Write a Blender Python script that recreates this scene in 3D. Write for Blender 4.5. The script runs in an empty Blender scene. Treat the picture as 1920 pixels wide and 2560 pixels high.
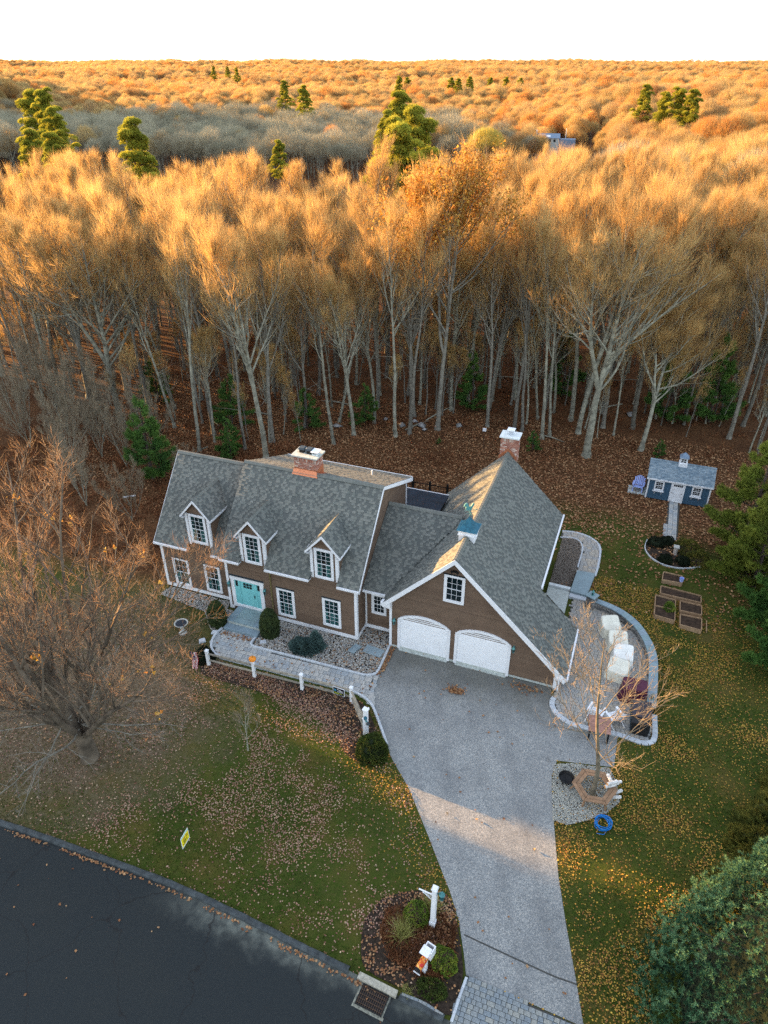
import bpy, math, random
import numpy as np
from mathutils import Vector, Matrix, Euler

RR = random.Random(11)
G = np.random.default_rng(11)
SC = bpy.context.scene
COL = SC.collection
PI = math.pi

# ------------------------------------------------------------------ camera, sky, sun, exposure
cam_d = bpy.data.cameras.new('camera')
cam = bpy.data.objects.new('camera', cam_d)
COL.objects.link(cam)
cam.location = (12.09, -27.88, 27.8)
cam.rotation_euler = (math.radians(90 - 32.2), 0, math.radians(20.6))
cam_d.sensor_fit = 'VERTICAL'
cam_d.sensor_height = 24.0
cam_d.lens = 16.655
cam_d.clip_start = 0.1
cam_d.clip_end = 20000
SC.camera = cam

SUN_DIR = Vector((1.0, -0.14, -0.157)).normalized()      # the way the light travels
SUN_EL = math.asin(-SUN_DIR.z)
SUN_AZ = math.atan2(-SUN_DIR.x, -SUN_DIR.y)               # clockwise from +Y
world = bpy.data.worlds.new('World')
SC.world = world
world.use_nodes = True
wn = world.node_tree
wn.nodes.clear()
w_out = wn.nodes.new('ShaderNodeOutputWorld')
w_bg = wn.nodes.new('ShaderNodeBackground')
w_sky = wn.nodes.new('ShaderNodeTexSky')
w_sky.sky_type = 'NISHITA'
w_sky.sun_disc = False
w_sky.sun_elevation = SUN_EL
w_sky.sun_rotation = SUN_AZ
w_sky.altitude = 50
w_sky.air_density = 1.0
w_sky.dust_density = 1.5
w_sky.ozone_density = 2.0
w_bg.inputs['Strength'].default_value = 0.09
# thin bright high cloud veil, the same all round the sky
w_mix = wn.nodes.new('ShaderNodeMix')
w_mix.data_type = 'RGBA'
w_mix.blend_type = 'ADD'
w_mix.inputs[0].default_value = 1.0
w_geo = wn.nodes.new('ShaderNodeTexCoord')
w_sep = wn.nodes.new('ShaderNodeSeparateXYZ')
w_ramp = wn.nodes.new('ShaderNodeValToRGB')
w_ramp.color_ramp.elements[0].position = 0.0
w_ramp.color_ramp.elements[0].color = (4.2, 4.1, 4.0, 1)
w_ramp.color_ramp.elements[1].position = 0.45
w_ramp.color_ramp.elements[1].color = (1.7, 1.7, 1.75, 1)
wn.links.new(w_geo.outputs['Generated'], w_sep.inputs[0])
wn.links.new(w_sep.outputs['Z'], w_ramp.inputs[0])
wn.links.new(w_sky.outputs[0], w_mix.inputs[6])
wn.links.new(w_ramp.outputs[0], w_mix.inputs[7])
wn.links.new(w_mix.outputs[2], w_bg.inputs[0])
wn.links.new(w_bg.outputs[0], w_out.inputs[0])

sun_d = bpy.data.lights.new('sun', 'SUN')
sun_d.energy = 5.0
sun_d.angle = math.radians(0.5)
sun_d.color = (1.0, 0.55, 0.19)
sun = bpy.data.objects.new('sun', sun_d)
COL.objects.link(sun)
sun.location = (-80, 0, 60)
sun.rotation_euler = SUN_DIR.to_track_quat('-Z', 'Y').to_euler()

SC.view_settings.view_transform = 'Standard'
SC.view_settings.look = 'None'
SC.view_settings.exposure = 2.4
SC.view_settings.gamma = 1.0
SC.view_settings.use_curve_mapping = False
SC.render.engine = 'CYCLES'
SC.cycles.max_bounces = 5
SC.cycles.diffuse_bounces = 3
SC.cycles.glossy_bounces = 2
SC.cycles.transmission_bounces = 3
SC.cycles.transparent_max_bounces = 6
SC.cycles.caustics_reflective = False
SC.cycles.caustics_refractive = False
SC.cycles.use_denoising = False
SC.cycles.denoiser = 'OPENIMAGEDENOISE'

# ------------------------------------------------------------------ materials
MATS = {}


class NT:
    def __init__(s, m):
        s.t = m.node_tree
        s.t.nodes.clear()

    def n(s, typ, **kw):
        x = s.t.nodes.new(typ)
        for k, v in kw.items():
            setattr(x, k, v)
        return x

    def link(s, a, b):
        s.t.links.new(a, b)

    def put(s, sock, v):
        if isinstance(v, bpy.types.NodeSocket):
            s.link(v, sock)
        elif isinstance(v, (tuple, list)) and len(v) == 3 and sock.type == 'RGBA':
            sock.default_value = (*v, 1)
        else:
            sock.default_value = v

    def math(s, op, a, b=0.0, c=None, clamp=False):
        x = s.n('ShaderNodeMath', operation=op, use_clamp=clamp)
        s.put(x.inputs[0], a)
        s.put(x.inputs[1], b)
        if c is not None:
            s.put(x.inputs[2], c)
        return x.outputs[0]

    def noise(s, scale, detail=3, rough=.55, vec=None, dist=0.0):
        x = s.n('ShaderNodeTexNoise')
        x.inputs['Scale'].default_value = scale
        x.inputs['Detail'].default_value = detail
        x.inputs['Roughness'].default_value = rough
        x.inputs['Distortion'].default_value = dist
        if vec is not None:
            s.link(vec, x.inputs['Vector'])
        return x.outputs['Fac']

    def ramp(s, fac, stops, interp='LINEAR'):
        x = s.n('ShaderNodeValToRGB')
        cr = x.color_ramp
        cr.interpolation = interp
        while len(cr.elements) < len(stops):
            cr.elements.new(0.5)
        for e, (p, c) in zip(cr.elements, stops):
            e.position = p
            e.color = (*c, 1) if not isinstance(c, (int, float)) else (c, c, c, 1)
        s.put(x.inputs[0], fac)
        return x.outputs[0]

    def mix(s, fac, a, b, mode='MIX'):
        x = s.n('ShaderNodeMix', data_type='RGBA', blend_type=mode)
        s.put(x.inputs[0], fac)
        s.put(x.inputs[6], a)
        s.put(x.inputs[7], b)
        return x.outputs[2]

    def smooth(s, x, lo, hi):
        m = s.n('ShaderNodeMapRange', interpolation_type='SMOOTHSTEP')
        s.put(m.inputs[0], x)
        m.inputs[1].default_value = lo
        m.inputs[2].default_value = hi
        return m.outputs[0]

    def pos(s):
        return s.n('ShaderNodeNewGeometry').outputs['Position']

    def obj(s):
        return s.n('ShaderNodeTexCoord').outputs['Object']

    def sep(s, v):
        x = s.n('ShaderNodeSeparateXYZ')
        s.link(v, x.inputs[0])
        return x.outputs

    def finish(s, col, rough=.8, spec=.3, metal=0.0, bump=None, bstr=.3, bdist=.02, normal=None):
        b = s.n('ShaderNodeBsdfPrincipled')
        s.put(b.inputs['Base Color'], col)
        s.put(b.inputs['Roughness'], rough)
        b.inputs['Specular IOR Level'].default_value = spec
        b.inputs['Metallic'].default_value = metal
        if bump is not None:
            bn = s.n('ShaderNodeBump')
            bn.inputs['Strength'].default_value = bstr
            bn.inputs['Distance'].default_value = bdist
            s.link(bump, bn.inputs['Height'])
            s.link(bn.outputs[0], b.inputs['Normal'])
        o = s.n('ShaderNodeOutputMaterial')
        s.link(b.outputs[0], o.inputs[0])
        return b


def newmat(name):
    m = bpy.data.materials.new(name)
    m.use_nodes = True
    MATS[name] = m
    return m, NT(m)


def mat(name, cols, wo=0.0, wi=0.0, wt=0.0, ns=6.0, na=.25, detail=3, rough=.8, spec=.25, metal=0.0,
        bump=0.0, bs=None, coords='obj', translucent=0.0):
    """colour ramp picked per object (wo), per island (wi) or per 'tint' attribute (wt), worn by noise"""
    m, t = newmat(name)
    if not isinstance(cols[0], (tuple, list)):
        cols = [cols]
    v = None
    parts = []
    if wo:
        parts.append(t.math('MULTIPLY', t.n('ShaderNodeObjectInfo').outputs['Random'], wo))
    if wi:
        parts.append(t.math('MULTIPLY', t.n('ShaderNodeNewGeometry').outputs['Random Per Island'], wi))
    if wt:
        a = t.n('ShaderNodeAttribute', attribute_name='tint')
        parts.append(t.math('MULTIPLY', a.outputs['Fac'], wt))
    for p in parts:
        v = p if v is None else t.math('ADD', v, p)
    if v is not None and (wo + wi + wt) > 1.01:
        v = t.math('PINGPONG', v, 1.0)
    n = len(cols)
    if v is None or n == 1:
        col = cols[0]
    else:
        col = t.ramp(v, [(i / (n - 1), c) for i, c in enumerate(cols)])
    vec = t.obj() if coords == 'obj' else t.pos()
    nz = t.noise(ns, detail, vec=vec)
    if na:
        f = t.ramp(nz, [(.3, 1 - na), (.7, 1 + na)])
        col = t.mix(1.0, col, f, 'MULTIPLY')
    bh = None
    if bump:
        bh = t.noise(bs or ns * 3, 3, vec=vec)
    b = t.finish(col, rough, spec, metal, bh, bump)
    if translucent:
        tr = t.n('ShaderNodeBsdfTranslucent')
        t.put(tr.inputs[0], col)
        mx = t.n('ShaderNodeMixShader')
        mx.inputs[0].default_value = translucent
        t.link(b.outputs[0], mx.inputs[1])
        t.link(tr.outputs[0], mx.inputs[2])
        t.link(mx.outputs[0], [x for x in t.t.nodes if x.type == 'OUTPUT_MATERIAL'][0].inputs[0])
    return m


mat('white_paint', [(.74, .75, .77)], ns=3, na=.05, rough=.45, spec=.4)
mat('siding', [(.125, .082, .056), (.15, .10, .068)], wo=1, ns=2.5, na=.10, rough=.65, bump=.1, bs=60)
mat('wall_core', [(.12, .08, .055)], rough=.8)
mat('shingle', [(.115, .122, .11), (.135, .142, .127), (.125, .135, .12), (.155, .158, .14), (.14, .146, .13)], wo=1, wi=1, ns=1.2, na=.10, rough=.75, spec=.35, bump=.3, bs=140)
mat('shingle_dark', [(.07, .076, .072), (.095, .10, .092), (.08, .088, .082)], wo=1, wi=1, ns=1.2, na=.10, rough=.75, spec=.35)
mat('roof_base', [(.06, .065, .06)], ns=40, na=.3, rough=.95)
mat('shed_shingle', [(.07, .11, .15), (.13, .18, .22), (.22, .27, .30)], wo=1, wi=1, ns=8, na=.2, rough=.9)
mat('brick', [(.30, .09, .05), (.38, .13, .08), (.55, .45, .38), (.27, .10, .07), (.42, .2, .14)], wo=1, wi=1, ns=20, na=.3, rough=.9, bump=.3)
mat('mortar', [(.48, .43, .38)], ns=30, na=.2, rough=.95)
mat('copper', [(.62, .24, .13)], ns=5, na=.15, rough=.38, metal=.75)
mat('cement', [(.42, .45, .42)], ns=6, na=.2, rough=.9)
mat('pale_cement', [(.62, .66, .66)], ns=6, na=.15, rough=.85)
mat('dark_metal', [(.03, .045, .055)], ns=9, na=.2, rough=.5, spec=.4)
mat('black', [(.012, .012, .013)], ns=9, na=.2, rough=.5)
mat('iron', [(.02, .02, .02)], ns=9, na=.3, rough=.6, metal=.5)
mat('rust_iron', [(.09, .055, .035)], ns=15, na=.4, rough=.8)
mat('verdigris', [(.06, .20, .21), (.10, .27, .26)], wo=1, ns=14, na=.3, rough=.6)
mat('blue_copper', [(.025, .11, .16)], ns=6, na=.3, rough=.55, metal=.2)
mat('door_teal', [(.19, .52, .53)], ns=2, na=.06, rough=.5)
mat('door_white', [(.80, .81, .83)], ns=2, na=.05, rough=.5)
mat('curtain', [(.14, .36, .36), (.2, .45, .42)], wo=1, ns=8, na=.3, rough=.9)
mat('bronze_pipe', [(.20, .16, .07)], ns=4, na=.1, rough=.4, metal=.3)
mat('bluestone', [(.19, .26, .30), (.24, .30, .33), (.20, .28, .29)], wo=1, ns=3, na=.12, rough=.8, bump=.15, bs=30)
mat('paver', [(.23, .26, .28), (.32, .33, .32), (.28, .31, .33), (.40, .39, .36), (.26, .28, .29)], wo=1, wi=1, ns=12, na=.15, rough=.9, bump=.3, bs=60)
mat('warm_paver', [(.26, .26, .25), (.36, .33, .28), (.29, .29, .28), (.40, .35, .28)], wo=1, wi=1, ns=12, na=.15, rough=.9, bump=.3, bs=60)
mat('cobble', [(.16, .19, .21), (.24, .25, .24), (.19, .22, .24), (.29, .29, .26)], wo=1, wi=1, ns=14, na=.25, rough=.9, bump=.5, bs=40)
mat('joint', [(.06, .06, .055)], ns=30, na=.3, rough=.95)
mat('granite', [(.42, .45, .48), (.50, .53, .55)], wo=1, ns=25, na=.15, rough=.85, bump=.3, bs=60)
mat('pebble', [(.34, .33, .30), (.18, .19, .20), (.48, .46, .42), (.28, .22, .16), (.40, .38, .33), (.55, .54, .5)], wi=1, ns=30, na=.1, rough=.75)
mat('pea_gravel', [(.13, .11, .09), (.22, .19, .16), (.30, .26, .22), (.16, .12, .09)], wi=1, ns=30, na=.1, rough=.9)
mat('crushed_stone', [(.42, .42, .38), (.28, .29, .27), (.52, .52, .46), (.36, .34, .28)], wi=1, ns=30, na=.1, rough=.9)
mat('field_stone', [(.16, .15, .14), (.28, .26, .24), (.10, .10, .10), (.33, .31, .28)], wo=1, wi=1, ns=9, na=.3, rough=.9, bump=.4)
mat('boulder', [(.22, .22, .21), (.32, .31, .30)], wo=1, ns=3, na=.3, rough=.9, bump=.5, bs=8)
mat('bark', [(.105, .095, .075), (.155, .142, .115), (.20, .185, .15)], wo=1, ns=3.5, na=.4, detail=4, rough=.95, bump=.5, bs=9)
mat('lichen_bark', [(.20, .19, .145), (.27, .26, .20)], wo=1, ns=2.2, na=.5, detail=4, rough=.95, bump=.5, bs=9)
mat('dark_bark', [(.075, .055, .045)], ns=5, na=.4, rough=.95, bump=.5)
mat('twig', [(.50, .32, .12), (.53, .37, .15), (.46, .27, .10), (.57, .42, .17)], wo=1, wi=.6, ns=.35, na=.2, rough=.8, coords='pos', translucent=.5)
mat('far_twig', [(.44, .30, .12), (.39, .27, .12), (.48, .36, .15), (.43, .24, .09), (.36, .26, .13), (.46, .34, .13), (.50, .20, .05)], wo=1, wi=.15, ns=.02, na=.25, rough=.85, coords='pos', translucent=.5)
mat('maple_twig', [(.32, .25, .17), (.42, .22, .10), (.36, .30, .21)], wi=1, ns=.5, na=.2, rough=.8, translucent=.4)
mat('young_twig', [(.26, .20, .13), (.22, .18, .12)], wi=1, ns=.8, na=.2, rough=.8)
mat('orange_leaf', [(.58, .28, .04), (.66, .42, .08), (.50, .19, .03), (.60, .36, .10)], wi=1, wt=0, na=.1, rough=.7, translucent=.35)
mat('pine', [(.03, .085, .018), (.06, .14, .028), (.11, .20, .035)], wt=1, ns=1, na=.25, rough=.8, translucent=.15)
mat('yellow_pine', [(.14, .17, .02), (.30, .30, .035), (.46, .42, .05)], wt=1, ns=.4, na=.25, rough=.8, translucent=.4)
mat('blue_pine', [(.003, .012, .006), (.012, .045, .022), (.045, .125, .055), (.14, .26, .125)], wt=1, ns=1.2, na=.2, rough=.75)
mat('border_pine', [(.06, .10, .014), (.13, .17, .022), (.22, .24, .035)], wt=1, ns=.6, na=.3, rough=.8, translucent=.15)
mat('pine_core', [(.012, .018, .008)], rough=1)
mat('yew', [(.045, .06, .010), (.11, .11, .016), (.19, .15, .025)], wt=1, ns=1, na=.25, rough=.85)
mat('arborvitae', [(.018, .032, .010), (.035, .052, .014), (.055, .075, .018)], wt=1, ns=3, na=.3, rough=.8)
mat('box_leaf', [(.03, .05, .008), (.06, .085, .014), (.11, .13, .02)], wt=1, ns=2, na=.3, rough=.8)
mat('dark_leaf', [(.008, .014, .006), (.016, .026, .010)], wt=1, ns=3, na=.3, rough=.8)
mat('blue_spruce', [(.035, .07, .065), (.07, .12, .11), (.10, .16, .14)], wt=1, ns=3, na=.2, rough=.8)
mat('bright_leaf', [(.07, .13, .015), (.17, .25, .03), (.36, .38, .05)], wt=1, ns=3, na=.2, rough=.7, translucent=.2)
mat('straw', [(.38, .34, .10), (.22, .25, .06), (.45, .38, .16)], wi=1, ns=3, na=.2, rough=.8)
mat('rust_brush', [(.13, .045, .018), (.22, .08, .03), (.09, .035, .016), (.30, .15, .06)], wi=1, ns=.5, na=.4, rough=.9, coords='pos')
mat('forest_leaf', [(.20, .085, .035), (.32, .16, .07), (.14, .05, .022), (.42, .26, .13), (.25, .10, .04)], wi=1, ns=1, na=.2, rough=.85, coords='pos')
mat('pink_leaf', [(.24, .11, .08), (.38, .23, .17), (.18, .07, .05), (.46, .34, .23), (.30, .16, .08), (.14, .055, .04)], wi=1, ns=.4, na=.15, rough=.8, coords='pos')
mat('gold_leaf', [(.40, .22, .035), (.52, .34, .06), (.30, .12, .03), (.16, .08, .03), (.48, .28, .04), (.25, .10, .03)], wi=1, ns=.4, na=.15, rough=.8, coords='pos')
mat('grass_blade', [(.022, .055, .004), (.045, .085, .007), (.10, .11, .014), (.16, .12, .028)], wt=1, ns=.3, na=.3, rough=.9, coords='pos')
mat('flat_wood', [(.24, .145, .085), (.28, .17, .10)], wo=1, ns=4, na=.2, rough=.8)
mat('grey_wood', [(.20, .18, .145), (.26, .23, .18)], wo=1, ns=6, na=.3, rough=.9, bump=.3)
mat('bed_wood', [(.30, .19, .11), (.36, .24, .14)], wo=1, ns=5, na=.25, rough=.9)
mat('soil', [(.045, .028, .018)], ns=5, na=.5, rough=1, bump=.6, bs=14)
mat('mulch', [(.032, .022, .015)], ns=9, na=.6, rough=1, bump=.8, bs=22)
mat('canvas', [(.70, .67, .56)], ns=2, na=.1, rough=.85, bump=.3, bs=8)
mat('canvas_pale', [(.78, .76, .70)], ns=2, na=.08, rough=.85, bump=.3, bs=8)
mat('maroon_vinyl', [(.075, .015, .035)], ns=2, na=.2, rough=.4)
mat('grill_cover', [(.035, .03, .04)], ns=2, na=.2, rough=.5)
mat('pumpkin', [(.75, .24, .02)], ns=5, na=.1, rough=.5)
mat('stem', [(.12, .12, .03)], rough=.9)
mat('stone_cast', [(.40, .40, .37)], ns=12, na=.3, rough=.9, bump=.4)
mat('hose', [(.01, .17, .50)], ns=2, na=.05, rough=.35)
mat('birch_bark', [(.62, .61, .58)], ns=10, na=.45, detail=4, rough=.85)
mat('log_end', [(.45, .28, .12)], ns=9, na=.3, rough=.9)
mat('lilac_plastic', [(.33, .42, .78)], ns=2, na=.05, rough=.5)
mat('flag_white', [(.75, .74, .74)], na=.05)
mat('flag_red', [(.42, .02, .05)], na=.1)
mat('flag_blue', [(.02, .03, .12)], na=.1)
mat('sign_yellow', [(.85, .70, .02)], na=.03, rough=.5)
mat('sign_black', [(.01, .012, .02)], na=.1, rough=.4)
mat('sign_blue', [(.05, .20, .32)], na=.1, rough=.4)
mat('sign_lime', [(.55, .62, .06)], na=.05, rough=.5)
mat('sign_green', [(.35, .62, .50)], na=.05, rough=.5)
mat('sign_red', [(.45, .10, .03)], na=.05, rough=.5)
mat('shed_blue', [(.05, .105, .165)], ns=3, na=.1, rough=.6)
mat('pool_cover', [(.008, .016, .028)], ns=2, na=.4, rough=.55, spec=.3)
mat('pink_brick', [(.32, .17, .13)], ns=6, na=.2, rough=.9)
mat('slate_blue', [(.16, .22, .30)], ns=6, na=.2, rough=.8)
mat('pot', [(.42, .37, .32)], ns=6, na=.2, rough=.8)
mat('cool_grey', [(.42, .45, .5)], ns=6, na=.1, rough=.6)


def glassmat():
    m, t = newmat('glass')
    b = t.n('ShaderNodeBsdfPrincipled')
    b.inputs['Base Color'].default_value = (.01, .02, .025, 1)
    b.inputs['Roughness'].default_value = .06
    b.inputs['Specular IOR Level'].default_value = .6
    tr = t.n('ShaderNodeBsdfTransparent')
    tr.inputs[0].default_value = (.75, .9, .9, 1)
    mx = t.n('ShaderNodeMixShader')
    mx.inputs[0].default_value = .45
    t.link(tr.outputs[0], mx.inputs[1])
    t.link(b.outputs[0], mx.inputs[2])
    o = t.n('ShaderNodeOutputMaterial')
    t.link(mx.outputs[0], o.inputs[0])


glassmat()


def mailbox_mat():
    m, t = newmat('autumn_wrap')
    v = t.n('ShaderNodeTexVoronoi')
    v.inputs['Scale'].default_value = 16
    t.link(t.obj(), v.inputs['Vector'])
    s = t.n('ShaderNodeSeparateColor')
    t.link(v.outputs['Color'], s.inputs[0])
    c = t.ramp(s.outputs[0], [(0, (.62, .10, .01)), (.25, (.75, .28, .03)), (.42, (.55, .04, .03)), (.6, (.8, .45, .12)), (.78, (.04, .07, .16)), (.88, (.6, .14, .02))], 'CONSTANT')
    t.finish(c, .5)


mailbox_mat()


def ground_mat():
    m, t = newmat('ground')
    P = t.pos()
    x, y, z = t.sep(P)
    big = t.noise(.09, 4, vec=P)
    mid = t.noise(.45, 4, vec=P)
    fine = t.noise(5.0, 5, .7, vec=P)
    vf = t.noise(22.0, 3, .7, vec=P)
    # lawn: green with olive and straw wear
    lawn = t.ramp(mid, [(.25, (.018, .045, .004)), (.48, (.038, .066, .006)), (.62, (.075, .075, .012)), (.8, (.13, .09, .028))])
    lawn = t.mix(t.ramp(fine, [(.35, 0.0), (.75, .6)]), lawn, (.11, .085, .03))
    # bare, grey-brown earth and thatch under the big maple
    dx = t.math('DIVIDE', t.math('ADD', x, 14.0), 9.5)
    dy = t.math('DIVIDE', t.math('ADD', y, 9.0), 8.0)
    rr = t.math('ADD', t.math('MULTIPLY', dx, dx), t.math('MULTIPLY', dy, dy))
    rr = t.math('ADD', rr, t.math('MULTIPLY', t.math('SUBTRACT', mid, .5), 1.6))
    soil = t.ramp(fine, [(.3, (.075, .05, .03)), (.5, (.14, .10, .06)), (.7, (.21, .165, .115))])
    col = t.mix(t.smooth(rr, 1.5, .4), lawn, soil)
    # forest floor
    f1 = t.math('ADD', y, t.math('MULTIPLY', t.math('SUBTRACT', big, .5), 9.0))
    f1 = t.math('ADD', f1, t.math('MULTIPLY', t.math('SUBTRACT', mid, .5), 4.0))
    fm = t.smooth(f1, 15.0, 20.0)
    l1 = t.math('SUBTRACT', -13.0, x)
    l1 = t.math('ADD', l1, t.math('MULTIPLY', y, .9))
    l1 = t.math('ADD', l1, t.math('MULTIPLY', t.math('SUBTRACT', mid, .5), 5.0))
    fm = t.math('MAXIMUM', fm, t.math('MULTIPLY', t.smooth(l1, -1.0, 3.0), t.smooth(y, -1.5, 1.5)))
    floor = t.ramp(fine, [(.25, (.055, .024, .011)), (.5, (.13, .06, .026)), (.65, (.22, .11, .048)), (.8, (.34, .20, .09))])
    floor = t.mix(t.ramp(mid, [(.35, .0), (.7, .7)]), floor, (.06, .025, .012))
    col = t.mix(fm, col, floor)
    # orange-brown leaf litter strip between the shed and the lawn
    col = t.mix(t.ramp(vf, [(.35, .35), (.65, 0.0)]), col, (.012, .012, .006))
    t.finish(col, .95, .1, bump=fine, bstr=.9, bdist=.08)


ground_mat()


def drive_mat():
    m, t = newmat('driveway')
    P = t.pos()
    x, y, z = t.sep(P)
    v = t.n('ShaderNodeTexVoronoi')
    v.inputs['Scale'].default_value = 34
    t.link(P, v.inputs['Vector'])
    s = t.n('ShaderNodeSeparateColor')
    t.link(v.outputs['Color'], s.inputs[0])
    c = t.ramp(s.outputs[0], [(0, (.14, .148, .148)), (.35, (.215, .225, .225)), (.7, (.275, .28, .27)), (1, (.42, .405, .37))])
    wear = t.noise(.5, 5, .6, vec=P)
    c = t.mix(t.ramp(wear, [(.42, 0.0), (.75, .55)]), c, (.12, .125, .13))
    edge = t.math('ADD', y, t.math('MULTIPLY', t.noise(.9, 4, vec=P), 3.2))
    c = t.mix(t.math('MULTIPLY', t.smooth(edge, -1.8, 1.6), .62), c, (.085, .08, .06))
    blot = t.noise(1.7, 4, .65, vec=P)
    c = t.mix(t.ramp(blot, [(.62, 0.0), (.72, .5)]), c, (.07, .07, .07))
    # faint wheel paths running down the drive
    ln_ = t.math('ADD', t.math('ADD', x, t.math('MULTIPLY', y, .42)), t.math('MULTIPLY', wear, .8))
    for off in (3.3, 4.9, 6.6, 8.2):
        d_ = t.math('ABSOLUTE', t.math('SUBTRACT', ln_, off))
        c = t.mix(t.math('MULTIPLY', t.smooth(d_, .42, .05), .16), c, (.11, .115, .12))
    t.finish(c, .93, .15, bump=s.outputs[0], bstr=.25, bdist=.01)


drive_mat()


def road_mat():
    m, t = newmat('asphalt')
    P = t.pos()
    x, y, z = t.sep(P)
    fine = t.noise(40, 4, .8, vec=P)
    c = t.ramp(fine, [(.3, (.008, .0115, .013)), (.7, (.021, .026, .027))])
    pt = t.noise(.35, 5, .6, vec=P)
    c = t.mix(t.ramp(pt, [(.45, 0.0), (.75, .35)]), c, (.022, .024, .021))
    # sand washed along the gutter
    g = t.math('ADD', y, t.math('MULTIPLY', t.noise(1.3, 4, vec=P), 1.5))
    gx = t.smooth(t.math('ADD', x, t.math('MULTIPLY', pt, 2)), -1.5, 3.0)
    sand = t.math('MULTIPLY', t.math('MULTIPLY', t.smooth(g, -16.4, -15.2), gx), t.ramp(t.noise(3, 4, vec=P), [(.3, .2), (.6, .9)]))
    c = t.mix(sand, c, (.15, .16, .135))
    # sealed and open cracks
    w = t.n('ShaderNodeTexVoronoi', feature='DISTANCE_TO_EDGE')
    w.inputs['Scale'].default_value = .27
    nz = t.n('ShaderNodeTexNoise')
    nz.inputs['Scale'].default_value = .8
    nz.inputs['Detail'].default_value = 5
    t.link(P, nz.inputs['Vector'])
    mp = t.n('ShaderNodeVectorMath', operation='MULTIPLY_ADD')
    t.link(nz.outputs['Color'], mp.inputs[0])
    mp.inputs[1].default_value = (1.6, 1.6, 0)
    t.link(P, mp.inputs[2])
    t.link(mp.outputs[0], w.inputs['Vector'])
    cr = t.smooth(w.outputs['Distance'], .008, .003)
    c = t.mix(t.math('MULTIPLY', cr, .75), c, (.010, .010, .010))
    t.finish(c, .85, .3, bump=fine, bstr=.3, bdist=.01)


road_mat()


# ------------------------------------------------------------------ mesh helpers
def link(o):
    COL.objects.link(o)
    return o


def mesh_np(name, V, Q=None, T=None, mats=('white_paint',), mi=None, tint=None, smooth=False):
    V = np.asarray(V, dtype=np.float32).reshape(-1, 3)
    nq = 0 if Q is None else len(Q)
    nt = 0 if T is None else len(T)
    idx = []
    if nq:
        idx.append(np.asarray(Q, dtype=np.int32).ravel())
    if nt:
        idx.append(np.asarray(T, dtype=np.int32).ravel())
    idx = np.concatenate(idx)
    me = bpy.data.meshes.new(name)
    me.vertices.add(len(V))
    me.vertices.foreach_set('co', V.ravel())
    me.loops.add(len(idx))
    me.loops.foreach_set('vertex_index', idx)
    me.polygons.add(nq + nt)
    st = np.concatenate([np.arange(nq) * 4, nq * 4 + np.arange(nt) * 3]).astype(np.int32)
    me.polygons.foreach_set('loop_start', st)
    for m in mats:
        me.materials.append(MATS[m])
    if mi is not None:
        me.polygons.foreach_set('material_index', np.asarray(mi, dtype=np.int32))
    if smooth:
        me.polygons.foreach_set('use_smooth', np.ones(nq + nt, dtype=bool))
    if tint is not None:
        a = me.attributes.new('tint', 'FLOAT', 'FACE')
        a.data.foreach_set('value', np.asarray(tint, dtype=np.float32))
    me.update(calc_edges=True)
    return me


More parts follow.
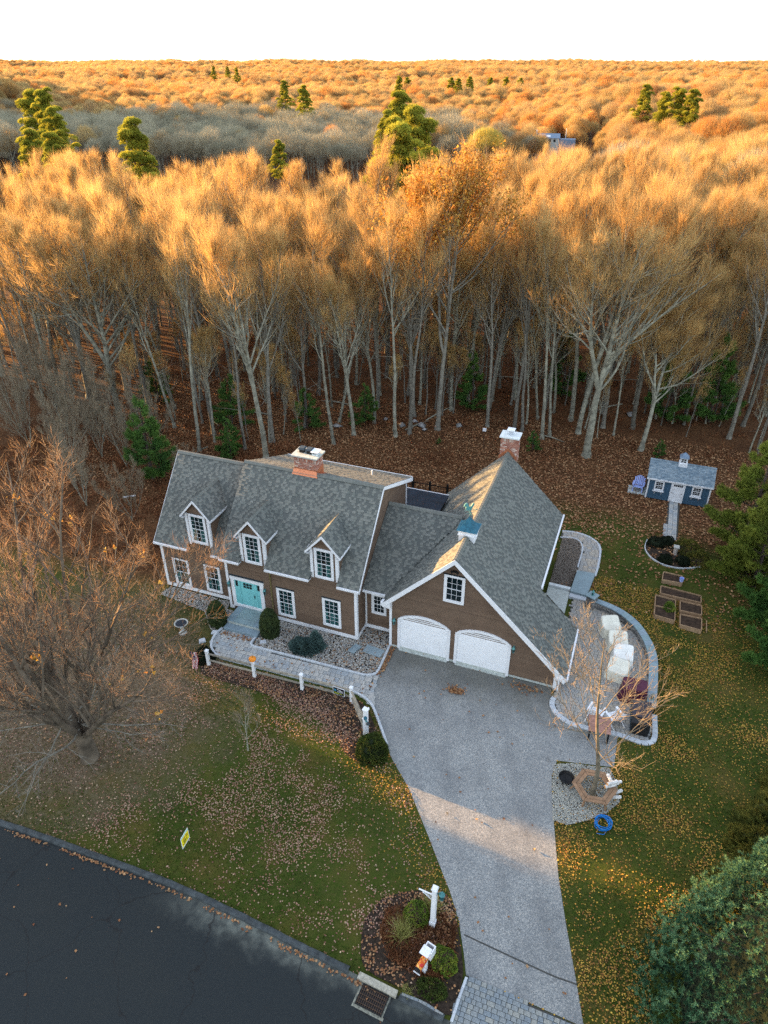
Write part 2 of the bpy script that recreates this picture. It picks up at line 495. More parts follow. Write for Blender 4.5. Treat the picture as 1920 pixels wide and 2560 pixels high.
class MB:
    def __init__(s):
        s.v, s.f, s.m, s.cur = [], [], [], 0

    def add(s, vs, fs):
        b = len(s.v)
        s.v += [tuple(p) for p in vs]
        s.f += [tuple(i + b for i in f) for f in fs]
        s.m += [s.cur] * len(fs)
        return s

    def box(s, x0, x1, y0, y1, z0, z1):
        return s.add([(x0, y0, z0), (x1, y0, z0), (x1, y1, z0), (x0, y1, z0), (x0, y0, z1), (x1, y0, z1), (x1, y1, z1), (x0, y1, z1)],
                     [(3, 2, 1, 0), (4, 5, 6, 7), (0, 1, 5, 4), (1, 2, 6, 5), (2, 3, 7, 6), (3, 0, 4, 7)])

    def bm(s, M, sx, sy, sz):
        P = [M @ Vector((a * sx / 2, b * sy / 2, c * sz / 2)) for c in (-1, 1) for a, b in ((-1, -1), (1, -1), (1, 1), (-1, 1))]
        return s.add(P, [(3, 2, 1, 0), (4, 5, 6, 7), (0, 1, 5, 4), (1, 2, 6, 5), (2, 3, 7, 6), (3, 0, 4, 7)])

    def prism(s, bot, top):
        n = len(bot)
        return s.add(list(bot) + list(top), [tuple(range(n - 1, -1, -1)), tuple(range(n, 2 * n))] +
                     [(i, (i + 1) % n, n + (i + 1) % n, n + i) for i in range(n)])

    def xy(s, poly, z0, z1):
        return s.prism([(x, y, z0) for x, y in poly], [(x, y, z1) for x, y in poly])

    def xz(s, poly, y0, y1):      # polygon drawn in x,z; y0 is the front
        a = sum(poly[i][0] * poly[(i + 1) % len(poly)][1] - poly[(i + 1) % len(poly)][0] * poly[i][1] for i in range(len(poly)))
        if a < 0:
            poly = poly[::-1]
        return s.prism([(x, y1, z) for x, z in poly], [(x, y0, z) for x, z in poly])

    def yz(s, poly, x0, x1):
        a = sum(poly[i][0] * poly[(i + 1) % len(poly)][1] - poly[(i + 1) % len(poly)][0] * poly[i][1] for i in range(len(poly)))
        if a < 0:
            poly = poly[::-1]
        return s.prism([(x0, y, z) for y, z in poly], [(x1, y, z) for y, z in poly])

    def tube(s, pts, r, n=6, cap=True):
        pts = [Vector(p) for p in pts]
        rs = r if isinstance(r, (list, tuple)) else [r] * len(pts)
        rings = []
        vs = []
        for i, p in enumerate(pts):
            d = (pts[min(i + 1, len(pts) - 1)] - pts[max(i - 1, 0)]).normalized()
            a = d.cross(Vector((0, 0, 1)))
            if a.length < .05:
                a = Vector((1, 0, 0)) if abs(d.x) < .9 else Vector((0, 1, 0))
                a = d.cross(a)
            a.normalize()
            b = d.cross(a)
            for k in range(n):
                t = 2 * PI * k / n
                vs.append(p + (a * math.cos(t) + b * math.sin(t)) * rs[i])
        fs = []
        for i in range(len(pts) - 1):
            for k in range(n):
                k2 = (k + 1) % n
                fs.append((i * n + k, i * n + k2, (i + 1) * n + k2, (i + 1) * n + k))
        if cap:
            fs.append(tuple(range(n - 1, -1, -1)))
            fs.append(tuple((len(pts) - 1) * n + k for k in range(n)))
        return s.add(vs, fs)

    def lathe(s, prof, c=(0, 0, 0), n=16, sq=1.0):
        vs, fs = [], []
        for r, z in prof:
            for k in range(n):
                t = 2 * PI * k / n
                vs.append((c[0] + r * math.cos(t), c[1] + r * sq * math.sin(t), c[2] + z))
        for i in range(len(prof) - 1):
            for k in range(n):
                k2 = (k + 1) % n
                fs.append((i * n + k, i * n + k2, (i + 1) * n + k2, (i + 1) * n + k))
        fs.append(tuple(range(n - 1, -1, -1)))
        fs.append(tuple((len(prof) - 1) * n + k for k in range(n)))
        return s.add(vs, fs)

    def mesh(s, name, mats, smooth=False):
        me = bpy.data.meshes.new(name)
        me.from_pydata(s.v, [], s.f)
        if isinstance(mats, str):
            mats = (mats,)
        for m in mats:
            me.materials.append(MATS[m])
        if len(mats) > 1:
            me.polygons.foreach_set('material_index', s.m)
        if smooth:
            me.polygons.foreach_set('use_smooth', [True] * len(s.f))
        me.update()
        return me


def obj(name, geo, m=None, parent=None, loc=(0, 0, 0), rz=0.0, smooth=False, kind=None, label=None):
    me = geo.mesh(name, m, smooth) if isinstance(geo, MB) else geo
    o = link(bpy.data.objects.new(name, me))
    o.location = loc
    if rz:
        o.rotation_euler = (0, 0, rz)
    if parent is not None:
        o.parent = parent
    if kind:
        o['kind'] = kind
    if label:
        o['label'] = label
    return o


def tag(o, label, cat, group=None):
    o['label'] = label
    o['category'] = cat
    if group:
        o['group'] = group
    return o


def thing(name, label, cat, loc=(0, 0, 0), rz=0.0, group=None):
    o = link(bpy.data.objects.new(name, None))
    o.empty_display_size = .2
    o.location = loc
    o.rotation_euler = (0, 0, rz)
    return tag(o, label, cat, group)


def dup(root, loc, rz=0.0, label=None, scale=None):
    kids = {}
    for c in bpy.data.objects:
        if c.parent is not None:
            kids.setdefault(c.parent, []).append(c)

    def cp(o, par):
        n = link(o.copy())
        n.parent = par
        for k in kids.get(o, []):
            cp(k, n)
        return n
    r = cp(root, None)
    r.location = loc
    r.rotation_euler = (0, 0, rz)
    if scale:
        r.scale = (scale,) * 3 if isinstance(scale, (int, float)) else scale
    if label:
        r['label'] = label
    return r


# ------------------------------------------------------------------ noise, terrain
def vnoise(x, y, scale, seed=0):
    x = np.asarray(x, dtype=np.float64) / scale + seed * 17.13
    y = np.asarray(y, dtype=np.float64) / scale + seed * 9.71
    xi, yi = np.floor(x), np.floor(y)
    xf, yf = x - xi, y - yi
    xf = xf * xf * (3 - 2 * xf)
    yf = yf * yf * (3 - 2 * yf)

    def h(a, b):
        n = np.sin(a * 127.1 + b * 311.7 + seed * 74.7) * 43758.5453
        return n - np.floor(n)
    return (h(xi, yi) * (1 - xf) + h(xi + 1, yi) * xf) * (1 - yf) + (h(xi, yi + 1) * (1 - xf) + h(xi + 1, yi + 1) * xf) * yf


def sstep(x, a, b):
    t = np.clip((x - a) / (b - a), 0, 1)
    return t * t * (3 - 2 * t)


CA, SA = math.cos(math.radians(20.6)), math.sin(math.radians(20.6))


def to_cam(x, y):        # distance right of and ahead of the camera, on the ground
    dx, dy = np.asarray(x) - 12.09, np.asarray(y) + 27.88
    return dx * CA + dy * SA, -dx * SA + dy * CA


def from_cam(a, b):
    return 12.09 + a * CA - b * SA, -27.88 + a * SA + b * CA


def hgt(x, y):
    a, b = to_cam(x, y)
    d = np.hypot(a, b)
    val = -10.0 * sstep(b, 115, 230) * sstep(a, 125, 40) * sstep(b, 640, 430)                      # valley behind the wood, left and middle
    val = val + 3.0 * sstep(b, 130, 260) * sstep(a, 90, 150) * sstep(b, 600, 380)
    und = (vnoise(a, b * 1.9, 330, 3) - .5) * 15 + (vnoise(a, b * 1.6, 140, 5) - .5) * 5
    val = val + und * sstep(b, 400, 700)
    val = val + 13.0 * sstep(d, 900, 3200)
    hill = 42.0 * np.exp(-((a + 290) ** 2 / (2 * 31 ** 2) + (b - 460) ** 2 / (2 * 85 ** 2)))  # unseen hill left of the frame, shaped to shade the valley
    return val + hill * sstep(b, 110, 180)


def build_ground():
    rad = np.concatenate([np.linspace(0, 60, 13)[1:], np.geomspace(64, 9000, 120)])
    ang = np.linspace(0, 2 * PI, 241)[:-1]
    Rg, Ag = np.meshgrid(rad, ang, indexing='ij')
    X = 12.09 + Rg * np.cos(Ag)
    Y = -27.88 + Rg * np.sin(Ag)
    Z = hgt(X, Y)
    V = np.stack([X, Y, Z], -1).reshape(-1, 3)
    V = np.vstack([V, [[12.09, -27.88, 0]]])
    nr, na = Rg.shape
    i, j = np.meshgrid(np.arange(nr - 1), np.arange(na), indexing='ij')
    j2 = (j + 1) % na
    Q = np.stack([i * na + j, (i + 1) * na + j, (i + 1) * na + j2, i * na + j2], -1).reshape(-1, 4)
    c = len(V) - 1
    k = np.arange(na)
    T = np.stack([np.full(na, c), k, (k + 1) % na], -1)
    me = mesh_np('ground', V, Q, T, ('ground',), smooth=True)
    return obj('ground', me, kind='structure')


build_ground()


def inpoly(x, y, poly):
    x, y = np.asarray(x, dtype=float), np.asarray(y, dtype=float)
    ins = np.zeros(x.shape, dtype=bool)
    n = len(poly)
    for i in range(n):
        x0, y0 = poly[i]
        x1, y1 = poly[(i + 1) % n]
        if y0 == y1:
            continue
        c = ((y0 > y) != (y1 > y)) & (x < (x1 - x0) * (y - y0) / (y1 - y0) + x0)
        ins ^= c
    return ins


def curve(pts, n=8):
    """Catmull-Rom through 2-D points"""
    P = [np.array(p, float) for p in pts]
    P = [2 * P[0] - P[1]] + P + [2 * P[-1] - P[-2]]
    out = []
    for i in range(1, len(P) - 2):
        for k in range(n):
            t = k / n
            a, b, c, d = P[i - 1], P[i], P[i + 1], P[i + 2]
            out.append(.5 * ((2 * b) + (-a + c) * t + (2 * a - 5 * b + 4 * c - d) * t * t + (-a + 3 * b - 3 * c + d) * t ** 3))
    out.append(P[-2])
    return [tuple(p) for p in out]


def resample(pts, step):
    P = np.array(pts, float)
    seg = np.hypot(*(P[1:] - P[:-1]).T)
    s = np.concatenate([[0], np.cumsum(seg)])
    n = max(1, int(round(s[-1] / step)))
    t = np.linspace(0, s[-1], n + 1)
    return [(float(np.interp(k, s, P[:, 0])), float(np.interp(k, s, P[:, 1]))) for k in t]


# ------------------------------------------------------------------ road, driveway, paths
KERB = curve([(-75, -21.5), (-40, -18.3), (-22, -16.9), (-10.1, -16.06), (-5.4, -15.86), (-1.5, -15.77), (1.25, -15.87), (3.85, -16.05), (6.75, -16.24), (8.27, -16.36), (10.15, -16.47)], 6)
KERB_R = [(10.15, -16.47), (14.9, -16.75), (20, -17.1), (34, -18.4), (60, -22)]
mb = MB()
road_poly = KERB + KERB_R + [(60, -34), (-75, -34)]
mb.add([(x, y, .006) for x, y in road_poly], [tuple(range(len(road_poly) - 1, -1, -1))])
obj('road', mb, 'asphalt', kind='structure')

DRIVE = [(1.86, .25), (1.92, -1.9), (2.06, -2.2), (2.18, -3.2), (2.65, -4.25), (3.25, -5.18), (4.14, -6.4), (4.68, -7.0), (5.94, -8.25), (7.6, -10.35), (8.4, -11.4), (8.95, -12.1),
         (9.6, -13.1), (10.1, -14.2), (10.36, -14.87), (12.4, -14.95), (14.55, -15.05), (14.08, -13.6), (13.43, -11.67), (12.9, -9.98), (12.4, -7.9), (12.1, -6.6), (11.85, -5.2), (11.95, -4.3),
         (14.5, -3.75), (14.5, -1.7), (12.9, -1.85), (11.6, -1.6), (11.05, -.6), (10.95, .25)]
mb = MB()
mb.add([(x, y, .012) for x, y in DRIVE], [tuple(range(len(DRIVE) - 1, -1, -1))])
obj('driveway', mb, 'driveway', kind='structure')
# expansion joint across the drive
mb = MB()
jp = [(9.93, -13.53), (11.72, -13.68), (13.34, -13.8), (14.15, -13.78)]
for a, b in zip(jp[:-1], jp[1:]):
    mb.add([(a[0], a[1] - .03, .016), (b[0], b[1] - .03, .016), (b[0], b[1] + .03, .016), (a[0], a[1] + .03, .016)], [(0, 1, 2, 3)])
j = obj('driveway_joint', mb, 'joint', kind='structure')


def kerb(pts, name, w=.2, h=.1, m='asphalt'):
    mb = MB()
    P = pts
    n = len(P)
    prof = [(-w / 2 - .03, 0), (-w / 2, h * .7), (-w / 4, h), (w / 4, h), (w / 2, h * .75), (w / 2 + .05, 0)]
    vs = []
    for i, (x, y) in enumerate(P):
        dx = P[min(i + 1, n - 1)][0] - P[max(i - 1, 0)][0]
        dy = P[min(i + 1, n - 1)][1] - P[max(i - 1, 0)][1]
        L = math.hypot(dx, dy)
        nx, ny = dy / L, -dx / L
        j = RR.uniform(-.012, .012)
        for a, b in prof:
            vs.append((x - nx * (a + j), y - ny * (a + j), b + (RR.uniform(-.006, .006) if b else -.02)))
    k = len(prof)
    fs = [(i * k + q, i * k + q + 1, (i + 1) * k + q + 1, (i + 1) * k + q) for i in range(n - 1) for q in range(k - 1)]
    mb.add(vs, fs)
    return obj(name, mb, m, kind='structure')


mat('berm', [(.05, .058, .06)], ns=4, na=.4, rough=.9, bump=.5, bs=20)
kerb(resample([p for p in KERB if p[0] < 6.75], .25), 'kerb', .22, .11, 'berm')
kerb(resample([(8.35, -16.4), (9.2, -16.42), (10.0, -16.5)], .25), 'kerb', .22, .10, 'berm')
kerb(resample([(14.95, -16.9), (20, -17.2), (34, -18.5)], .5), 'kerb', .22, .10, 'berm')


def polysheet(name, poly, z, m, kind='structure', parent=None):
    mb = MB()
    a = sum(poly[i][0] * poly[(i + 1) % len(poly)][1] - poly[(i + 1) % len(poly)][0] * poly[i][1] for i in range(len(poly)))
    if a < 0:
        poly = poly[::-1]
    mb.add([(x, y, z) for x, y in poly], [tuple(range(len(poly)))])
    return obj(name, mb, m, kind=kind, parent=parent)


def chamfer_block(sx, sy, h, c=.012):
    mb = MB()
    x, y = sx / 2, sy / 2
    vs = [(-x, -y, 0), (x, -y, 0), (x, y, 0), (-x, y, 0), (-x, -y, h - c), (x, -y, h - c), (x, y, h - c), (-x, y, h - c),
          (-x + c, -y + c, h), (x - c, -y + c, h), (x - c, y - c, h), (-x + c, y - c, h)]
    fs = [(8, 9, 10, 11)] + [(i, (i + 1) % 4, 4 + (i + 1) % 4, 4 + i) for i in range(4)] + [(4 + i, 4 + (i + 1) % 4, 8 + (i + 1) % 4, 8 + i) for i in range(4)]
    return mb.add(vs, fs)


def pave(parent, name, poly, holes, sizes, rowh, ang, z, m, cap=300, h=.05):
    """rows of blocks clipped by centre to a polygon; nearest `cap` are parts, the rest one part of stuff"""
    P = np.array(poly)
    c = P.mean(0)
    ca, sa = math.cos(ang), math.sin(ang)
    r = np.hypot(*(P - c).T).max() + 1
    items = []
    yy = -r
    while yy < r:
        rh = RR.choice(rowh)
        xx = -r + RR.random() * .3
        while xx < r:
            s = RR.choice(sizes)
            cx, cy = xx + s / 2, yy + rh / 2
            wx, wy = c[0] + cx * ca - cy * sa, c[1] + cx * sa + cy * ca
            items.append((wx, wy, s, rh))
            xx += s
        yy += rh
    ok = inpoly([i[0] for i in items], [i[1] for i in items], poly)
    for hpoly in holes:
        ok &= ~inpoly([i[0] for i in items], [i[1] for i in items], hpoly)
    items = [i for i, k in zip(items, ok) if k]
    items.sort(key=lambda i: math.hypot(i[0] - 12.09, i[1] + 27.88))
    cache = {}
    for x, y, s, rh in items[:cap]:
        k = (s, rh)
        if k not in cache:
            cache[k] = chamfer_block(s - .014, rh - .014, h).mesh(name, m)
        o = obj(name, cache[k], parent=parent, loc=(x, y, z - h + RR.uniform(.0, .006)))
        o.rotation_euler = (RR.uniform(-.01, .01), RR.uniform(-.01, .01), ang + RR.uniform(-.01, .01))
    rest = items[cap:]
    if rest:
        mb = MB()
        for x, y, s, rh in rest:
            b = chamfer_block(s - .014, rh - .014, h)
            dz = z - h + RR.uniform(0, .005)
            mb.add([(x + vx * ca - vy * sa, y + vx * sa + vy * ca, vz + dz) for vx, vy, vz in b.v], b.f)
        obj(name, mb, m, parent=parent, kind='stuff')
    return items


WALK_OUT = [(-7.75, -1.8), (-7.84, -2.46), (-7.64, -3.18), (-7.28, -3.62), (-6.78, -3.9), (-6.32, -3.95), (-4.53, -3.9), (-1.77, -3.82), (1.02, -3.72), (1.6, -3.76), (2.2, -3.98), (2.62, -4.3)]
WALK_IN = [(-5.53, -1.81), (-5.52, -2.5), (-5.06, -2.55), (-2.44, -2.49), (.5, -2.45), (1.35, -2.42), (1.79, -2.25), (1.97, -1.9), (1.87, .2)]
walk_poly = WALK_OUT + [(2.12, -3.2), (2.02, -2.2)] + WALK_IN[-3::-1]
walk = polysheet('front_walk', walk_poly, .03, 'joint')
pave(walk, 'paver', walk_poly, [], (.3, .4, .25), (.25, .3), math.radians(2), .06, 'paver', 300)


def edging(parent, pts, name, w, h, m, step=.32, z=0.0):
    P = resample(pts, step)
    cache = {}
    for (x0, y0), (x1, y1) in zip(P[:-1], P[1:]):
        L = math.hypot(x1 - x0, y1 - y0)
        k = round(L, 2)
        if k not in cache:
            cache[k] = chamfer_block(k - .008, w, h, .01).mesh(name, m)
        o = obj(name, cache[k], parent=parent, loc=((x0 + x1) / 2, (y0 + y1) / 2, z + RR.uniform(-.004, .004)))
        o.rotation_euler = (0, 0, math.atan2(y1 - y0, x1 - x0))


edging(walk, curve(WALK_OUT + [(3.25, -5.1), (4.14, -6.3)], 3), 'edging_stone', .12, .13, 'granite')
edging(walk, curve(WALK_IN, 3), 'edging_stone', .12, .15, 'granite')

edging(walk, [(1.99, -1.95), (2.04, -2.3), (2.14, -3.2), (2.6, -4.22)], 'edging_stone', .2, .065, 'paver', .3)

# apron of cobbles where the drive meets the street
APRON = [(10.4, -14.9), (12.4, -14.98), (14.6, -15.08), (14.95, -16.85), (12.5, -16.75), (10.2, -16.6)]
apron = polysheet('driveway_apron', APRON, .010, 'joint')
pave(apron, 'cobble', APRON, [], (.16, .2, .24, .28), (.17,), math.radians(-1), .045, 'cobble', 300)
edging(apron, [(10.28, -16.5), (10.33, -15.7), (10.4, -14.95)], 'edging_stone', .1, .09, 'granite', .4)
edging(apron, [(8.4, -16.3), (9.2, -16.28), (9.95, -16.42)], 'edging_stone', .1, .10, 'cobble', .3)

# patio right of the garage, with its border and steps
PATIO = [(11.0, .3), (10.95, 8.65), (11.8, 8.3), (12.3, 7.75), (13.0, 7.5), (13.9, 6.95), (14.75, 6.1), (15.3, 5.1), (15.6, 4.1), (15.68, 1.5), (15.68, .3), (15.95, .2), (16.0, -1.6),
         (14.5, -1.62), (13.0, -1.75), (12.2, -1.72), (11.5, -1.35), (11.15, -.85), (11.25, -.4)]
patio = polysheet('patio', PATIO, .03, 'joint')
pave(patio, 'paver', PATIO, [], (.22, .3, .22), (.22, .15, .22), math.radians(3), .06, 'warm_paver', 300)
edging(patio, curve([(11.2, -.35), (11.12, -.85), (11.45, -1.42), (12.15, -1.82), (13.0, -1.85), (14.5, -1.72), (16.08, -1.7), (16.1, .2)], 3), 'edging_stone', .26, .085, 'granite', .3)

# curved side walk with gravel bed inside it, running along the garage
SIDE_OUT = curve([(9.2, 15.45), (10.18, 15.6), (11.26, 15.22), (11.92, 14.26), (12.02, 12.03), (11.95, 10.9)], 4)
SIDE_IN = curve([(9.2, 14.6), (9.89, 14.84), (10.5, 14.6), (10.82, 13.76), (10.8, 11.8), (10.8, 10.85)], 4)
side = polysheet('side_walk', SIDE_OUT + SIDE_IN[::-1], .03, 'joint')
pave(side, 'paver', SIDE_OUT + SIDE_IN[::-1], [], (.3, .4, .25), (.25, .3), math.radians(8), .06, 'warm_paver', 200)
edging(side, SIDE_OUT, 'edging_stone', .14, .075, 'granite', .3)
edging(side, SIDE_IN[:-3], 'edging_stone', .1, .075, 'granite', .3)
mb = MB()
mb.xy([(10.7, 8.5), (11.72, 8.38), (11.95, 10.85), (10.82, 10.8)], .0, .30)
slab = obj('bluestone_landing', mb, 'bluestone', kind='structure')
mb = MB()
mb.xy([(10.7, 8.1), (12.1, 8.0), (12.1, 8.36), (10.7, 8.48)], .0, .17)
obj('step', mb, 'granite', parent=slab)
mb = MB()
mb.xy([(9.35, 8.65), (10.68, 8.6), (10.68, 6.4), (9.35, 7.9)], .0, .14)
st = obj('concrete_stoop', mb, 'cement', kind='structure')
mb = MB()
mb.xy([(9.35, 8.95), (10.68, 8.9), (10.68, 8.66), (9.35, 8.7)], .0, .28)
obj('step', mb, 'pale_cement', parent=st)

# path of pavers to the shed
SP = [(16.02, 22.2), (16.86, 22.2), (16.8, 17.05), (15.95, 17.1)]
sp = polysheet('shed_path', SP, .02, 'joint')
pave(sp, 'paver', SP, [], (.21, .28), (.3,), math.radians(90), .05, 'paver', 200)


# ------------------------------------------------------------------ loose stones, leaves and grass
def octa(P, r, flat=.6, seed=1):
    g = np.random.default_rng(seed)
    n = len(P)
    a = g.random(n) * 2 * PI
    rx, ry, rz = r * g.uniform(.7, 1.25, n), r * g.uniform(.55, .95, n), r * flat * g.uniform(.7, 1.2, n)
    base = np.array([[1, 0, 0], [.3, 1, .1], [-1, .15, 0], [-.25, -1, .05], [.1, 0, 1], [0, .1, -.6]], float)
    V = np.repeat(base[None], n, 0)
    V[..., 0] *= rx[:, None]
    V[..., 1] *= ry[:, None]
    V[..., 2] *= rz[:, None]
    c, s = np.cos(a)[:, None], np.sin(a)[:, None]
    X = V[..., 0] * c - V[..., 1] * s
    Y = V[..., 0] * s + V[..., 1] * c
    V = np.stack([X, Y, V[..., 2]], -1) + P[:, None]
    T = np.array([[0, 1, 4], [1, 2, 4], [2, 3, 4], [3, 0, 4], [1, 0, 5], [2, 1, 5], [3, 2, 5], [0, 3, 5]])
    T = (T[None] + (np.arange(n) * 6)[:, None, None]).reshape(-1, 3)
    return V.reshape(-1, 3), T


def scatter_in(poly, n, seed, holes=()):
    g = np.random.default_rng(seed)
    P = np.array(poly)
    lo, hi = P.min(0), P.max(0)
    out = []
    while sum(len(o) for o in out) < n:
        q = g.uniform(lo, hi, (n * 2, 2))
        k = inpoly(q[:, 0], q[:, 1], poly)
        for h in holes:
            k &= ~inpoly(q[:, 0], q[:, 1], h)
        out.append(q[k])
    return np.concatenate(out)[:n]


def stones(name, poly, n, r, m, z=.03, seed=1, flat=.6, holes=()):
    q = scatter_in(poly, n, seed, holes)
    g = np.random.default_rng(seed + 5)
    P = np.column_stack([q, z + g.random(n) * r * .8])
    V, T = octa(P, r * g.uniform(.6, 1.25, n), flat, seed)
    o = obj(name, mesh_np(name, V, None, T, (m,)), kind='stuff')
    return o


BED_A = [(-5.4, -.35), (-5.4, -2.45), (-2.4, -2.42), (.5, -2.38), (1.3, -2.35), (1.72, -2.2), (1.88, -1.9), (1.8, .25), (1.8, 1.2), (.05, 1.2), (.02, -.05), (-5.4, -.05)]
polysheet('stone_bed', BED_A, .02, 'soil')
stones('river_stones', BED_A, 7000, .062, 'pebble', .05, 3)
BED_B = [(-12.9, .45), (-8.6, .45), (-8.4, -.15), (-7.7, -.3), (-7.8, -1.7), (-8.3, -2.2), (-9.5, -.9), (-13, -.4)]
stones('river_stones', BED_B, 2600, .06, 'pebble', .03, 4)
BED_C = SIDE_IN[:] + [(10.6, 9.0), (9.35, 9.0), (9.35, 14.4)]
polysheet('gravel_bed', BED_C, .015, 'soil')
stones('gravel', BED_C, 9000, .03, 'pea_gravel', .03, 5)
BED_D = [(11.85, -4.6), (11.9, -5.3), (12.1, -6.6), (12.3, -7.55), (12.9, -7.55), (13.7, -7.0), (14.4, -6.4), (14.9, -5.6), (14.7, -4.6), (14.3, -3.9), (12.6, -4.25)]
polysheet('tree_bed', BED_D, .02, 'soil')
stones('gravel', BED_D, 11000, .032, 'crushed_stone', .035, 6)
# mulch bed below the fence and the island bed by the lamp post
MB1 = curve([(-6.9, -4.2), (-3.5, -4.12), (.8, -4.0), (1.7, -4.1), (2.5, -4.6), (3.6, -6.0), (4.2, -6.7), (3.6, -7.7), (2.4, -7.4), (1.2, -6.3), (-1.3, -5.55), (-4, -5.4), (-6.6, -5.4), (-7.3, -4.9)], 3)
polysheet('mulch_bed', MB1, .02, 'mulch')
MB2 = curve([(6.55, -13.3), (7.6, -12.6), (8.9, -12.3), (9.5, -13.1), (10.05, -14.3), (10.28, -15.1), (10.2, -16.3), (9.2, -16.2), (8.3, -16.1), (6.9, -15.95), (6.4, -15.2), (6.2, -14.3)], 3)
polysheet('island_bed', MB2, .02, 'mulch')

# everything hard, so that grass and leaves keep off
HARD = [DRIVE, walk_poly, PATIO, APRON, SP, SIDE_OUT + [(9, 8.6), (9.2, 14)], [(-13.1, .2), (-8.3, .2), (-8.3, -.1), (1.8, -.1), (1.8, .2), (11.2, .2), (11.2, 8.6), (9.3, 8.6), (9.3, 12.3), (1.5, 12.3), (1.5, 8.3), (-13.1, 8.3)],
        [(14.2, 22.3), (18.8, 22.3), (18.8, 25), (14.2, 25)], road_poly, [(-7.7, -.1), (-5.4, -.1), (-5.4, -2.1), (-7.7, -2.1)]]


def on_hard(q, extra=()):
    k = np.zeros(len(q), bool)
    for h in list(HARD) + list(extra):
        k |= inpoly(q[:, 0], q[:, 1], h)
    return k


def in_view(x, y, z=0, m=1.06):
    a, b = to_cam(x, y)
    zc = b * math.cos(math.radians(32.2)) + (27.8 - z) * math.sin(math.radians(32.2))
    yc = b * math.sin(math.radians(32.2)) - (27.8 - z) * math.cos(math.radians(32.2))
    return (zc > 1) & (np.abs(a) < .5404 * zc * m) & (np.abs(yc) < .7205 * zc * m)


def leafquads(P, size, seed, lift=.5):
    """curled, lobed leaves: two triangles hinged along the midrib"""
    g = np.random.default_rng(seed)
    n = len(P)
    a = g.random(n) * 2 * PI
    s = size * g.uniform(.6, 1.3, n)
    d = np.stack([np.cos(a), np.sin(a), g.uniform(-.3, .3, n)], -1)
    e = np.stack([-np.sin(a), np.cos(a), np.zeros(n)], -1)
    up1, up2 = g.uniform(-.1, lift, n)[:, None], g.uniform(-.1, lift, n)[:, None]
    z = np.array([0, 0, 1.0])
    A = P - d * s[:, None] * .5
    B = P + d * s[:, None] * .5
    Cc = P + e * s[:, None] * .42 + z * up1 * s[:, None]
    D = P - e * s[:, None] * .42 + z * up2 * s[:, None]
    V = np.stack([A, D, B, Cc], 1).reshape(-1, 3)
    b = np.arange(n)[:, None] * 4
    T = np.concatenate([b + [[0, 1, 2]], b + [[0, 2, 3]]])
    return V, T


def leaves(name, q, size, m, seed, z=.03):
    g = np.random.default_rng(seed)
    P = np.column_stack([q, z + g.random(len(q)) * .04])
    V, T = leafquads(P, size, seed)
    return obj(name, mesh_np(name, V, None, T, (m,)), kind='stuff')


def density_pts(n, box, fn, seed):
    g = np.random.default_rng(seed)
    q = g.uniform((box[0], box[2]), (box[1], box[3]), (n, 2))
    k = g.random(n) < fn(q[:, 0], q[:, 1])
    return q[k]


def clump(x, y, sc, seed, lo=.35, hi=.75):
    return sstep(vnoise(x, y, sc, seed) * .6 + vnoise(x, y, sc * .33, seed + 1) * .4, lo, hi)


def d_front(x, y):     # pinkish leaves over the front lawn
    d = .07 + .5 * clump(x, y, 2.0, 21, .45, .75)
    d = d * sstep(x, -9, -3) + .08 * (x < -5)
    band = np.exp(-((y + 5.9 + .35 * np.maximum(x, -4)) / .55) ** 2) * (x > -7) * (x < 2.6)
    return np.clip(d + band, 0, 1) * (y < -4.3)


qf = density_pts(105000, (-16, 9.5, -17, -3.5), d_front, 31)
qf = qf[~on_hard(qf)]
leaves('fallen_leaves', qf, .066, 'pink_leaf', 41)


def d_gold(x, y):      # yellow leaves on the right lawn and by the drive
    a = (.16 + .84 * clump(x, y, 2.2, 25, .36, .66)) * (x > 11.5) * (y < 11)
    b = (.15 + .5 * clump(x, y, 1.6, 27)) * (x < 10) * np.exp(-((x - (4.2 + (-7 - y) * 1.05)) / 1.9) ** 2) * (y < -6)
    return np.clip(a + b, 0, 1)


qg = density_pts(150000, (2, 26, -17.5, 12), d_gold, 33)
qg = qg[~on_hard(qg)]
qg = qg[np.hypot(qg[:, 0] - 21.2, qg[:, 1] + 13.1) > 4.6]
leaves('fallen_leaves', qg, .062, 'gold_leaf', 43)


def d_back(x, y):
    return .25 + .6 * clump(x, y, 3, 29, .3, .6) + .3 * sstep(y, 14, 20)


qb = density_pts(62000, (-34, 26, 8, 33), lambda x, y: d_back(x, y) * (sstep(y - .0 * x, 14, 19) + (x < -11) * sstep(y + x * .0, -1, 3) + .35 * (x > 9) * (y > 8)), 35)
qb = qb[~on_hard(qb)]
qb = qb[in_view(qb[:, 0], qb[:, 1])]
leaves('forest_litter', qb, .15, 'forest_leaf', 45)
ql = density_pts(9000, (-30, -7, -12, 9), lambda x, y: .5 * clump(x, y, 3, 51) * np.ones_like(x), 36)
ql = ql[~on_hard(ql)]
leaves('fallen_leaves', ql, .12, 'forest_leaf', 47)
